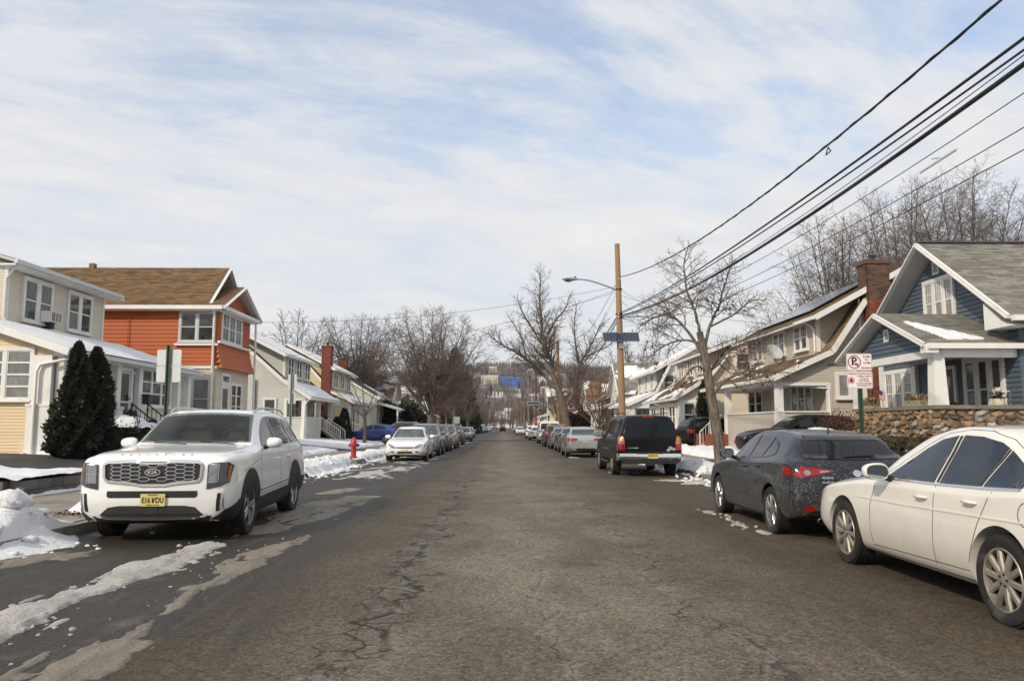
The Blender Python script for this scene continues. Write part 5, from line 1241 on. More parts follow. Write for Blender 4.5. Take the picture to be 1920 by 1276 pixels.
tree('young_tree','small dark bare tree on the snowy lawn before the blue coupe',(-9.5,55,.25),([(0,0,-.1),(.02,0,1.2),(-.02,0,2.2)],.12,.10),vase(5.3,2.7,8,6,2.0,.11,1.2),
 PRM(seg=(.4,.28,.2,.14),den=(2.6,3.4,4.6),ratio=(.36,.42,.4),ang=(.8,.8,.8),up=(.03,.0,.02,.04)),BARKD,TWIGD,25,rmin=.007)
# tall trees behind the houses on the right
for i,(x,y,hh,rd_,lab) in enumerate(((25.5,58,17.4,4.6,'tall bare tree behind the chimney of the taupe house'),(29.5,56,19.2,5.0,'tallest bare tree behind the ridge between taupe and blue house'),(33.5,55,19.6,5.2,'tall bare tree right behind the peak of the blue house'),(39,55.5,17.6,5.4,'bare tree behind the blue house roof at the right edge'),(30,80,14.5,4.6,'shorter bare tree behind the left end of the solar panels'),(45,60,17.2,5.2,'bare tree at the far right edge beyond the blue house'))):
    tree('tall_tree',lab,(x,y,.7),([(0,0,-.1),(0,0,2),(.1,0,4.5)],.30,.22),vase(hh*1.05,rd_*1.12,19,30+i,4.0,.22,1.0,zc=.5),
     PRM(seg=(.8,.6,.42,.3),den=(2.8,3.6,4.6),ratio=(.30,.50,.52),ang=(.85,.8,.8),up=(.06,.04,.03,.02),start=(.15,.15,.1,.1)),BARKD,TWIG if i<4 else TWIGR,40+i,rmin=.007,group='tall bare trees behind the houses on the right')
# street and yard trees further off, three builds copied
protos=[]
for i in range(3):
    t,_=tree('street_tree','bare street tree far down the road',(0,0,0),([(0,0,-.1),(0,0,1.5),(.1,0,3)],.3,.26),vase(11.8+i,4.9,12,60+i,2.8,.26,1.0),
     PRM(seg=(.9,.7,.5),den=(2.8,4.2),ratio=(.30,.5),ang=(.65,.75),up=(.05,.03,.03),wob=(.1,.14,.18),start=(.15,.12,.1)),(BARKD,BARK,BARKR)[i],(TWIGD,TWIG,TWIGR)[i],70+i,rmin=.016); protos.append(t)
far=[(-7,118),(-8.5,140),(-7,165),(-12,152),(-14,185),(-7.5,228),(-8,262),(-7.5,300),(-9,340),(-8,390),(-20,120),(-24,150),(8,112),(8.5,160),(7.5,196),(8,232),(7.5,270),(8,310),(8.5,350),(8,400),(17,100),(22,118),(24,140),(19,165),(15,200),(-15,240),(15,250),(-22,84),(20,76),(-12,172),(-11,205),(-13,215),(10,430),(-10,440),(12,120),(-11,255),(12,290),(-12,320),(14,175),(-16,275),(5.2,470),(-7,480)]
ORD=('nearest','second','third','fourth','fifth','sixth','seventh','eighth','ninth','tenth','eleventh','twelfth','thirteenth','fourteenth')
cnt={}
for i,(x,y) in enumerate(sorted(far,key=lambda q:q[1])):
    o=protos[i%3] if i<3 else copy_tree(protos[i%3])
    o.location=(x,y,.1 if abs(x)<9 else .5); o.rotation_euler=(0,0,i*1.7); s=.75+.45*((i*37)%10)/10; o.scale=(s,s,s*(.9+.2*((i*13)%7)/7))
    side='left' if x<0 else 'right'; near='verge' if abs(x)<9.6 else 'yards'; k=cnt.get((side,near),0); cnt[(side,near)]=k+1
    o['label']=f'{ORD[k]} bare tree '+(f'along the {side} verge beyond the big maple' if near=='verge' and x<0 else f'along the right verge beyond the spreading tree' if near=='verge' else f'in the yards behind the {side} row of far houses'); o['group']='bare street trees far down the road'
# evergreens
def foliage(n,shape,size,rs,up=.6,tri=False):
    """n small leaf sprays spread through a crown; shape(rng,n)->positions,outward normals"""
    P,N=shape(rs,n); P=np.asarray(P);N=np.asarray(N); N=N+rs.normal(0,.45,N.shape); N[:,2]+=up*.3; N/=np.linalg.norm(N,axis=1,keepdims=True)
    T=np.cross(N,rs.normal(0,1,N.shape)); T/=np.linalg.norm(T,axis=1,keepdims=True); B=np.cross(N,T)
    s=size*rs.uniform(.6,1.5,(n,1)); L=N*s*1.7
    V=np.stack([P-T*s*.5,P+T*s*.5,P+L*.75+T*s*.25+B*s*.3,P+L-T*s*.1],1).reshape(-1,3)
    return V,np.arange(n*4).reshape(-1,4)
def cone_shape(h,r,p=1.0,lump=.15):
    def f(rs,n):
        t=rs.uniform(0,1,n)**1.5; a=rs.uniform(0,6.283,n); prof=(1-t)**p*np.minimum(1,.55+t*5); rr=r*prof*(rs.uniform(.55,1.0,n)**.5)*(1+lump*np.sin(a*3+t*9)+lump*np.sin(a*7-t*23))
        P=np.stack([rr*np.cos(a),rr*np.sin(a),t*h],1); N=np.stack([np.cos(a),np.sin(a),np.full(n,.5)],1); return P,N
    return f
def ball_shape(rx,ry,rz,lump=.18):
    def f(rs,n):
        d=rs.normal(0,1,(n,3)); d/=np.linalg.norm(d,axis=1,keepdims=True); d[:,2]=np.where(d[:,2]<-.35,-d[:,2],d[:,2])
        k=(rs.uniform(.5,1,n)**.5)*(1+lump*np.sin(d[:,0]*6+d[:,1]*5)+lump*.7*np.sin(d[:,2]*8+d[:,0]*9)); return d*np.array([rx,ry,rz])*k[:,None]+np.array([0,0,rz*.45]),d
    return f
YEW=mat('evergreen_dark',(.022,.031,.014),.9,island=.6,var=(1.2,.5)); YEWB=mat('evergreen_brownish',(.040,.036,.016),.9,island=.6,var=(1.5,.6)); SPR=mat('spruce_green',(.020,.028,.015),.92,island=.6,var=(.3,.5)); REDB=mat('bare_shrub_red',(.12,.05,.035),.9,island=.5)
WOODD=mat('stem_dark',(.05,.038,.028),.95)
def shrub(name,label,loc,shape,n,size,matr,group=None,stem=.06,h=.8,seed=1,cat='shrub'):
    t=thing(name,label,cat,loc,group=group); V,F=foliage(n,shape,size,np.random.default_rng(seed))
    link('foliage',np_mesh('foliage',V,F,matr),t)
    if cat=='shrub' and matr is YEW:
        V,F=foliage(n//7,shape,size*.9,np.random.default_rng(seed+500)); link('brown_foliage',np_mesh('brown_foliage',V*1.02,F,YEWB),t,kind='stuff')
    MB().tube([(0,0,-.15),(0,0,h)],[stem,stem*.4],7).build('stem',WOODD,t); return t
shrub('arborvitae','taller tapered evergreen standing before the cream house porch',(-12.58,23.4,.55),cone_shape(3.4,.62,.7,.3),16000,.055,YEW,'pair of evergreens before the cream house',h=3,seed=1)
shrub('arborvitae','evergreen with the right-hand tip of the pair before the cream house',(-12.30,23.95,.55),cone_shape(3.3,.62,.65,.34),15000,.055,YEW,'pair of evergreens before the cream house',h=3,seed=2)
shrub('foundation_shrub','low dark shrub carrying snow beside the porch steps of the cream house',(-12.5,26.4,.6),ball_shape(.9,1.0,.85),7000,.05,YEW,seed=3)
shrub('foundation_shrub','dark shrub with snow on it left of the iron stair rail',(-12.3,27.7,.55),ball_shape(.75,.7,.7),5000,.05,YEW,seed=4)
for i,(y,h_) in enumerate(((59.2,1.7),(60.0,1.6),(60.9,2.4))): shrub('small_arborvitae',('small tapered evergreen nearest the white stair rail','middle small evergreen right of the white stair rail','largest of three small evergreens before the yellow wall')[i],(-12.3+.1*i,y,.5),cone_shape(h_,.62,.55),3000,.07,YEW,'small evergreens right of the white stair rail',h=h_*.8,seed=6+i)
shrub('evergreen_bush','large rounded dark evergreen bush behind the parked white sedan',(-10.6,86,.4),ball_shape(2.9,2.6,2.6),9000,.15,YEW,seed=10,stem=.15,h=2,cat='bush')
shrub('clipped_hedge','dark clipped hedge with brownish tips before the stone porch wall',(10.2,19.6,.3),lambda rs,n:(np.stack([rs.uniform(-1,1,n)*.55,rs.uniform(-1,1,n)*3.0,rs.uniform(0,1,n)**.7*.86+.04*np.sin(rs.uniform(0,9,n))],1),np.stack([rs.normal(0,.6,n),rs.normal(0,.3,n),np.ones(n)],1)),17000,.05,YEWB,seed=12,h=.5,cat='hedge')
shrub('snowy_bush','dark low bush under a cushion of snow beside the no parking sign post',(9.9,24.4,.3),ball_shape(.85,1.0,.75),6000,.05,YEW,seed=13)
shrub('bare_shrub','pinkish bare shrub at the corner of the taupe house',(12.2,28.1,.5),ball_shape(1.1,.7,1.0),2600,.035,REDB,seed=14)
shrub('pale_shrub','pale dried shrub beside the brick porch steps of the taupe house',(10.5,33.0,.35),ball_shape(.55,1.2,.6),2600,.035,mat('dry_shrub',(.20,.15,.10),.9,island=.5),seed=15)
shrub('columnar_yew','dark narrow evergreen beside the tan house door',(11.9,45.4,.35),cone_shape(3.8,.6,.35),7000,.08,YEW,seed=16,h=3)
shrub('green_bush','dark green bush at the foot of the spreading tree',(9.3,92,.3),ball_shape(1.8,1.8,1.9),5000,.14,YEWB,seed=17,h=1.5)
def snow_cap(label,loc,rx,ry,h,seed,cat='snow'):
    def f(X,Y):
        d=np.sqrt(((X-loc[0])/rx)**2+((Y-loc[1])/ry)**2)+(fbm(X*2+seed,Y*2,3)-.5)*.6; return h*(1-sstep(.35,1.05,d))*(.6+.6*fbm(X*4+seed,Y*4,3))-.02
    return snow_field('snow_cap',loc[0]-rx*1.3,loc[0]+rx*1.3,loc[1]-ry*1.3,loc[1]+ry*1.3,.045,f,SNOW,base=lambda X,Y:np.full(X.shape,loc[2])-.35*(((X-loc[0])/rx)**2+((Y-loc[1])/ry)**2)*.45,minz=-.1)
snow_cap('',(-12.5,26.4,1.72),.75,.85,.22,1); snow_cap('',(-12.3,27.7,1.5),.6,.55,.2,2); snow_cap('',(9.9,24.4,1.32),.75,.9,.2,3); snow_cap('',(10.2,20.4,1.14),.45,1.2,.10,4)
# tall spruces
def spruce_shape(h,r):
    def f(rs,n):
        k=rs.integers(0,26,n); t=(k+rs.uniform(0,.4,n))/26; a=rs.integers(0,9,n)*.698+k*.37+rs.normal(0,.13,n); u=rs.uniform(.12,1,n)**.6
        rr=r*(1-t)**.8*u*(.75+.5*np.sin(k*7.3+a*2)**2); P=np.stack([rr*np.cos(a),rr*np.sin(a),t*h*.97+.8-rr*.22+rs.normal(0,.12,n)],1); return P,np.stack([np.cos(a),np.sin(a),-.15*np.ones(n)],1)
    return f
for i,(x,y,h_,r_) in enumerate(((-10.5,176,18.5,4.6),(-13.5,190,17,4.8),(-8.8,199,14.5,3.6),(-7.9,168,9.5,3.4))):
    t=shrub('spruce',('tallest dark spruce right of the vase-shaped maple','broad dark spruce behind the tallest one','narrow dark spruce nearest the road','short dark spruce low in front of the spruce group')[i],(x,y,.4),spruce_shape(h_,r_),9000,.32,SPR,'dark spruces on the left of the street',stem=.3,h=h_*.95,seed=20+i,cat='tree')
# ================================================================== cars
def paint_mat(name,col,metal=0.0,rough=.28,grime=(.16,.13,.10),amt=.5,speck=0.0,top=.75,coat=.9,spec=.5):
    m,t,b=nodemat(name); b.inputs['Specular IOR Level'].default_value=spec; vec=t.node('ShaderNodeTexCoord').outputs['Object']; sp=t.node('ShaderNodeSeparateXYZ'); t.l.new(vec,sp.inputs[0])
    z=t.node('ShaderNodeMapRange',inp={'Value':t.math('ADD',sp.outputs[2],t.math('MULTIPLY',t.math('SUBTRACT',t.noise(vec,3.5,5,.65,.3),.5),.7)),'From Min':.18,'From Max':top,'To Min':1.0,'To Max':0.0}).outputs[0]
    f=t.math('MULTIPLY',z,amt); c=t.mix(f,col,grime); dirtf=f
    if speck:
        v=t.node('ShaderNodeTexVoronoi',inp={'Scale':82.0,'Randomness':1.0}); t.l.new(vec,v.inputs['Vector'])
        sep=t.node('ShaderNodeSeparateColor'); t.l.new(v.outputs['Color'],sep.inputs[0])
        n=t.noise(vec,2.6,4,.6); dens=t.math('MULTIPLY',t.node('ShaderNodeMapRange',inp={'Value':t.math('ADD',sp.outputs[2],t.math('MULTIPLY',t.math('SUBTRACT',n,.5),.9)),'From Min':.35,'From Max':1.05,'To Min':1.0,'To Max':.06}).outputs[0],speck)
        on=t.math('MULTIPLY',t.math('LESS_THAN',sep.outputs[0],dens),t.math('LESS_THAN',v.outputs['Distance'],t.math('MULTIPLY_ADD',sep.outputs[1],.3,.22)))
        c=t.mix(t.math('MULTIPLY',on,.62),c,(.34,.33,.31)); dirtf=t.math('MAXIMUM',f,t.math('MULTIPLY',on,.8))
    t.l.new(c,b.inputs['Base Color']); b.inputs['Metallic'].default_value=metal
    t.l.new(t.node('ShaderNodeMapRange',inp={'Value':dirtf,'To Min':rough,'To Max':.75}).outputs[0],b.inputs['Roughness'])
    t.l.new(t.node('ShaderNodeMapRange',inp={'Value':dirtf,'To Min':coat,'To Max':.05}).outputs[0],b.inputs['Coat Weight']); b.inputs['Coat Roughness'].default_value=.06
    t.l.new(t.bump(t.noise(vec,1.3,2,.5),.03,.08),b.inputs['Normal']); return m
PT_={}
for n,a in dict(white=dict(col=(.82,.82,.81),amt=.24),ivory=dict(col=(.74,.71,.635),amt=.38,grime=(.22,.19,.15)),graphite=dict(col=(.017,.021,.027),metal=.2,amt=.55,speck=.72,grime=(.10,.095,.085),coat=.45,spec=.3),
 black=dict(col=(.004,.004,.005),amt=.35,grime=(.035,.03,.025),coat=0.0,spec=.22),silver=dict(col=(.42,.44,.43),metal=.6,amt=.4),grey=dict(col=(.13,.14,.155),metal=.5,amt=.45),slate=dict(col=(.20,.225,.26),metal=.5,amt=.5),maroon=dict(col=(.075,.008,.010),metal=.2,amt=.4),
 red=dict(col=(.10,.012,.016),metal=.3,amt=.4),blue=dict(col=(.010,.045,.235),metal=.25,amt=.15),pewter=dict(col=(.30,.33,.34),metal=.5,amt=.5),teal=dict(col=(.04,.06,.075),metal=.3,amt=.4),green=dict(col=(.10,.30,.20),amt=.3),van=dict(col=(.62,.63,.61),amt=.5)).items(): PT_[n]=paint_mat('car_paint_'+n,**a)
CG=mat('car_glass',(.012,.015,.017),.035,spec=.75,bump=(1.2,.03,.1)); CGT=mat('car_glass_tinted',(.018,.025,.036),.05,spec=.55,bump=(1.2,.03,.1))
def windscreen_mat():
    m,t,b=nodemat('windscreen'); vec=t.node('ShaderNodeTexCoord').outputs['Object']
    n=t.noise(t.mapping(vec,scale=(1.6,1.0,1.0)),1.7,3,.5,.8); t.l.new(t.mix(t.ramp(n,[(.40,0.0),(.66,1.0)]),(.045,.055,.056),(.125,.145,.142)),b.inputs['Base Color'])  # paler patches in the base colour stand in for reflected sky
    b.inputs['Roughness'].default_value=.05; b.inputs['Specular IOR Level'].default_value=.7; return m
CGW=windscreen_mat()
BLK=mat('car_black_trim',(.012,.012,.012),.55,var=(3,.3)); DARKW=mat('wheel_well',(.006,.006,.006),.95); TYRE=mat('tyre_rubber',(.013,.0125,.012),.85,var=(5,.4),bump=(40,.3,.01),dirt=((.09,.08,.065),4,.5,.8))
CHROME=mat('chrome',(.75,.75,.74),.12,metal=1); SATIN=mat('satin_silver',(.55,.55,.54),.3,metal=.9)
ALLOY=mat('alloy',(.50,.50,.49),.32,metal=.85,dirt=((.16,.14,.12),3,.45,.85)); ALLOYD=mat('alloy_dirty',(.42,.39,.34),.45,metal=.55,dirt=((.13,.11,.085),3.5,.4,.8)); ALLOYB=mat('alloy_dark',(.035,.035,.037),.45,metal=.5)
RED=mat('lamp_red',(.30,.006,.006),.10,spec=.7,var=(7,.25)); AMB=mat('lamp_amber',(.55,.16,.015),.12,spec=.7); LENS=mat('lamp_clear',(.26,.28,.30),.08,spec=.8,metal=.25,var=(12,.3)); LENSD=mat('lamp_smoked',(.045,.052,.060),.07,spec=.8,var=(9,.4))
PLATE=mat('plate_yellow',(.62,.50,.17),.45,var=(6,.12)); PLATEW=mat('plate_pale',(.62,.61,.55),.45); INK=mat('print_black',(.012,.012,.012),.6); INKR=mat('print_red',(.32,.02,.025),.6); SEAM=mat('panel_gap',(.02,.019,.018),.8); MIRR=mat('mirror_glass',(.5,.53,.55),.04,metal=1)
HOSEB=mat('exhaust',(.25,.24,.22),.3,metal=1)

CABIN=mat('cabin_lining',(.22,.22,.21),.85,var=(3,.2))
class Car:
    def __init__(c,keys,L):
        c.L=L; c.keys=keys
        xs=sorted(set(np.round(np.concatenate([np.arange(0,L+.001,.055),[k[0] for k in keys],np.linspace(0,.2,9),np.linspace(L-.2,L,9)]),4).tolist())); xs=np.array([x for x in xs if x<=L])
        zb,zm,zs,zt,wb,wm,ws,wr=[interp_keys(xs,keys,i) for i in range(1,9)]
        ctrl=[(0*wb,zb),(wb*.8,zb),(wb,zb+.045),(wm*.985,zb+(zm-zb)*.5),(wm,zm),(wm*.55+ws*.45,zm+(zs-zm)*.72),(ws,zs),(ws*.45+wr*.55,zs+(zt-zs)*.52),(wr,zt-.075*(zt-zs)-.008),(wr*.62,zt-.018*(zt-zs)-.002),(0*wb,zt)]
        Y=np.stack([a for a,_ in ctrl],1);Z=np.stack([b for _,b in ctrl],1); n=Y.shape[1]; out=[]
        for i in range(n-1):
            i0,i3=max(i-1,0),min(i+2,n-1)
            for j in range(4):
                t=j/4
                f=lambda A:.5*(2*A[:,i]+(A[:,i+1]-A[:,i0])*t+(2*A[:,i0]-5*A[:,i]+4*A[:,i+1]-A[:,i3])*t*t+(3*A[:,i]-A[:,i0]-3*A[:,i+1]+A[:,i3])*t**3)
                out.append((f(Y),f(Z)))
        out.append((Y[:,-1],Z[:,-1])); hy=np.stack([o[0] for o in out],1); hz=np.stack([o[1] for o in out],1); hy[:,0]=0; hy[:,-1]=0; hy=np.maximum(hy,0)
        k=hy.shape[1]; nx=len(xs); ring=2*k-2
        V=[]
        for i in range(nx):
            for j in range(k): V.append((hy[i,j],L/2-xs[i],hz[i,j]))
            for j in range(k-2,0,-1): V.append((-hy[i,j],L/2-xs[i],hz[i,j]))
        F=[]
        for i in range(nx-1):
            for j in range(ring): F.append((i*ring+j,(i+1)*ring+j,(i+1)*ring+(j+1)%ring,i*ring+(j+1)%ring))
        for i,rev in ((0,1),(nx-1,0)):
            o=i*ring; caps=[(o,o+1,o+ring-1)]+[(o+j,o+j+1,o+ring-j-1,o+ring-j) for j in range(1,k-2)]+[(o+k-2,o+k-1,o+k)]
            F+= [tuple(reversed(q)) if not rev else q for q in caps]
        bm=bmesh.new(); bv=[bm.verts.new(v) for v in V]
        for f in F:
            try: bm.faces.new([bv[i] for i in f])
            except ValueError: pass
        bmesh.ops.recalc_face_normals(bm,faces=bm.faces)
        c.bvh=BVHTree.FromBMesh(bm); c.me=bpy.data.meshes.new('body'); bm.to_mesh(c.me); bm.free()
    def hit(c,axis,a,b):
        L=c.L
        if axis in('L','R'):
            s=-1 if axis=='L' else 1; o=Vector((s*3,L/2-a,b)); d=Vector((-s,0,0))
        elif axis=='F': o=Vector((a,L/2+3,b)); d=Vector((0,-1,0))
        elif axis=='B': o=Vector((a,-L/2-3,b)); d=Vector((0,1,0))
        else: o=Vector((b,L/2-a,4)); d=Vector((0,0,-1))
        h=c.bvh.ray_cast(o,d)
        if h[0] is None or (h[1].dot(d)>-.02):
            q=c.bvh.find_nearest(o+d*2.2); return q[0],(q[1] if q[1].dot(d)<0 else -d)
        return h[0],h[1]
    def patch(c,axis,poly,off=.006,step=.045,inset=-.004,mb=None,holes=None):
        """thin shell laid on the body, outline given in the view plane"""
        P=[]; n=len(poly)
        for i in range(n):
            a=Vector(poly[i]);b=Vector(poly[(i+1)%n]); m=max(1,int((b-a).length/step))
            P+= [a.lerp(b,j/m) for j in range(m)]
        nb=len(P); x0=min(p.x for p in P);x1=max(p.x for p in P);y0=min(p.y for p in P);y1=max(p.y for p in P)
        pts=list(P)
        def inside(q):
            r=False
            for i in range(nb):
                a,b=P[i],P[(i+1)%nb]
                if (a.y>q.y)!=(b.y>q.y) and q.x<(b.x-a.x)*(q.y-a.y)/(b.y-a.y)+a.x: r=not r
            return r
        y=y0+step*.6
        while y<y1:
            x=x0+step*.6
            while x<x1:
                q=Vector((x,y))
                if inside(q) and min((q-p).length for p in P)>step*.45: pts.append(q)
                x+=step
            y+=step
        r=delaunay_2d_cdt(pts,[(i,(i+1)%nb) for i in range(nb)],[],1,1e-5,True)
        vs,fs,orig=r[0],r[2],r[3]
        H=[c.hit(axis,v.x,v.y) for v in vs]; mb=mb or MB()
        top=[h+nn*off for h,nn in H]; ff=[]
        for f in fs:
            nn=(top[f[1]]-top[f[0]]).cross(top[f[2]]-top[f[0]]); ff.append(tuple(f) if nn.dot(H[f[0]][1])>=0 else tuple(reversed(f)))
        mb.add(top,ff)
        # rim
        cnt={}
        for f in fs:
            for i in range(len(f)):
                e=(f[i],f[(i+1)%len(f)]); cnt[tuple(sorted(e))]=cnt.get(tuple(sorted(e)),0)+1
        for (a,b),k in cnt.items():
            if k==1: mb.quad(top[a],top[b],H[b][0]+H[b][1]*inset,H[a][0]+H[a][1]*inset)
        return mb
    def strip(c,axis,line,w,off=.003,step=.06,mb=None):
        """narrow band along a polyline on the body"""
        P=[]
        for i in range(len(line)-1):
            a=Vector(line[i]);b=Vector(line[i+1]); m=max(1,int((b-a).length/step)); P+=[a.lerp(b,j/m) for j in range(m)]
        P.append(Vector(line[-1])); mb=mb or MB(); n=len(P); Lp=[];Rp=[]
        for i,p in enumerate(P):
            d=(P[min(i+1,n-1)]-P[max(i-1,0)]).normalized(); q=Vector((-d.y,d.x))*w/2
            for lst,pp in ((Lp,p+q),(Rp,p-q)):
                h,nn=c.hit(axis,pp.x,pp.y); lst.append((h+nn*off,h-nn*.004))
        v=[x for i in range(n) for x in (Lp[i][1],Lp[i][0],Rp[i][0],Rp[i][1])]
        return mb.add(v,[(i*4+j,i*4+j+1,i*4+j+5,i*4+j+4) for i in range(n-1) for j in range(3)])
    def cut_arches(c,wheels,ra,wmax,extra=()):
        cut=MB()
        for x in wheels:
            for s in (-1,1):
                n=40; y0,y1=sorted((s*(wmax-.34),s*(wmax+.25)))
                ring=[(c.L/2-x+ra*math.cos(6.28319*k/n),c.wz+ra*math.sin(6.28319*k/n)) for k in range(n)]
                cut.add([(y0,a,b) for a,b in ring]+[(y1,a,b) for a,b in ring],[tuple(range(n)),tuple(range(2*n-1,n-1,-1))]+[(i,n+i,n+(i+1)%n,(i+1)%n) for i in range(n)])
        nc=len(cut.f)
        if extra:
            x0,x1,P=extra; n=len(P); cut.add([(a,c.L/2-x0,b) for a,b in P]+[(a*.93,c.L/2-x1,b) for a,b in P],[tuple(range(n)),tuple(range(2*n-1,n-1,-1))]+[(i,n+i,n+(i+1)%n,(i+1)%n) for i in range(n)])
        cm=cut.mesh('cutter',[BLK,DARKW,CABIN]); cm.polygons.foreach_set('material_index',[1 if i<nc else 2 for i in range(len(cm.polygons))])
        bm=bmesh.new(); bm.from_mesh(cm); bmesh.ops.recalc_face_normals(bm,faces=bm.faces); bm.to_mesh(cm); bm.free()
        ob=bpy.data.objects.new('body_tmp',c.me); co=bpy.data.objects.new('cut_tmp',cm); COL.objects.link(ob); COL.objects.link(co)
        md=ob.modifiers.new('b','BOOLEAN'); md.operation='DIFFERENCE'; md.object=co; md.solver='EXACT'
        bpy.context.view_layer.update(); dg=bpy.context.evaluated_depsgraph_get(); me=bpy.data.meshes.new_from_object(ob.evaluated_get(dg))
        bpy.data.objects.remove(ob); bpy.data.objects.remove(co); c.me=me
def wheel_meshes(r,rr,w,style,alloy,n=10):
    t=MB(); h=w/2
    t.lathe([(rr-.01,-h*.8),(rr+.012,-h*.93),(r*.90,-h),(r*.965,-h*.93),(r*.992,-h*.78),(r,-h*.6),(r,h*.6),(r*.992,h*.78),(r*.965,h*.93),(r*.90,h),(rr+.012,h*.93),(rr-.01,h*.8)],36,axis='x')
    q=MB()   # tread blocks
    for k in range(60):
        a=6.28319*k/60
        for yy in (-.72,-.3,.12,.5):
            ca,sa=math.cos(a),math.sin(a); M=Matrix(((1,0,0),(0,-sa,ca),(0,ca,sa)))
            t.cbox((h*(yy+.1),(r+.001)*ca,(r+.001)*sa),(w*.15,.022,.010),M)
    tm=t.mesh('wheel',TYRE); smooth_mesh(tm,35)
    m=MB(); m.mat(0).lathe([(rr,-h*.86),(rr-.004,-h*.92),(rr-.016,-h*.90),(rr-.02,-h*.6),(rr-.03,h*.7)],36,axis='x')
    m.mat(1).lathe([(rr-.022,-h*.42),(rr*.5,-h*.34),(.0,-h*.34)],28,axis='x')
    m.mat(1).lathe([(rr*.62,-h*.46),(rr*.62,-h*.40),(.0,-h*.40)],24,axis='x')
    hub=.062
    m.mat(0).lathe([(hub+.012,-h*.55),(hub,-h*.80),(hub*.6,-h*.84),(0,-h*.84)],18,axis='x')
    def spoke(a,w0,w1,d0,d1,thk=.030,r0=.03,r1=None,mt=0):
        r1=r1 or rr-.012; ca,sa=math.cos(a),math.sin(a); P=lambda rad,tg,hh:(hh,rad*ca-tg*sa,rad*sa+tg*ca)
        mid=(r0+r1)/2; wm=(w0+w1)/2*.92
        rows=[(r0,w0,d0),(mid,wm,d0*.45+d1*.55-.006),(r1,w1,d1)]
        v=[]
        for rad,ww,dd in rows: v+=[P(rad,-ww*.62,dd),P(rad,ww*.62,dd),P(rad,ww,dd+thk*.5),P(rad,ww*.9,dd+thk),P(rad,-ww*.9,dd+thk),P(rad,-ww,dd+thk*.5)]
        f=[(i*6+j,i*6+(j+1)%6,i*6+6+(j+1)%6,i*6+6+j) for i in range(2) for j in range(6)]
        m.mat(mt).add(v,f)
    D0=-h*.80; D1=-h*.86
    if style=='pairs':        # slim twin spokes
        for k in range(n//2):
            for e in (-1,1): spoke(6.28319*k/(n//2)+.3+e*.20,.022,.028,D0,D1)
    elif style=='ten':
        for k in range(n): spoke(6.28319*k/n+.1,.030,.027,D0,D1)
    elif style=='five':
        for k in range(5):
            a=6.28319*k/5+.45
            for e in (-1,1): spoke(a+e*.16,.024,.034,D0,D1); spoke(a+e*.33,.010,.016,D0+.012,D1+.010,mt=1)
    elif style=='six':
        for k in range(6): spoke(6.28319*k/6,.055,.06,D0,D1)
    for k in range(5):
        a=6.28319*k/5+.5; m.mat(1).cbox((D0-.004,.043*math.cos(a),.043*math.sin(a)),(.014,.016,.016))
    rm=m.mesh('rim',[alloy,ALLOYB]); smooth_mesh(rm,35)
    return tm,rm
def text_mesh(s,size,matr,depth=.002,bold=False):
    cu=bpy.data.curves.new('t','FONT'); cu.body=s; cu.size=size; cu.align_x='CENTER'; cu.align_y='CENTER'; cu.extrude=depth; cu.resolution_u=3
    if bold: cu.offset=size*.022
    ob=bpy.data.objects.new('t',cu); COL.objects.link(ob); bpy.context.view_layer.update()
    me=bpy.data.meshes.new_from_object(ob.evaluated_get(bpy.context.evaluated_depsgraph_get())); bpy.data.objects.remove(ob); bpy.data.curves.remove(cu)
    me.materials.clear(); me.materials.append(matr); return me
def plate(parent,pos,rx,text,matr=PLATE,w=.305,h=.155,facing='B',small=None):
    """number plate facing the front ('F') or back ('B') of the car"""
    b=MB().box(-w/2,w/2,-h/2,h/2,-.004,.004); fr_=b.build('number_plate',matr,parent)
    rz=math.pi if facing=='F' else 0
    fr_.matrix_basis=Matrix.Translation(pos)@Matrix.Rotation(rz,4,'Z')@Matrix.Rotation(R(90)+rx,4,'X')
    if text:
        me=text_mesh(text,h*.62,INK,.001,True); xs=[v.co.x for v in me.vertices]; sc=(w*.88)/(max(xs)-min(xs))
        for v in me.vertices: v.co.x*=sc
        link('lettering',me,fr_,loc=(0,-.004,.006))
    if small:
        for tx,yy in small:
            me=text_mesh(tx,h*.15,INK,.001); link('lettering',me,fr_,loc=(0,yy*h,.006))
    return fr_
def finish_body(c,t,paint,lower=.0):
    me=c.me
    n_=3 if any(p.material_index==2 for p in me.polygons) else 2
    while len(me.materials)<n_: me.materials.append(None)
    me.materials[0]=paint; me.materials[1]=DARKW
    if n_==3: me.materials[2]=CABIN
    for p in me.polygons:
        if p.normal.z<-.8 and p.center.z<.6: p.material_index=1
    smooth_mesh(me,38); return link('body',me,t)
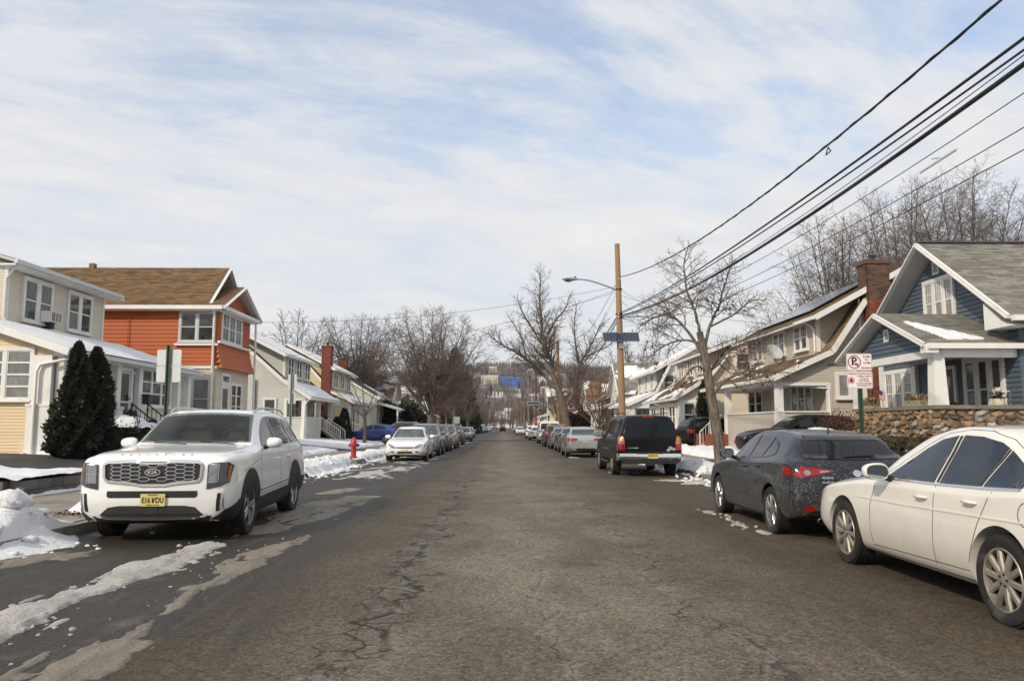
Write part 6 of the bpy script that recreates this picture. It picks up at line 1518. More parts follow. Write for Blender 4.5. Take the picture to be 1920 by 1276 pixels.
def make_car(label,keys,L,W,paint,wheels,r,rr,style='ten',alloy=ALLOY,side=(),ws=None,rw=None,glass=CG,sglass=None,lights=(),trims=(),seams=(),handles=(),mirror=None,arch=None,lip=None,tw=.225,group=None,cat='car',track=None,name='parked_car',archr=None,cabin=None):
    t=thing(name,label,cat,(0,0,0),group=group); c=Car(keys,L); c.wz=r+.005
    c.cut_arches(wheels,archr or r*1.13,W/2,cabin or ()); finish_body(c,t,paint)
    for i,poly in enumerate(side):
        for ax in 'LR':
            c.patch(ax,poly,.007,.05).build('side_window',sglass or glass,t,smooth=50)
    for ax,poly,nm in ((('F',ws,'windscreen') if ws else None),(('B',rw,'rear_window') if rw else None)) if True else ():
        if poly: c.patch(ax,poly,.010,.05).build(nm,CGW if nm=='windscreen' and glass is CG else glass,t,smooth=50)
    for nm,ax,poly,mt in lights+tuple(trims):
        axs=('L','R') if ax=='S' else (ax,)
        for a in axs:
            polys=[poly]
            if ax in ('FM','BM'): a=ax[0]; polys=[poly,[(-x,z) for x,z in poly]]
            for pl in polys: c.patch(a,pl,.010,.04).build(nm,mt,t,smooth=50)
    s_=MB(); any_=False
    for ax,ln,wd in seams:
        for a in (('L','R') if ax=='S' else (ax,)): c.strip(a,ln,wd,.0015,mb=s_); any_=True
    if any_: s_.build('panel_gaps',SEAM,t)
    for x,z in handles:
        for a in 'LR':
            h1,n1=c.hit(a,x-.09,z); h2,n2=c.hit(a,x+.09,z); mm=(h1+h2)/2+n1*.045
            MB().tube([h1+n1*.005,h1.lerp(h2,.15)+n1*.036,mm-n1*.006,h1.lerp(h2,.85)+n2*.036,h2+n2*.005],[.010,.014,.016,.014,.010],8).build('door_handle',paint if handles else CHROME,t,smooth=50)
    if mirror:
        mx,mz,sz,mm=mirror
        for a,s in (('L',-1),('R',1)):
            h,n=c.hit(a,mx,mz); y=h.x
            b=MB(); b.tube([h,h+Vector((s*.10,.0,.03))],[.035,.025],8)
            bm=bmesh.new(); bmesh.ops.create_icosphere(bm,subdivisions=3,radius=1)
            for v in bm.verts:
                p=v.co; p.x=math.copysign(abs(p.x)**.7,p.x); p.z=math.copysign(abs(p.z)**.75,p.z); p.y=max(p.y,-.45)
                v.co=Vector((p.x*.125*sz,p.y*.11*sz,p.z*.085*sz*(1.0-.12*s*p.x)))+Vector((y+s*.165*sz,h.y,h.z+.075))
            me=bpy.data.meshes.new('wing_mirror'); bm.to_mesh(me); bm.free(); me.materials.append(mm); smooth_mesh(me,50)
            o=link('wing_mirror',me,t); b.build('mirror_arm',BLK,o,smooth=50)
            g=MB(); cx=y+s*.165*sz; yy=h.y-.0515*sz; n_=20
            g.add([(cx+.105*sz*math.copysign(abs(math.cos(k*6.2832/n_))**.7,math.cos(k*6.2832/n_)),yy,h.z+.075+.068*sz*math.copysign(abs(math.sin(k*6.2832/n_))**.75,math.sin(k*6.2832/n_))) for k in range(n_)],[tuple(range(n_))]); g.build('mirror_glass',MIRR,o)
    tm,rm=wheel_meshes(r,rr,tw,style,alloy)
    tr=track or (W/2-tw/2-.004)
    for x in wheels:
        for s in (-1,1):
            o=link('wheel',tm,t,loc=(s*tr,L/2-x,r-.004)); o.rotation_euler=(random.uniform(0,1),0,0 if s<0 else math.pi); link('rim',rm,o)
    if lip:
        for x in wheels:
            for a in 'LR':
                ra=(archr or r*1.13); n=18; P=[(x+(ra+lip)*math.cos(R(-12+204*k/n)),c.wz+(ra+lip)*math.sin(R(-12+204*k/n))) for k in range(n+1)]+[(x+(ra-.006)*math.cos(R(192-204*k/n)),c.wz+(ra-.006)*math.sin(R(192-204*k/n))) for k in range(n+1)]
                c.patch(a,P,.012,.06).build('arch_trim',BLK,t,smooth=50)
    return t,c
def place(t,x,y,rz=0): t.location=(x,y,.0); t.rotation_euler=(0,0,R(rz)); return t
def recolour(t,paint,old):
    for o in [t]+list(t.children_recursive):
        for sl in o.material_slots:
            if sl.material is old: sl.link='OBJECT'; sl.material=paint

# ---------------- white three-row SUV, left foreground
SUVK=[(0.00,.36,.64,.97,1.035,.62,.80,.78,.64),(0.04,.29,.64,1.02,1.085,.74,.885,.85,.69),(0.14,.25,.64,1.05,1.12,.85,.945,.90,.74),(0.40,.23,.65,1.075,1.15,.90,.98,.93,.78),(.95,.23,.67,1.10,1.18,.92,.995,.945,.79),(1.32,.23,.67,1.115,1.205,.92,.99,.95,.79),(1.45,.23,.67,1.12,1.225,.92,.99,.95,.79),
(1.80,.23,.67,1.125,1.47,.92,.99,.945,.725),(2.20,.23,.68,1.13,1.705,.92,.985,.94,.665),(2.6,.23,.68,1.135,1.755,.92,.985,.935,.67),(3.4,.23,.68,1.14,1.755,.92,.985,.93,.67),(4.2,.24,.69,1.155,1.715,.92,.985,.92,.655),(4.62,.27,.70,1.16,1.63,.91,.975,.90,.635),(4.80,.31,.72,1.15,1.47,.88,.955,.875,.61),(4.93,.36,.72,1.10,1.24,.83,.915,.835,.60),(5.0,.42,.72,1.02,1.10,.76,.86,.79,.57)]
t,c=make_car('white three-row SUV facing the camera with a wide honeycomb grille',SUVK,5.0,1.99,PT_['white'],(.95,3.85),.392,.268,'five',ALLOY,
 side=([(1.76,1.185),(2.05,1.40),(2.36,1.585),(2.50,1.63),(2.76,1.645),(2.73,1.185)],[(2.80,1.185),(2.83,1.645),(3.25,1.645),(3.62,1.615),(3.74,1.195)],[(3.82,1.20),(3.71,1.605),(4.10,1.565),(4.36,1.46),(4.50,1.30),(4.42,1.215)]),
 ws=[(-.80,1.245),(-.42,1.235),(0,1.23),(.42,1.235),(.80,1.245),(.665,1.655),(.34,1.685),(0,1.69),(-.34,1.685),(-.665,1.655)],rw=[(-.70,1.25),(.70,1.25),(.60,1.58),(-.60,1.58)],
 trims=(('sill_cladding','S',[(1.40,.24),(1.44,.46),(3.36,.50),(3.42,.26)],BLK),('bumper_cladding','S',[(.05,.30),(.08,.42),(.30,.47),(.52,.56),(.56,.30),(.3,.25)],BLK),('bumper_cladding','S',[(4.28,.30),(4.3,.60),(4.9,.58),(4.95,.40)],BLK)),
 seams=(('S',[(1.52,.52),(1.54,1.0),(1.66,1.15)],.008),('S',[(2.775,.50),(2.765,1.15)],.008),('S',[(3.50,1.15),(3.44,.9),(3.30,.72)],.008),('S',[(1.45,.50),(3.34,.53)],.006),('S',[(.60,.88),(.95,.92),(1.5,1.02)],.006)),
 cabin=(1.36,3.55,[(-.775,1.262),(-.42,1.252),(0,1.247),(.42,1.252),(.775,1.262),(.655,1.632),(.34,1.66),(0,1.665),(-.34,1.66),(-.655,1.632)]),handles=((2.60,.97),(3.36,.99)),mirror=(1.86,1.16,.92,PT_['white']),lip=.075,tw=.25,archr=.43)
KIA_T,KC=t,c
gm,gt,_b=nodemat('clear_glass'); gt.n.remove(_b); go=gt.n['Material Output']; tr=gt.node('ShaderNodeBsdfTransparent',inp={'Color':(.74,.82,.79,1)}); gl=gt.node('ShaderNodeBsdfGlossy',inp={'Roughness':.03}); fz=gt.node('ShaderNodeFresnel',inp={'IOR':1.55}); mx=gt.node('ShaderNodeMixShader'); gt.l.new(fz.outputs[0],mx.inputs[0]); gt.l.new(tr.outputs[0],mx.inputs[1]); gt.l.new(gl.outputs[0],mx.inputs[2]); gt.l.new(mx.outputs[0],go.inputs['Surface'])
for o in t.children:
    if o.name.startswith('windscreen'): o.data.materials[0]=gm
SEATM=mat('seat_leather',(.34,.32,.28),.6,var=(4,.15)); HEADL=mat('headliner',(.20,.20,.19),.8)
def rbox(cx,cy,cz,sx,sy,sz,nm,mt,tilt=0):
    bm=bmesh.new(); bmesh.ops.create_cube(bm,size=1); bmesh.ops.scale(bm,vec=(sx,sy,sz),verts=bm.verts); bmesh.ops.bevel(bm,geom=bm.edges[:],offset=min(sx,sy,sz)*.35,segments=3,affect='EDGES'); me=bpy.data.meshes.new(nm); bm.to_mesh(me); bm.free(); me.materials.append(mt); smooth_mesh(me,60); o=link(nm,me,t,loc=(cx,2.5-cy,cz)); o.rotation_euler=(tilt,0,0); return o
for xx in (-.38,.38):
    rbox(xx,2.72,1.27,.50,.12,.30,'seat_back',SEATM,.2); rbox(xx,2.80,1.50,.26,.10,.16,'headrest',SEATM,.15); rbox(xx*1.05,3.40,1.46,.24,.09,.13,'headrest',SEATM)
rbox(0,3.42,1.30,1.2,.12,.16,'rear_seat',SEATM)
rbox(0,1.92,1.262,1.40,.30,.03,'dashboard',BLK); rbox(0,2.16,1.60,.22,.03,.06,'rear_view_mirror',BLK)
sw=MB().tube([(.185*math.cos(6.2832*k/20),0,.185*math.sin(6.2832*k/20)) for k in range(21)],.016,7); sw.tube([(-.18,0,0),(.18,0,0)],.02,6); o=sw.build('steering_wheel',BLK,t,smooth=60); o.location=(-.38,2.5-2.22,1.27); o.rotation_euler=(R(-25),0,0)
hp=lambda y:1.0
c.strip('S' if 0 else 'L',[(1.48,.56),(3.34,.60)],.022,.016).build('sill_strip',CHROME,t); c.strip('R',[(1.48,.56),(3.34,.60)],.022,.016).build('sill_strip',CHROME,t)
# grille
gw,g0,g1=.60,.765,1.02
GC=.895
GP_=[(-gw+.03,g0+.02),(-.26,g0-.01),(-.15,g0-.032),(.15,g0-.032),(.26,g0-.01),(gw-.03,g0+.02),(gw,g0+.07),(gw+.01,g1-.03),(gw-.03,g1),(.2,g1+.012),(.14,g1-.012),(-.14,g1-.012),(-.2,g1+.012),(-gw+.03,g1),(-gw-.01,g1-.03),(-gw,g0+.07)]
gr=c.patch('F',GP_,.004,.06).build('grille',BLK,t)
fr=MB(); n=len(GP_)
for i in range(n): c.strip('F',[GP_[i],GP_[(i+1)%n]],.030,.022,.03,mb=fr)
fr.build('grille_frame',CHROME,gr)
hexm=MB(); cw,ch=.150,.050
for col in range(-6,7):
    for row in range(-1,7):
        cx=col*cw*.75; cz=g0+.018+row*ch+(ch/2 if col%2 else 0)
        for P in ([(cx-cw/4,cz+ch/2),(cx+cw/4,cz+ch/2)],[(cx+cw/4,cz+ch/2),(cx+cw/2,cz)],[(cx+cw/2,cz),(cx+cw/4,cz-ch/2)]):
            if any(abs(x)>gw-.01 or z<g0+.004 or z>g1-.008 or (abs(x)<.085 and abs(z-GC)<.04) for x,z in P): continue
            c.strip('F',P,.0085,.016,.05,mb=hexm)
hexm.build('grille_mesh',SATIN,gr,kind='stuff')
el=lambda a,b,n=24:[(a*math.cos(6.2832*k/n),GC+b*math.sin(6.2832*k/n)) for k in range(n)]
bd=c.patch('F',el(.098,.047),.026,.03).build('badge',CHROME,gr); c.patch('F',el(.088,.038),.029,.03).build('badge_field',BLK,bd)
me=text_mesh('KIA',.062,CHROME,.003,True); o=link('lettering',me,bd); h_,_n2=c.hit('F',0,GC); o.matrix_basis=Matrix.Translation((0,h_.y+.034,GC))@Matrix.Rotation(math.pi,4,'Z')@Matrix.Rotation(R(90),4,'X')@Matrix.Scale(1.25,4,(1,0,0))
for i,ch in enumerate('TELLURIDE'):
    xx=.44-.11*i; h_,nn=c.hit('T',.10,xx); me=text_mesh(ch,.042,SATIN,.003,True)
    o=link('lettering',me,t); o.matrix_basis=Matrix.Translation(h_+Vector((0,0,.004)))@Matrix.Rotation(math.pi,4,'Z')@Matrix.Rotation(R(38),4,'X')
# lights
for s in (-1,1):
    HL=[(s*.675,.68),(s*.84,.715),(s*.925,.76),(s*.94,.97),(s*.905,1.015),(s*.74,1.01),(s*.685,.985)]
    hl=c.patch('F',HL,.013,.026).build('headlight',LENSD,t,smooth=50)
    for z0,z1 in ((.775,.865),(.885,.985)):
        c.patch('F',[(s*.70,z0),(s*.80,z0),(s*.80,z1),(s*.70,z1)],.017,.03).build('lamp_unit',LENS,hl)
        for ln in ([(s*.69,z0-.008),(s*.81,z0-.008),(s*.815,z1+.008),(s*.69,z1+.008)],): c.strip('F',ln,.010,.021,.03).build('light_guide',SATIN,hl)
    c.strip('F',[(s*.912,.77),(s*.92,.97)],.014,.018).build('side_marker',AMB,hl)
    c.patch('F',[(s*.79,.40),(s*.835,.41),(s*.85,.63),(s*.81,.63)],.006,.04).build('air_curtain',BLK,t)
    c.strip('F',[(s*.868,.43),(s*.878,.63)],.020,.014).build('air_curtain_trim',CHROME,t)
c.patch('F',[(-.54,.575),(.54,.575),(.565,.60),(.56,.66),(-.56,.66),(-.565,.60)],.005,.05).build('lower_grille',BLK,t)
for z in (.598,.628): c.strip('F',[(-.52,z),(.5,z)],.007,.010).build('grille_bar',ALLOYB,t)
c.patch('F',[(-.66,.345),(.66,.345),(.54,.455),(.40,.475),(-.40,.475),(-.54,.455)],.006,.05).build('lower_grille',BLK,t)
for z in (.385,.41,.435): c.strip('F',[(-.5,z),(.5,z)],.006,.010).build('grille_bar',ALLOYB,t)
c.patch('F',[(-.70,.25),(.70,.25),(.74,.345),(-.74,.345)],.010,.06).build('skid_plate',BLK,t)
c.strip('F',[(-.68,.355),(-.54,.325),(-.2,.318),(.2,.318),(.54,.325),(.68,.355)],.022,.024).build('skid_trim',CHROME,t)
c.patch('F',[(-.075,.37),(.075,.37),(.075,.46),(-.075,.46)],.012,.04).build('sensor',BLK,t)
h_,_q=c.hit('F',0,.55); plate(t,(-.02,h_.y+.028,.548),R(0),'E16 VDU',facing='F',small=(('NEW JERSEY',.40),('GARDEN STATE',-.40)))
q=MB(); P=[(-.012,.03),(.0,.036),(.012,.02),(.006,.005),(.014,-.012),(.002,-.035),(-.01,-.02),(-.004,-.004)]; q.prism([(x,y,.006) for x,y in P],(0,0,.002)); pl_=[o for o in t.children if o.name.startswith('number_plate')][0]; q.build('state_mark',INK,pl_,).location=(-.002,-.004,0)
for s in (-1,1):
    rail=MB().tube([(s*.64,.22,1.70),(s*.655,.02,1.765),(s*.66,-.6,1.785),(s*.645,-1.5,1.765),(s*.625,-1.85,1.70)],.016,8); rail.build('roof_rail',SATIN,t,smooth=50)
c.patch('F',[(-.72,1.23),(-.62,1.23),(-.62,1.27),(-.72,1.27)],.0055,.05).build('sticker',PLATEW,t)
w_=MB()
for s in (-.62,.05): 
    a,_1=c.hit('F',s,1.205); b,_2=c.hit('F',s+.52,1.235); w_.tube([a+_1*.02,b+_2*.02],.008,5)
w_.build('wiper',BLK,t)
for s in(-1,1): MB().tube([(s*.55,.72,1.205),(s*.35,.95,1.185),(s*.28,1.9,1.145)],.001,4)
place(KIA_T,-4.66,12.95,180+2.8); KIA_T.scale=(1.02,1.02,1.02)
# ---------------- ivory sedan, right foreground
SEDK=[(0.00,.38,.52,.66,.70,.50,.66,.62,.46),(0.05,.30,.52,.71,.755,.62,.76,.71,.54),(0.18,.24,.52,.765,.82,.74,.855,.79,.62),(.45,.20,.53,.82,.885,.82,.905,.845,.68),(.95,.19,.55,.885,.955,.85,.92,.87,.70),(1.35,.19,.56,.925,.995,.85,.92,.88,.72),(1.50,.19,.56,.935,1.02,.85,.92,.88,.72),
(1.9,.19,.57,.955,1.27,.85,.92,.875,.645),(2.30,.19,.57,.965,1.455,.85,.92,.87,.585),(2.75,.19,.57,.975,1.52,.85,.92,.865,.585),(3.25,.19,.57,.985,1.50,.85,.92,.86,.58),(3.65,.20,.58,1.0,1.395,.85,.92,.865,.585),(4.05,.21,.60,1.02,1.205,.84,.915,.86,.62),(4.30,.23,.60,1.025,1.115,.82,.90,.845,.65),(4.60,.27,.60,1.01,1.075,.78,.87,.81,.62),(4.78,.32,.60,.97,1.03,.70,.81,.75,.58),(4.87,.40,.60,.86,.91,.60,.73,.68,.52)]
t,c=make_car('ivory four-door sedan with tinted windows, largest car at the right',SEDK,4.87,1.84,PT_['ivory'],(.95,3.715),.340,.243,'ten',ALLOYD,
 side=([(1.86,1.00),(2.06,1.13),(2.34,1.29),(2.58,1.385),(2.80,1.42),(2.74,1.005)],[(2.83,1.005),(2.89,1.425),(3.15,1.415),(3.42,1.37),(3.52,1.33),(3.40,1.02)],[(3.46,1.02),(3.57,1.31),(3.74,1.22),(3.90,1.10),(3.93,1.04)]),
 ws=[(-.72,1.03),(.72,1.03),(.56,1.40),(-.56,1.40)],rw=[(-.66,1.14),(.66,1.14),(.53,1.37),(-.53,1.37)],sglass=CGT,
 lights=(('taillight','BM',[(.50,.80),(.72,.80),(.74,.93),(.52,.92)],RED),('headlight','FM',[(.44,.58),(.64,.62),(.72,.70),(.50,.68)],LENS)),
 seams=(('S',[(1.60,.32),(1.60,.70),(1.72,.96)],.007),('S',[(2.78,.30),(2.79,.70),(2.785,.98)],.007),('S',[(3.30,.40),(3.44,.72),(3.60,.99)],.007),('S',[(1.60,.30),(3.28,.33)],.006),('S',[(1.75,1.0),(2.05,1.19),(2.36,1.345),(2.62,1.44),(2.9,1.475),(3.2,1.465),(3.5,1.40),(3.8,1.26)],.004)),
 handles=((2.60,.865),(3.34,.885)),mirror=(1.98,.985,1.0,PT_['ivory']),tw=.225,archr=.398)
for a in 'LR':
    c.strip(a,[(1.80,.985),(2.8,.992),(3.55,1.008),(3.92,1.025)],.016,.010).build('belt_moulding',CHROME,t)
    c.strip(a,[(1.32,.765),(2.2,.765),(3.2,.78),(4.3,.80)],.014,.006).build('crease',PT_['ivory'],t)
    f_=[(4.02+.082*math.cos(6.2832*k/22),.855+.088*math.sin(6.2832*k/22)) for k in range(23)]; c.strip(a,f_,.006,.002,.03).build('fuel_flap',SEAM,t)
    c.patch(a,[(1.40,.19),(1.44,.235),(3.30,.26),(3.34,.20)],.004,.08).build('sill',BLK,t)
    for dx in (0,.035,.062): c.patch(a,[(3.72+dx,1.06),(3.745+dx,1.06),(3.745+dx,1.08),(3.72+dx,1.08)],.006,.05).build('sticker',PLATEW,t)
    c.strip(a,[(2.79,1.01),(2.845,1.42)],.035,.0045).build('pillar_trim',BLK,t); c.strip(a,[(3.42,1.02),(3.54,1.32)],.022,.0045).build('pillar_trim',BLK,t)
c.patch('F',[(-.36,.50),(.36,.50),(.42,.62),(-.42,.62)],.006,.06).build('grille',BLK,t); plate(t,(0,-2.42,.72),R(8),None)
m2=[o for o in t.children if o.name.startswith('wing_mirror')]
place(t,4.74,7.385,0); IV_T=t; SED_ME=t
# ---------------- graphite hatchback
HATK=[(0.00,.36,.50,.62,.66,.48,.64,.60,.44),(0.05,.28,.50,.68,.72,.62,.74,.69,.52),(0.2,.22,.51,.75,.80,.74,.835,.77,.60),(.5,.18,.53,.83,.885,.81,.885,.83,.67),(.9,.17,.55,.885,.945,.83,.895,.855,.69),(1.25,.17,.56,.925,.985,.83,.895,.865,.70),(1.40,.17,.56,.935,1.01,.83,.895,.865,.70),(1.8,.17,.57,.955,1.26,.83,.895,.86,.63),(2.15,.17,.58,.975,1.415,.83,.895,.855,.58),(2.55,.17,.58,.99,1.465,.83,.895,.85,.575),
(3.1,.18,.59,1.01,1.462,.83,.9,.85,.57),(3.6,.19,.60,1.035,1.43,.83,.905,.85,.56),(3.95,.21,.62,1.045,1.372,.82,.90,.84,.565),(4.12,.24,.63,1.045,1.265,.81,.89,.83,.545),(4.28,.28,.64,1.03,1.10,.78,.87,.81,.55),(4.40,.32,.64,.95,.985,.72,.83,.77,.53),(4.46,.40,.62,.82,.86,.62,.76,.71,.50)]
t,c=make_car('dark grey salt-spattered hatchback parked ahead of the ivory sedan',HATK,4.46,1.795,PT_['graphite'],(.90,3.60),.325,.228,'pairs',ALLOY,
 side=([(1.72,1.01),(1.92,1.15),(2.18,1.29),(2.38,1.35),(2.56,1.375),(2.52,1.02)],[(2.62,1.02),(2.66,1.38),(2.95,1.375),(3.22,1.345),(3.12,1.05)],[(3.18,1.05),(3.27,1.335),(3.46,1.27),(3.62,1.15),(3.60,1.10)]),
 ws=[(-.70,1.02),(.70,1.02),(.55,1.37),(-.55,1.37)],rw=[(-.635,1.075),(0,1.055),(.635,1.075),(.655,1.14),(.565,1.315),(.46,1.345),(0,1.355),(-.46,1.345),(-.565,1.315),(-.655,1.14)],glass=mat('car_glass_smoke',(.012,.015,.018),.05,spec=.4),
 seams=(('S',[(1.55,.33),(1.55,.70),(1.62,.97)],.007),('S',[(2.57,.30),(2.575,.98)],.007),('S',[(3.10,.38),(3.22,.72),(3.36,1.02)],.007),('S',[(1.55,.28),(3.1,.31)],.006),('B',[(-.60,.98),(-.52,.80),(-.50,.62),(-.40,.56),(.40,.56),(.50,.62),(.52,.80),(.60,.98)],.007)),
 handles=((2.40,.885),(3.04,.92)),mirror=(1.84,.995,.95,PT_['graphite']),tw=.215,archr=.378)
for s in (-1,1):
    TL=[(s*.30,.905),(s*.50,.875),(s*.70,.83),(s*.82,.84),(s*.80,.93),(s*.72,.965),(s*.52,.945),(s*.36,.925)]
    tl=c.patch('B',TL,.008,.05).build('taillight',RED,t,smooth=50)
    c.patch('B',[(s*.36,.905),(s*.50,.885),(s*.49,.915),(s*.40,.921)],.011,.04).build('reverse_lamp',LENS,tl)
    c.patch('B',[(s*(.665+.045*math.cos(6.2832*k/16)),.89+.036*math.sin(6.2832*k/16)) for k in range(16)],.011,.03).build('lamp_unit',LENS,tl)
    a='L' if s<0 else 'R'
    c.patch(a,[(4.05,.94),(4.20,.965),(4.30,.93),(4.34,.86),(4.26,.84),(4.14,.88)],.009,.05).build('taillight',RED,t,smooth=50)
    c.patch('B',[(s*.56,.40),(s*.66,.38),(s*.73,.42),(s*.72,.455),(s*.60,.45)],.008,.04).build('fog_lamp',RED,t)
    MB().lathe([(.038,-.02),(.045,-.12),(.040,-.125),(.034,-.1)],16,(s*.52,-2.14,.265),axis='y').build('exhaust_tip',HOSEB,t,smooth=40)
    c.patch('F',[(s*.46,.56),(s*.64,.60),(s*.70,.68),(s*.52,.66)],.006,.05).build('headlight',LENS,t)
c.patch('B',[(-.62,.24),(.62,.24),(.70,.36),(.50,.40),(-.50,.40),(-.70,.36)],.006,.06).build('bumper_insert',BLK,t)
c.patch('B',[(-.52,.80),(0,.82),(.52,.80),(.42,.74),(.22,.70),(-.22,.70),(-.42,.74)],.004,.06).build('tailgate_recess',PT_['graphite'],t)
plate(t,(0,-2.235,.735),R(12),None)
c.patch('T',[(3.86,-.50),(4.05,-.50),(4.07,0),(4.05,.50),(3.86,.50)],.016,.07).build('spoiler',PT_['graphite'],t,smooth=50); c.strip('B',[(-.16,1.366),(.16,1.366)],.016,.016).build('brake_lamp',RED,t)
a_,n_=c.hit('B',-.1,1.085); MB().tube([a_+n_*.02,c.hit('B',.30,1.10)[0]+n_*.03],.010,6).build('wiper',BLK,t); MB().lathe([(.022,0),(.012,.04),(.004,.17)],8,(0,-1.35,1.44)).build('aerial',BLK,t)
for tx,yy,zz,sz in (('MAZDA3',-.40,.845-.02,.038),('SKYACTIV',-.40,.765,.034)):
    h_,nn=c.hit('B',yy,zz); o=link('lettering',text_mesh(tx,sz,CHROME,.003,True),t); o.matrix_basis=Matrix.Translation(h_+nn*.006)@Matrix.Rotation(R(68),4,'X')
c.patch('B',[(.055*math.cos(6.2832*k/18),.885+.042*math.sin(6.2832*k/18)) for k in range(18)],.008,.03).build('badge',CHROME,t)
place(t,4.74,12.72,0); HAT_T=t
# ---------------- black full-size SUV
BIGK=[(0.00,.48,.70,.98,1.03,.66,.82,.80,.66),(0.06,.42,.70,1.02,1.07,.80,.90,.86,.72),(.2,.38,.70,1.05,1.10,.88,.96,.91,.76),(.95,.36,.72,1.09,1.15,.93,1.0,.95,.79),(1.45,.36,.72,1.12,1.19,.93,1.0,.96,.79),(1.58,.36,.72,1.13,1.22,.93,1.0,.96,.79),(1.95,.36,.73,1.15,1.58,.93,1.0,.955,.73),(2.3,.36,.73,1.16,1.83,.93,1.0,.95,.70),(2.8,.36,.73,1.17,1.88,.93,1.0,.95,.70),(4.6,.36,.74,1.18,1.885,.93,1.0,.945,.70),(5.2,.37,.74,1.18,1.86,.93,.995,.94,.69),(5.40,.40,.74,1.17,1.74,.92,.985,.93,.70),(5.50,.44,.74,1.15,1.45,.90,.97,.915,.74),(5.57,.48,.74,1.10,1.19,.87,.945,.89,.78)]
t,c=make_car('black full-size SUV seen from behind with a chrome bumper',BIGK,5.57,2.0,PT_['black'],(.95,4.25),.385,.225,'six',ALLOYD,
 side=([(2.02,1.20),(2.38,1.66),(2.62,1.74),(2.90,1.75),(2.86,1.20)],[(2.96,1.20),(2.98,1.75),(3.75,1.75),(3.78,1.20)],[(3.90,1.21),(3.88,1.75),(5.05,1.74),(5.15,1.22)]),
 ws=[(-.82,1.24),(.82,1.24),(.68,1.76),(-.68,1.76)],rw=[(-.84,1.19),(.84,1.19),(.80,1.5),(.67,1.80),(-.67,1.80),(-.80,1.5)],glass=mat('car_glass_black',(.006,.008,.011),.06,spec=.28),
 seams=(('S',[(2.90,.5),(2.90,1.18)],.01),('S',[(3.82,.8),(3.84,1.18)],.01),('B',[(-.80,1.17),(-.78,.74),(.78,.74),(.80,1.17)],.012)),handles=((2.72,1.0),(3.62,1.0)),mirror=(2.12,1.2,1.3,SATIN),tw=.265,archr=.455,lip=.03)
for s in (-1,1):
    c.patch('B',[(s*.76,.80),(s*.93,.80),(s*.93,.985),(s*.77,.985)],.03,.05).build('taillight',RED,t,smooth=50)
    c.patch('B',[(s*.77,.99),(s*.93,.99),(s*.93,1.05),(s*.78,1.05)],.03,.05).build('reverse_lamp',LENS,t)
    c.patch('B',[(s*.78,1.055),(s*.93,1.055),(s*.92,1.17),(s*.86,1.22),(s*.80,1.20)],.03,.05).build('indicator',AMB,t,smooth=50)
    a='L' if s<0 else 'R'; c.strip(a,[(2.2,.80),(3.8,.81)],.03,.012).build('side_strip',SATIN,t); c.patch(a,[(5.38,.80),(5.5,.80),(5.5,1.20),(5.36,1.20)],.008,.06).build('taillight',RED,t)
    MB().tube([(s*1.0,.9,.40),(s*1.02,.7,.38),(s*1.02,-.9,.38),(s*1.0,-1.05,.40)],.045,8).build('running_board',BLK,t,smooth=50)
b=MB()
prof=[(0,.50),(.06,.49),(.115,.55),(.12,.62),(.10,.70),(.0,.71)]
secs=[(-.99,-.30),(-.98,-.06),(-.93,.0),(-.35,.02),(.35,.02),(.93,.0),(.98,-.06),(.99,-.30)]
b.add([(x,-2.70-d-o,z) for x,d in secs for o,z in prof],[(i*6+j,i*6+j+1,i*6+j+7,i*6+j+6) for i in range(7) for j in range(5)]); b.build('bumper',CHROME,t,smooth=40)
MB().box(-.40,.40,-2.87,-2.70,.71,.735).box(-.85,.85,-2.80,-2.66,.40,.50).build('bumper_step',BLK,t); MB().box(-.05,.05,-2.9,-2.6,.36,.44).box(-.12,.12,-2.84,-2.78,.34,.46).build('tow_hitch',METAL,t)
plate(t,(.08,-2.845,.635),R(0),'S95 RCW',facing='B')
c.strip('B',[(-.70,.87),(-.36,.87)],.03,.012).build('tailgate_badge',CHROME,t); c.strip('B',[(-.18,1.795),(.18,1.795)],.03,.012).build('brake_lamp',RED,t)
for x,z,r_ in ((.62,.86,.07),(.55,.80,.05),(.72,.83,.05)): c.patch('B',[(x+r_*math.cos(k*6.2832/9)*(1+.3*math.sin(k*2.7)),z+r_*.8*math.sin(k*6.2832/9)) for k in range(9)],.006,.03).build('dent_scuff',SATIN,t)
for s in (-1,1): MB().tube([(s*.66,.35,1.88),(s*.69,.2,1.93),(s*.69,-2.0,1.935),(s*.66,-2.2,1.89)],.018,6).build('roof_rail',BLK,t)
place(t,4.50,26.62,0); BIG_T=t
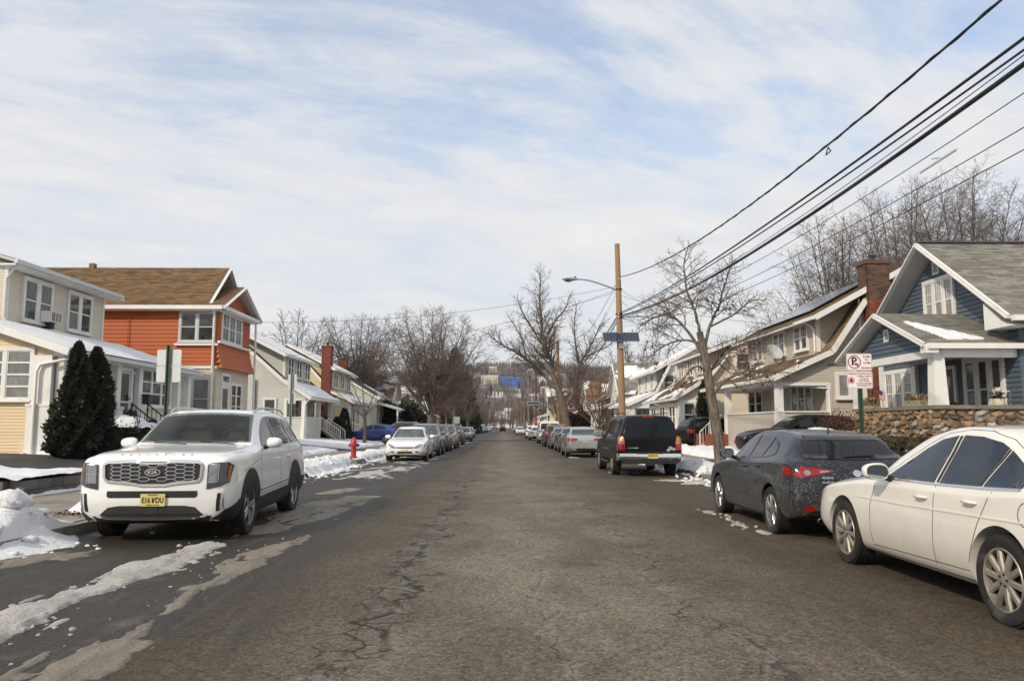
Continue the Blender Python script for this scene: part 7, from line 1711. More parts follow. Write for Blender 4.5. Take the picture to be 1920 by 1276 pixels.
# ---------------- plain builds copied along the street
def sedan(label,paint,light=0):
    t,c=make_car(label,SEDK,4.87,1.84,paint,(.95,3.715),.33,.225,'ten',ALLOY,side=([(1.86,1.00),(2.34,1.29),(2.58,1.385),(2.80,1.42),(2.74,1.005)],[(2.83,1.005),(2.89,1.425),(3.15,1.415),(3.52,1.33),(3.74,1.22),(3.90,1.10),(3.88,1.03)]),
     ws=[(-.72,1.03),(.72,1.03),(.56,1.40),(-.56,1.40)],rw=[(-.66,1.13),(.66,1.13),(.53,1.38),(-.53,1.38)],
     lights=(('taillight','BM',[(.36,.86),(.74,.80),(.78,.92),(.70,.96),(.42,.93)],RED),('headlight','FM',[(.40,.56),(.60,.60),(.74,.72),(.70,.77),(.52,.70),(.42,.63)],LENS)),
     trims=(('taillight','S',[(4.52,.82),(4.74,.80),(4.76,.92),(4.60,.95)],RED),('headlight','S',[(.10,.60),(.30,.68),(.42,.78),(.22,.74)],LENS),('grille','F',[(-.34,.575),(.34,.575),(.40,.63),(-.40,.63)],BLK),('lower_grille','F',[(-.34,.36),(.34,.36),(.30,.44),(-.30,.44)],BLK),('fog_lamp','FM',[(.46,.38),(.60,.40),(.60,.45),(.46,.43)],BLK),('bumper_insert','B',[(-.50,.36),(.50,.36),(.44,.46),(-.44,.46)],BLK)),
     seams=(('S',[(1.60,.32),(1.60,.70),(1.72,.96)],.008),('S',[(2.78,.30),(2.785,.98)],.008),('S',[(3.30,.40),(3.44,.72),(3.60,.99)],.008)),mirror=(1.98,.985,1.0,paint),archr=.385)
    c.strip('F',[(-.34,.605),(-.08,.615),(0,.60),(.08,.615),(.34,.605)],.02,.014).build('grille_bar',CHROME,t)
    plate(t,(0,2.435,.47),R(-4),'',facing='F'); plate(t,(0,-2.425,.72),R(10),'',PLATEW); return t
def suv(label,paint):
    K=[(k[0]*.93,)+tuple(k[1:5])+tuple(v*.95 for v in k[5:]) for k in SUVK]; K=[(k[0],k[1],k[2],k[3]*.975,k[4]*.965)+k[5:] for k in K]
    t,c=make_car(label,K,4.65,1.89,paint,(.89,3.58),.36,.24,'five',ALLOY,side=([(1.66,1.16),(2.2,1.53),(2.56,1.58),(2.53,1.16)],[(2.62,1.16),(2.64,1.585),(3.36,1.555),(3.47,1.17)],[(3.56,1.18),(3.46,1.545),(4.0,1.46),(4.18,1.26),(4.1,1.19)]),
     ws=[(-.76,1.19),(.76,1.19),(.62,1.60),(-.62,1.60)],rw=[(-.66,1.22),(.66,1.22),(.58,1.52),(-.58,1.52)],
     lights=(('headlight','FM',[(.50,.78),(.72,.80),(.82,.88),(.80,.93),(.56,.90)],LENS),('taillight','BM',[(.62,.84),(.80,.84),(.82,1.02),(.70,1.06)],RED)),
     trims=(('grille','F',[(-.42,.72),(.42,.72),(.48,.86),(-.48,.86)],BLK),('lower_grille','F',[(-.5,.44),(.5,.44),(.46,.54),(-.46,.54)],BLK),('sill_cladding','S',[(1.3,.24),(1.34,.42),(3.12,.44),(3.18,.26)],BLK),('taillight','S',[(4.36,.86),(4.56,.86),(4.55,1.04),(4.4,1.06)],RED)),
     seams=(('S',[(1.44,.5),(1.55,1.1)],.009),('S',[(2.58,.46),(2.57,1.12)],.009)),mirror=(1.74,1.12,1.0,paint),lip=.05,archr=.41)
    c.strip('F',[(-.44,.79),(.44,.79)],.025,.014).build('grille_bar',CHROME,t); plate(t,(0,2.335,.60),R(0),'',facing='F'); plate(t,(0,-2.30,.80),R(6),'',PLATEW)
    for s in (-1,1): MB().tube([(s*.62,.2,1.67),(s*.645,-.1,1.715),(s*.63,-1.4,1.70),(s*.6,-1.6,1.64)],.016,6).build('roof_rail',SATIN,t)
    return t
VANK=[(0.00,.48,.66,.92,.97,.62,.78,.76,.62),(.08,.40,.68,1.0,1.05,.8,.90,.86,.70),(.4,.34,.7,1.08,1.15,.90,.97,.92,.76),(.95,.32,.72,1.14,1.22,.93,1.0,.95,.79),(1.10,.32,.72,1.16,1.26,.93,1.0,.95,.79),(1.75,.32,.74,1.20,1.95,.93,1.0,.95,.80),(2.2,.32,.75,1.22,2.04,.93,1.0,.95,.82),(5.0,.32,.75,1.22,2.05,.93,1.0,.95,.82),(5.3,.34,.75,1.2,2.0,.92,.995,.94,.82),(5.42,.40,.75,1.18,1.8,.90,.98,.93,.83),(5.46,.46,.75,1.15,1.6,.88,.96,.92,.83)]
def van(label,paint):
    t,c=make_car(label,VANK,5.46,2.0,paint,(.95,4.35),.37,.22,'six',ALLOYD,side=([(1.50,1.28),(1.85,1.80),(2.40,1.84),(2.40,1.28)],),ws=[(-.84,1.32),(.84,1.32),(.76,1.86),(-.76,1.86)],rw=[(.06,1.30),(.80,1.30),(.76,1.80),(.06,1.82)],
     lights=(('headlight','FM',[(.56,.78),(.80,.80),(.84,.94),(.60,.92)],LENS),('taillight','BM',[(.84,.95),(.94,.95),(.93,1.25),(.86,1.25)],RED)),trims=(('rear_window','B',[(-.80,1.30),(-.06,1.30),(-.06,1.82),(-.76,1.80)],CGT),('grille','F',[(-.5,.66),(.5,.66),(.52,.90),(-.52,.90)],BLK),('bumper','B',[(-.92,.50),(.92,.50),(.92,.66),(-.92,.66)],BLK)),
     seams=(('S',[(2.5,.45),(2.5,1.9)],.012),('S',[(3.7,.45),(3.7,1.9)],.012),('B',[(0,.7),(0,1.95)],.012)),mirror=(1.55,1.25,1.3,BLK),archr=.43,cat='van',name='parked_van')
    plate(t,(0,-2.76,.82),R(0),'',PLATEW); return t
s0=sedan('white sedan facing the camera just behind the red hydrant',PT_['white']); place(s0,-4.20,36.9,180)
def dupcar(src,old,label,paint,x,y,rz,z=0,scale=None):
    o=copy_tree(src); o['label']=label; recolour(o,PT_[paint],PT_[old]); place(o,x,y,rz); o.location.z=z
    if scale: o.scale=scale
    return o
u0=suv('dark slate SUV directly behind the white sedan on the left',PT_['slate']); place(u0,-4.15,43.3,180)
v0=van('white panel van with twin rear windows parked ahead of the dark red car',PT_['van']); place(v0,4.35,73.5,0)
D=dupcar
D(u0,'slate','grey SUV second behind the white sedan, roof rails showing','grey',-4.1,49.6,180)
D(u0,'slate','pale pewter SUV between the grey SUV and the maroon one','pewter',-4.0,56.2,180)
D(u0,'slate','maroon SUV facing the camera before the big maple trunk','maroon',-4.15,68.6,180)
D(s0,'white','blue-grey sedan just beyond the maroon SUV','slate',-4.0,84,180)
v1=D(v0,'van','white van facing the camera far down the left side','van',-5.0,186,180)
for y,p,l in ((110,'silver','silver sedan on the left nearer than the white van'),(202,'grey','grey sedan right behind the far white van'),(225,'teal','dark sedan far down the left kerb beyond the white van'),(250,'white','white sedan at the far left end of the parked row'),(300,'green','pale green car at the far end of the street on the left')): D(s0,'white',l,p,-4.6,y,180)
D(s0,'white','silver sedan with red taillights just ahead of the black SUV','silver',4.15,41.1,0)
D(s0,'white','dark grey sedan ahead of the silver one on the right','grey',4.30,48.6,0)
D(s0,'white','slate blue sedan between the grey sedan and the dark red car','slate',4.25,55.2,0)
D(u0,'slate','dark red crossover in front of the white panel van, seen from behind','red',4.2,62.0,0)
D(s0,'white','white sedan seen past the left side of the panel van','white',4.1,92,0)
D(u0,'slate','white SUV on the right beyond the white panel van and sedan','white',4.1,104,0)
D(s0,'white','white car facing the camera far off in the right lane','white',3.6,150,180)
D(u0,'slate','dark SUV parked far down the right side by the pole row','teal',4.3,172,0); D(s0,'white','grey sedan parked farthest down the right side','grey',4.3,215,0)
D(u0,'slate','dark moving car in the middle of the road far ahead','black',.4,232,0)
hc=D(HAT_T,'graphite','bright blue coupe parked sideways in the driveway behind the small bare tree','blue',-10.4,62.6,90,.25)
D(u0,'slate','dark green crossover parked sideways just beyond the blue coupe','teal',-8.6,66.5,90,.2)
D(u0,'slate','black crossover in the driveway behind the leaning tree','black',12.1,43.3,-78,.32)
D(HAT_T,'graphite','dark car mostly hidden behind the roof of the grey hatchback','black',11.3,29.9,90,.42,(1,1,1.06))
# ================================================================== street furniture
POLEW=mat('pole_wood',(.30,.185,.095),.9,var=(2.5,.35,(6,6,.35)),bump=(14,.5,.01),dirt=((.16,.13,.10),1.2,.5,.8)); POLEG=mat('pole_wood_grey',(.20,.165,.125),.9,var=(2.5,.35,(6,6,.35)))
WIRE=mat('cable_black',(.012,.012,.013),.6); GREENP=mat('post_green',(.030,.055,.030),.6,var=(5,.4)); HYD=mat('hydrant_red',(.42,.018,.02),.4,var=(4,.25),coat=.3); SIGNB=mat('sign_aluminium',(.50,.52,.52),.45,metal=.45,var=(5,.12),dirt=((.38,.38,.36),3,.55,.9)); SIGNW=mat('sign_white',(.74,.70,.68),.5,var=(4,.05))
def pole(label,x,y,h,r=.17,lean=0,group='utility poles along the right side',matr=None,arms=False,detail=False):
    t=thing('utility_pole',label,'pole',(x,y,.05),group=group)
    MB().tube([(0,0,-.1),(lean*.5,0,h*.5),(lean,0,h)],[r*1.08,r*.95,r*.72],12).build('shaft',matr or POLEW,t,smooth=50)
    if arms:
        for i,z in enumerate((h-.5,h-1.6)): MB().box(lean-1.2,lean+1.2,-.06,.06,z-.06,z+.06).build('crossarm',matr or POLEW,t)
        for k in range(4): MB().lathe([(.05,0),(.04,.1),(.06,.14),(.0,.18)],8,(lean-1.05+k*.7,0,h-.44)).build('insulator',TRIMG,t)
    return t
P1=pole('tall wooden utility pole with the street lamp and solar panel',6.50,42,11.4,.185,-.17,detail=True)
for z in (6.05,7.5,8.85): MB().tube([(-.12,0,z),(-.12,0,z+.06)],.2,12).build('band',METAL,P1)
q=MB()
for k in range(5): q.tube([(-.12,-.05,7.35),(.35+.12*k,-1.2-.5*k,7.25-.25*math.sin(k*1.7)-.2),(.15,-.3,7.5)],.016,5)
q.build('cable_loops',WIRE,P1)
for z,sd_ in ((7.45,-1),(7.3,-1),(9.4,1)): MB().lathe([(.03,0),(.06,.05),(.03,.1)],8,(-.12+.05*sd_,-.2,z)).build('insulator',TRIMG,P1)
t=thing('street_lamp','grey cobra-head street lamp on a curved arm reaching over the road','street lamp',(6.35,42,8.85))
pts=smoothpath([(0,0,0),(-.7,-.05,.28),(-1.6,-.1,.55),(-2.3,-.12,.62)],5); MB().tube(pts,[.045-.0005*i for i in range(len(pts))],8).build('arm',ALU,t,smooth=50)
m=MB(); prof=[(-2.2,.05,.05),(-2.35,.10,.085),(-2.6,.17,.10),(-2.85,.18,.09),(-3.02,.12,.05),(-3.06,.04,.02)]
n=12; v=[]
for x,ry,rz in prof:
    for k in range(n): v.append((x,-.12+ry*math.cos(6.2832*k/n),.62+rz*math.sin(6.2832*k/n)))
m.add(v,[(i*n+k,i*n+(k+1)%n,(i+1)*n+(k+1)%n,(i+1)*n+k) for i in range(5) for k in range(n)]+[tuple(range(5*n,6*n))]); m.build('head',ALU,t,smooth=50)
v=[]
for x,rr,z in ((-2.5,.14,.545),(-2.72,.15,.50),(-2.92,.11,.545)):
    for k in range(9): a=math.pi*k/8; v.append((x,-.12+rr*math.cos(a),z-.05*math.sin(a)))
MB().add(v,[(i*9+k,i*9+k+1,i*9+k+10,i*9+k+9) for i in range(2) for k in range(8)]).build('lens',LENS,t,smooth=50)
MB().lathe([(.05,0),(.045,.07),(0,.09)],10,(-2.35,-.12,.70)).build('photocell',METAL,t)
t=thing('solar_panel','blue solar panel strapped across the tall utility pole','solar panel',(6.42,41.72,6.3))
M=Matrix.Rotation(R(-38),4,'X')
f=MB().box(-.98,.98,-.02,.02,-.33,.33).build('frame',ALU,t); f.matrix_basis=M
c_=MB()
for i in range(12):
    for j in range(4): c_.box(-.95+i*.159,-.95+i*.159+.15,-.026,-.021,-.305+j*.155,-.305+j*.155+.147)
c_.build('cells',SOLAR,f,kind='stuff'); MB().tube([(-.5,.1,-.22),(.5,.1,-.22)],.03,6).tube([(0,0,0),(0,.2,-.1)],.03,6).build('bracket',METAL,t); MB().box(-.12,.12,.02,.12,-.62,-.30).build('inverter_box',ALU,t)
P2=pole('wooden utility pole with a green transformer can behind the spreading tree',6.5,89,11.3,.2,-.05)
MB().lathe([(.0,-.0),(.26,.0),(.28,.1),(.28,.9),(.22,1.0),(0,1.02)],14,(-.5,-.1,7.9)).build('transformer',mat('transformer_green',(.16,.22,.17),.6),P2,smooth=40)
pole('dark reddish utility pole carrying the street name sign further along',6.5,147,11.6,.22,.0,matr=mat('pole_wood_red',(.12,.045,.03),.9))
for i,y in enumerate((190,227,262,300,345)): pole(('crossarmed pole next beyond the reddish pole','second crossarmed pole beyond the reddish pole','third crossarmed pole beyond the reddish pole','fourth crossarmed pole beyond the reddish pole','farthest crossarmed pole at the end of the row')[i],6.6,y,10.2,.2,.1*((i%3)-1),matr=POLEG,arms=True)
pole('utility pole beside the camera carrying the near ends of the cables',6.5,-4,11.4,.185,0)
def wire(label,pts,r,n=40,twist=False,name='overhead_wire',hang=()):
    """pts: three or more (x,y,z), joined by a parabola through y"""
    a,b,c=pts; out=[]
    for i in range(n+1):
        y=a[1]+(c[1]-a[1])*i/n; x=a[0]+(c[0]-a[0])*i/n
        L0=(y-b[1])*(y-c[1])/((a[1]-b[1])*(a[1]-c[1])); L1=(y-a[1])*(y-c[1])/((b[1]-a[1])*(b[1]-c[1])); L2=(y-a[1])*(y-b[1])/((c[1]-a[1])*(c[1]-b[1]))
        out.append(Vector((x,y,a[2]*L0+b[2]*L1+c[2]*L2)))
    o=MB().tube(out,r,6).build(name,WIRE,None,smooth=60); tag(o,label,'wire','overhead wires on the right of the street')
    if twist:
        q=MB(); P=[]
        for i in range(400):
            f=i/399*n; k=min(n-1,int(f)); p=out[k].lerp(out[k+1],f-k); w_=i*.55; P.append(p+Vector((math.cos(w_)*.02,0,math.sin(w_)*.02)))
        q.tube(P,.010,4); q.build('lashing',WIRE,o)
    return o
A=wire('uppermost thick twisted cable rising to the top right',((6.4,41.8,9.58),(6.5,20.2,7.24),(6.5,-4,7.55)),.020,twist=True)
q=MB()
for a,b in (((0,0),(.10,.12)),((.10,.12),(.10,-.12)),((.10,-.12),(0,0))): q.tube([(6.5,15.0+a[1],7.03-a[0]*1.2),(6.5,15.0+b[1],7.03-b[0]*1.2)],.012,5)
q.build('spacer',WIRE,A)
wire('upper cable of the heavy pair left of the thickest bundle',((6.4,41.8,7.62),(6.5,15.1,6.33),(6.5,-4,6.50)),.022); wire('lower cable of the heavy pair left of the thickest bundle',((6.4,41.8,7.56),(6.53,15.1,6.22),(6.55,-4,6.36)),.016)
wire('thickest black cable bundle sweeping down to the tall pole',((6.4,41.8,7.48),(6.5,15.2,5.90),(6.5,-4,6.65)),.034); wire('thin wire running just above the thickest cable bundle',((6.4,41.8,7.5),(6.5,15.2,6.00),(6.5,-4,6.78)),.007)
E_=wire('thin wire carrying a small splice fitting right of the cables',((6.4,41.8,7.45),(6.6,16.2,5.62),(6.6,-4,6.35)),.007)
MB().tube([(6.6,10.9,5.50),(6.6,11.9,5.48)],.02,5).tube([(6.6,11.2,5.48),(6.62,11.6,5.60)],.012,5).build('splice',TRIMG,E_)
wire('second lowest thin wire at the right edge',((6.4,41.8,7.1),(6.6,16.2,5.25),(6.6,-4,5.75)),.007); wire('lowest thin wire at the right edge crossing the bare trees',((6.4,41.8,6.9),(6.6,16.2,5.0),(6.6,-4,5.4)),.007)
for i,(z,r_) in enumerate(((9.4,.014),(7.55,.03),(7.45,.02),(7.3,.03),(8.9,.008))): wire(('topmost wire','first heavy cable','slender cable','lowest heavy cable','second thin wire')[i]+' running from the tall pole on to the transformer pole',((6.35,42.2,z),(6.4,66,z-1.0-.2*i),(6.4,88.9,z-.2 if i else 10.4)),r_)
for i,z in enumerate((10.4,8.1,7.7)): wire(('high','middle','low')[i]+' wire between the transformer pole and the reddish pole',((6.4,89.2,z),(6.5,118,z-.9),(6.5,147,z)),.02)
def drop(label,a,b,sag,r=.009):
    a=Vector(a);b=Vector(b); pts=[a.lerp(b,i/24)-Vector((0,0,sag*4*(i/24)*(1-i/24))) for i in range(25)]
    tag(MB().tube(pts,r,5).build('service_wire',WIRE,None,smooth=60),label,'wire','service wires crossing to the houses')
drop('long thin wire crossing the street from the pole to the orange house',(6.3,42,9.1),(-13.2,42.4,7.15),.55); drop('thin wire crossing from the pole towards the yellow house',(6.3,42,8.95),(-14.2,66.2,6.2),.6); drop('thin wire crossing from the pole to the pale house',(6.3,42,8.8),(-14.5,52,6.2),.7)
drop('service wire from the tall pole to the taupe house eave',(6.5,42,8.6),(13,33,5.8),.35); drop('service wire from the tall pole to the tan house roof',(6.5,42,8.3),(12.3,48,6.0),.3); drop('service wire from the tall pole to the taupe house dormer',(6.5,42,8.9),(12.8,40.5,5.9),.35)
# ---------------- signs
def upost(parent,h,matr,x=0):
    m=MB(); P=[(-.045,.0),(-.025,.0),(-.018,.03),(.018,.03),(.025,.0),(.045,.0),(.045,.006),(.03,.006),(.022,.036),(-.022,.036),(-.03,.006),(-.045,.006)]
    m.prism([(x+a,b,-.1) for a,b in P],(0,0,h+.1)); o=m.build('post',matr,parent); d=MB()
    for k in range(int(h/.05)): d.lathe([(0,0),(.006,0)],6,(x,.0,.1+k*.05),axis='y')
    return o
def rrect(w,h,r,n=5):
    out=[]
    for cx,cy,a0 in ((w/2-r,h/2-r,0),(-w/2+r,h/2-r,90),(-w/2+r,-h/2+r,180),(w/2-r,-h/2+r,270)):
        out+=[(cx+r*math.cos(R(a0+90*k/n)),cy+r*math.sin(R(a0+90*k/n))) for k in range(n+1)]
    return out
def sign_plate(parent,w,h,z,matr,y=-.012,name='sign_plate'):
    m=MB(); m.prism([(a,0,b) for a,b in rrect(w,h,.03)],(0,.004,0)); return m.build(name,matr,parent,loc=(0,y,z))
def put(parent,me,x,z,y=-.003): o=link('lettering',me,parent); o.matrix_basis=Matrix.Translation((x,y,z))@Matrix.Rotation(R(90),4,'X'); return o
def outline(parent,w,h,r,wd,matr,name='border',y=-.002):
    A_=rrect(w,h,r); B_=rrect(w-2*wd,h-2*wd,max(.004,r-wd)); n=len(A_); return MB().add([(a,y,b) for a,b in A_]+[(a,y,b) for a,b in B_],[(i,(i+1)%n,n+(i+1)%n,n+i) for i in range(n)]).build(name,matr,parent)
t=thing('parking_sign','green post with a no parking sign above a garbage collection sign','sign',(6.33,13.75,.15),R(2))
upost(t,2.62,GREENP)
s=sign_plate(t,.46,.305,2.49,SIGNW); outline(s,.44,.285,.022,.005,INKR)
m=MB(); n=32; cx,cz,ro,ri=-.085,.0,.118,.100
m.add([(cx+ro*math.cos(6.2832*k/n),-.002,cz+ro*math.sin(6.2832*k/n)) for k in range(n)]+[(cx+ri*math.cos(6.2832*k/n),-.002,cz+ri*math.sin(6.2832*k/n)) for k in range(n)],[(i,(i+1)%n,n+(i+1)%n,n+i) for i in range(n)]); m.build('prohibition_ring',INKR,s)
put(s,text_mesh('P',.20,INK,.0008,True),cx-.008,.006)
MB().beam((cx-.015,-.004,-.02),(cx+.075,-.004,-.075),.001,.024,up=(0,0,1)).build('slash',INKR,s)
MB().beam((cx-.004,-.003,-.035),(cx+.07,-.003,-.03),.001,.022).build('slash',INKR,s)
for tx,zz,sz in (('8 AM',.095,.052),('TO',.040,.044),('12 PM',-.018,.050),('WEDNESDAY',-.105,.034)): put(s,text_mesh(tx,sz,INKR,.0008,True),.135 if sz>.04 else .128,zz)
s=sign_plate(t,.46,.305,2.175,SIGNW); outline(s,.44,.285,.022,.005,INKR)
put(s,text_mesh('GARBAGE COLLECTION DAYS',.030,INKR,.0008,True),0,.105)
for tx,zz in (('1. TUESDAY & FRIDAY',.062),('2. AFTER 6PM',.020),('NIGHT BEFORE',-.018),('3. PLACE IN REQUIRED',-.062),('CONTAINERS ONLY',-.100)): put(s,text_mesh(tx,.028,INKR,.0008,True),.072,zz)
m=MB(); cx,ro,ri=-.155,.058,.050; m.add([(cx+ro*math.cos(6.2832*k/n),-.002,-.01+ro*math.sin(6.2832*k/n)) for k in range(n)]+[(cx+ri*math.cos(6.2832*k/n),-.002,-.01+ri*math.sin(6.2832*k/n)) for k in range(n)],[(i,(i+1)%n,n+(i+1)%n,n+i) for i in range(n)]); m.build('prohibition_ring',INKR,s)
MB().prism([(cx-.03,-.004,-.045),(cx+.03,-.004,-.045),(cx+.036,-.004,.0),(cx+.012,-.004,.028),(cx,-.004,.040),(cx-.012,-.004,.026),(cx-.036,-.004,.0)],(0,.002,0)).build('bag_symbol',INKR,s)
t=thing('sign_post','green post carrying the grey backs of two street signs beside the white SUV','sign',(-6.32,14.9,.15),R(-3))
upost(t,2.9,GREENP)
for z in (2.66,2.345): sign_plate(t,.47,.305,z,SIGNB,.034)
for z in (2.6,2.4): MB().lathe([(.0,-.004),(.012,-.004),(.012,.0)],8,(0,-.002,z),axis='y').build('bolt',METAL,t)
t=thing('sign_post','slim post with pale sign backs in front of the pale house','sign',(-6.4,24.0,.15),R(-24))
upost(t,3.0,mat('post_grey_green',(.16,.19,.16),.6)); sign_plate(t,.34,.46,2.72,SIGNB,.034); sign_plate(t,.30,.30,2.2,SIGNB,.034)
for (x,y,h_,lab) in ((-6.4,106,3.6,'thin grey pole beyond the big maple on the left'),(-6.3,112,2.8,'small grey sign back beyond the big maple')):
    t=thing('far_sign',lab,'sign',(x,y,.15)); MB().tube([(0,0,-.1),(0,0,h_)],.05,6).build('post',ALU,t)
    if h_<3: MB().box(-.42,.42,-.06,-.05,1.8,2.8).build('sign_plate',SIGNB,t)
t=thing('street_name_sign','dark blue street name panel with a pale border at the reddish pole','sign',(6.1,146.5,5.9)); b=MB().box(-1.3,1.1,-.03,.03,-.30,.30).build('panel',mat('sign_navy',(.02,.05,.09),.5),t); MB().box(-1.3,1.1,-.035,-.031,.25,.30).box(-1.3,1.1,-.035,-.031,-.30,-.25).box(-1.3,-1.25,-.036,-.031,-.3,.3).box(1.05,1.1,-.036,-.031,-.3,.3).build('border',TRIM,b)
t=thing('stop_sign','small red stop sign far along the right kerb','sign',(6.0,140,.1)); MB().tube([(0,0,0),(0,0,2.4)],.04,6).build('post',ALU,t)
s=MB().prism([(.42*math.cos(R(22.5+45*k)),0,2.3+.42*math.sin(R(22.5+45*k))) for k in range(8)],(0,.02,0)).build('sign_plate',HYD,t); put(s,text_mesh('STOP',.26,SIGNW,.002,True),0,2.3,-.01)
# ---------------- hydrant
t=thing('fire_hydrant','red fire hydrant with a dark side cap in the snow by the white sedan','fire hydrant',(-6.22,33.4,.20)); t.scale=(1.1,1.1,1.08)
MB().lathe([(.0,.0),(.15,.0),(.15,.04),(.105,.05),(.10,.10),(.10,.44),(.125,.45),(.125,.50),(.105,.51),(.10,.60)],20).build('barrel',HYD,t,smooth=40)
MB().lathe([(.13,.59),(.13,.62),(.115,.64),(.105,.70),(.07,.76),(.03,.785),(.03,.83),(.0,.83)],20).build('bonnet',HYD,t,smooth=40)
for a,rr_,ln,mt in ((0,.062,.19,METAL),(180,.062,.17,HYD),(-90,.075,.17,HYD)):
    o=MB().lathe([(rr_*.8,.06),(rr_*.8,ln-.06),(rr_*1.15,ln-.055),(rr_*1.15,ln),(rr_*.4,ln+.01),(rr_*.35,ln+.035),(0,ln+.035)],14,(0,0,0),axis='x').build('nozzle_cap',mt,t,smooth=40); o.location=(0,0,.50); o.rotation_euler=(0,0,R(a))
for k in range(6): MB().lathe([(.014,.04),(.014,.06),(0,.06)],6,(.128*math.cos(k*1.047),.128*math.sin(k*1.047),0)).build('bolt',METAL,t)
# ---------------- lamp post
t=thing('lamp_post','black lantern post in the snow before the black crossover','lamp post',(9.75,39.6,.3))
MB().lathe([(.09,-.05),(.09,.08),(.05,.14),(.04,.2),(.04,1.75),(.06,1.78),(.03,1.85)],12).build('post',METAL,t,smooth=40)
l=MB()
for k in range(4):
    a=R(45+90*k); b=R(45+90*k+90); l.tube([(.08*math.cos(a),.08*math.sin(a),1.86),(.15*math.cos(a),.15*math.sin(a),2.12)],.012,5); l.tube([(.15*math.cos(a),.15*math.sin(a),2.12),(.15*math.cos(b),.15*math.sin(b),2.12)],.012,5); l.tube([(.15*math.cos(a),.15*math.sin(a),2.12),(0,0,2.26)],.012,5)
o=l.build('lantern',METAL,t); MB().lathe([(.09,1.87),(.13,2.10),(.0,2.11)],4).build('pane',LENS,o)
# ---------------- block wall left
t=thing('block_wall','low dark block retaining wall capped with snow at the left edge','wall',(-11,16,.2))
BLOCK=mat('wall_block',(.105,.10,.09),.92,obj=.3,var=(5,.4),bump=(20,.6,.015))
me=MB().box(-.215,.215,-.14,.14,-.085,.085).mesh('block',BLOCK)
MB().box(-3.4,1.92,-1.05,1.5,-.2,.29).build('fill',EARTH,t)
for r_ in range(2):
    for k in range(13): o=link('block',me,t,loc=(1.84-k*.44-(.22 if r_ else 0),-1.12,.03+r_*.18)); o.rotation_euler=(0,0,random.uniform(-.03,.03))
    for k in range(6): o=link('block',me,t,loc=(1.98,-.86+k*.44,.03+r_*.18)); o.rotation_euler=(0,0,R(90)+random.uniform(-.03,.03))
snow_field('snow_cap',-14.4,-8.9,14.7,17.6,.06,lambda X,Y:.03+.16*fbm(X*1.3,Y*1.3,4)-.05*sstep(-9.2,-8.9,X)-.05*(1-sstep(14.7,15.0,Y)),SNOW,base=lambda X,Y:np.full(X.shape,.47))
# leaf litter
rs=random.Random(9); mb=MB()
for cx,cy,n_,sx,sy in ((6.5,22.4,700,.5,1.0),(-6.5,12.4,160,.25,.25),(6.4,19.5,200,.4,1.2)):
    for _ in range(n_):
        x,y=cx+rs.gauss(0,sx),cy+rs.gauss(0,sy); z=(.16 if abs(x)>6.07 else .01)+rs.uniform(0,.04); s_=rs.uniform(.02,.045); a=rs.uniform(0,6.3); ca,sa=math.cos(a)*s_,math.sin(a)*s_; t1,t2=rs.uniform(-.02,.02),rs.uniform(-.02,.02)
        mb.add([(x-ca,y-sa,z+t1),(x+sa*.6,y-ca*.6,z+t2),(x+ca,y+sa,z-t1),(x-sa*.6,y+ca*.6,z-t2)],[(0,1,2),(0,2,3)])
mb.build('leaf_litter',LEAF,None,kind='stuff')
# ---------------- porch things of the blue house
WICK=mat('wicker_brown',(.115,.060,.032),.85,var=(30,.6),bump=(50,.8,.01))
t=thing('wicker_chair','round-backed brown wicker chair behind the stone porch wall','chair',(12.55,22.0,1.2))
m=MB()
for k in range(15):
    a=R(-15+210*k/14); m.tube([(.42*math.cos(a)*1.0,.0,.42),(.52*math.cos(a),.0,.55+.42*max(0,math.sin(a)))],.02,5)
m.tube([(.55*math.cos(R(180*k/16)),0,.55+.46*math.sin(R(180*k/16))) for k in range(17)],.045,7); m.build('backrest',WICK,t)
MB().box(-.45,.45,-.7,.0,.36,.46).build('seat',WICK,t)
for x in (-.4,.4):
    for y in (-.66,-.04): MB().tube([(x,y,0),(x,y,.37)],.025,6).build('leg',WICK,t)
t=thing('flower_pot','pale round pot of white flowers on the stone wall cap','plant pot',(13.22,20.69,2.075)); t.scale=(.68,.68,.68)
MB().lathe([(.0,.0),(.19,.0),(.205,.04),(.21,.22),(.22,.225),(.22,.25),(.19,.25),(.17,.2),(0,.2)],18).build('pot',mat('pot_cream',(.58,.52,.42),.6,var=(4,.1)),t,smooth=40)
V,F=foliage(420,ball_shape(.20,.20,.20),.05,np.random.default_rng(3)); V[:,2]+=.24; link('leaves',np_mesh('leaves',V,F,YEW),t,kind='stuff'); V,F=foliage(150,ball_shape(.22,.22,.22),.05,np.random.default_rng(4)); V[:,2]+=.29; link('flowers',np_mesh('flowers',V,F,SIGNW),t,kind='stuff')
t=thing('metal_chair','white tubular metal chair at the right end of the stone porch','chair',(13.55,21.0,1.2))
for a,b in (((-.2,0,0),(-.2,0,1.25)),((.2,0,0),(.2,0,1.25))): MB().tube([a,b],.018,6).build('leg',METALW,t)
MB().tube([(-.2,0,1.25),(.2,0,1.25)],.018,6).tube([(-.2,0,.85),(.2,0,.85)],.018,6).build('backrest',METALW,t); MB().box(-.22,.22,-.42,.0,.43,.46).build('seat',METALW,t)
for x in (-.2,.2): MB().tube([(x,-.4,0),(x,-.4,.45)],.018,6).build('leg',METALW,t)
t=thing('paper_notice','white papers pinned up behind the wicker chair on the blue porch','notice',(13.0,22.8,2.45)); 
for i,(x,z,a) in enumerate(((0,.1,.1),(.05,.36,-.15))): o=MB().box(-.19,.19,-.004,.004,-.14,.14).build('sheet',SIGNW,t); o.location=(x,0,z); o.rotation_euler=(.1,a,.5)
MB().tube([(0,.03,-1.2),(0,.03,.4)],.012,5).build('stake',WOODD,t)
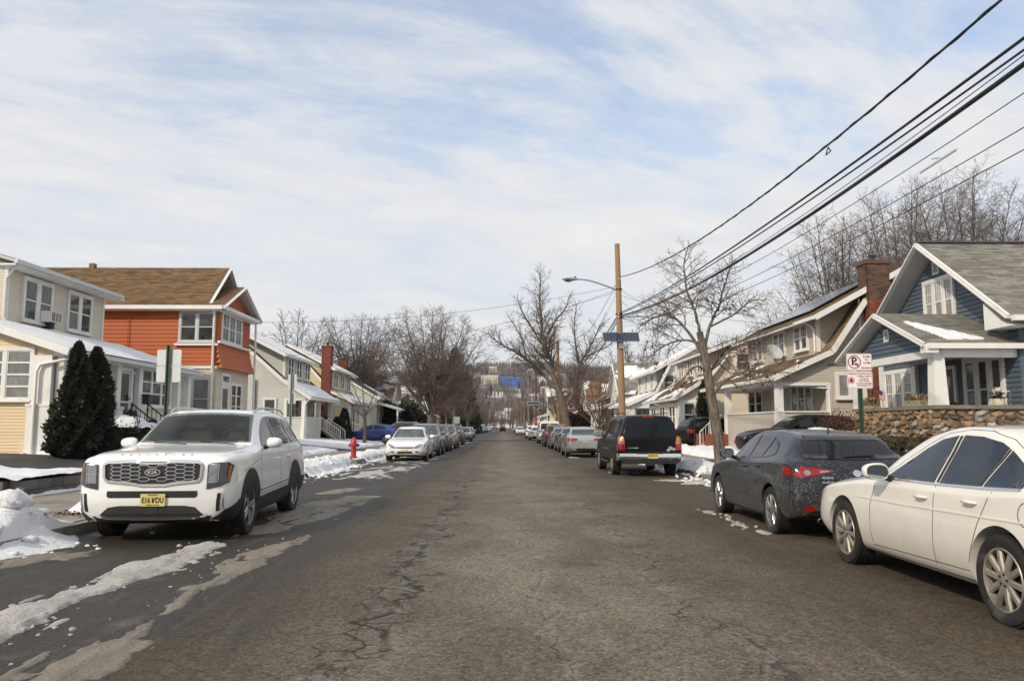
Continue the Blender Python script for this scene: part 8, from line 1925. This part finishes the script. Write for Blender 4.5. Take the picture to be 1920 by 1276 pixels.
t=thing('small_flag','small striped flag on a stick over the left end of the stone wall','flag',(11.55,23.55,2.07))
MB().tube([(0,0,0),(-.10,.12,.62)],.008,6).build('staff',METAL,t)
m=MB(); FLR=mat('flag_red',(.40,.03,.04),.7); FLB=mat('flag_blue',(.02,.03,.12),.7)
def fl(u,v): return (-.085-.02*math.sin(u*7)-.0*v,.10-u*.40+.02*v,.55-v*.26-u*.10+.012*math.sin(u*9))
for k in range(13):
    v0,v1=k/13,(k+1)/13; m.mat(0 if k%2==0 else 1)
    for i in range(6):
        if k<7 and i<2.4: m.mat(2)
        else: m.mat(0 if k%2==0 else 1)
        m.add([fl(i/6,v0),fl((i+1)/6,v0),fl((i+1)/6,v1),fl(i/6,v1)],[(0,1,2,3)])
m.build('flag',[FLR,SIGNW,FLB],t)
DRY=mat('dry_plant',(.22,.17,.09),.9,island=.5)
for i,(y,lab) in enumerate(((24.55,'dry straw-coloured plants at the left end of the stone wall'),(21.75,'patterned planter box of dry plants left of the porch column'))):
    t=thing('planter',lab,'planter',(11.6,y,2.075)); MB().box(-.14,.14,-.4,.4,0,.16 if i else .08).build('box',mat('planter_woven',(.30,.27,.19),.8,var=(16,.6)),t)
    V,F=foliage(500,lambda r_,n:(np.stack([r_.uniform(-.13,.13,n),r_.uniform(-.42,.42,n),r_.uniform(.05,.28,n)],1),np.stack([r_.normal(0,.4,n),r_.normal(0,.4,n),np.ones(n)],1)),.045,np.random.default_rng(30+i)); link('dry_stems',np_mesh('dry_stems',V,F,DRY),t,kind='stuff')
# pale house porch
t=thing('hanging_basket','dark hanging basket under the porch roof of the pale house','plant pot',(-12.95,58.2,2.05)); MB().lathe([(0,0),(.14,.0),(.2,.22),(.18,.22),(0,.1)],12).build('pot',METAL,t,smooth=40); MB().tube([(.17,0,.22),(0,0,1.0),(-.17,0,.22)],.008,4).build('hanger',METAL,t)
t=thing('porch_bell','dark bell hanging under the porch roof of the pale house','bell',(-12.95,57.1,2.75)); MB().lathe([(.17,0),(.14,.06),(.09,.2),(.03,.28),(0,.29)],12).build('bell',METAL,t,smooth=40); MB().tube([(0,0,.28),(0,0,.42)],.01,5).build('hook',METAL,t)
# ------------------------------------------------------------------ air
hm=bpy.data.materials.new('haze'); hm.use_nodes=True; t=NT(hm.node_tree); t.n.clear()
o_=t.node('ShaderNodeOutputMaterial'); v_=t.node('ShaderNodeVolumePrincipled',inp={'Color':(.93,.95,1.0,1),'Density':.00010,'Anisotropy':.2}); t.l.new(v_.outputs[0],o_.inputs['Volume'])
MB().box(-3700,3700,-420,4700,-4,150).build('haze',hm,kind='stuff')
SC.cycles.volume_bounces=0; SC.cycles.volume_step_rate=10
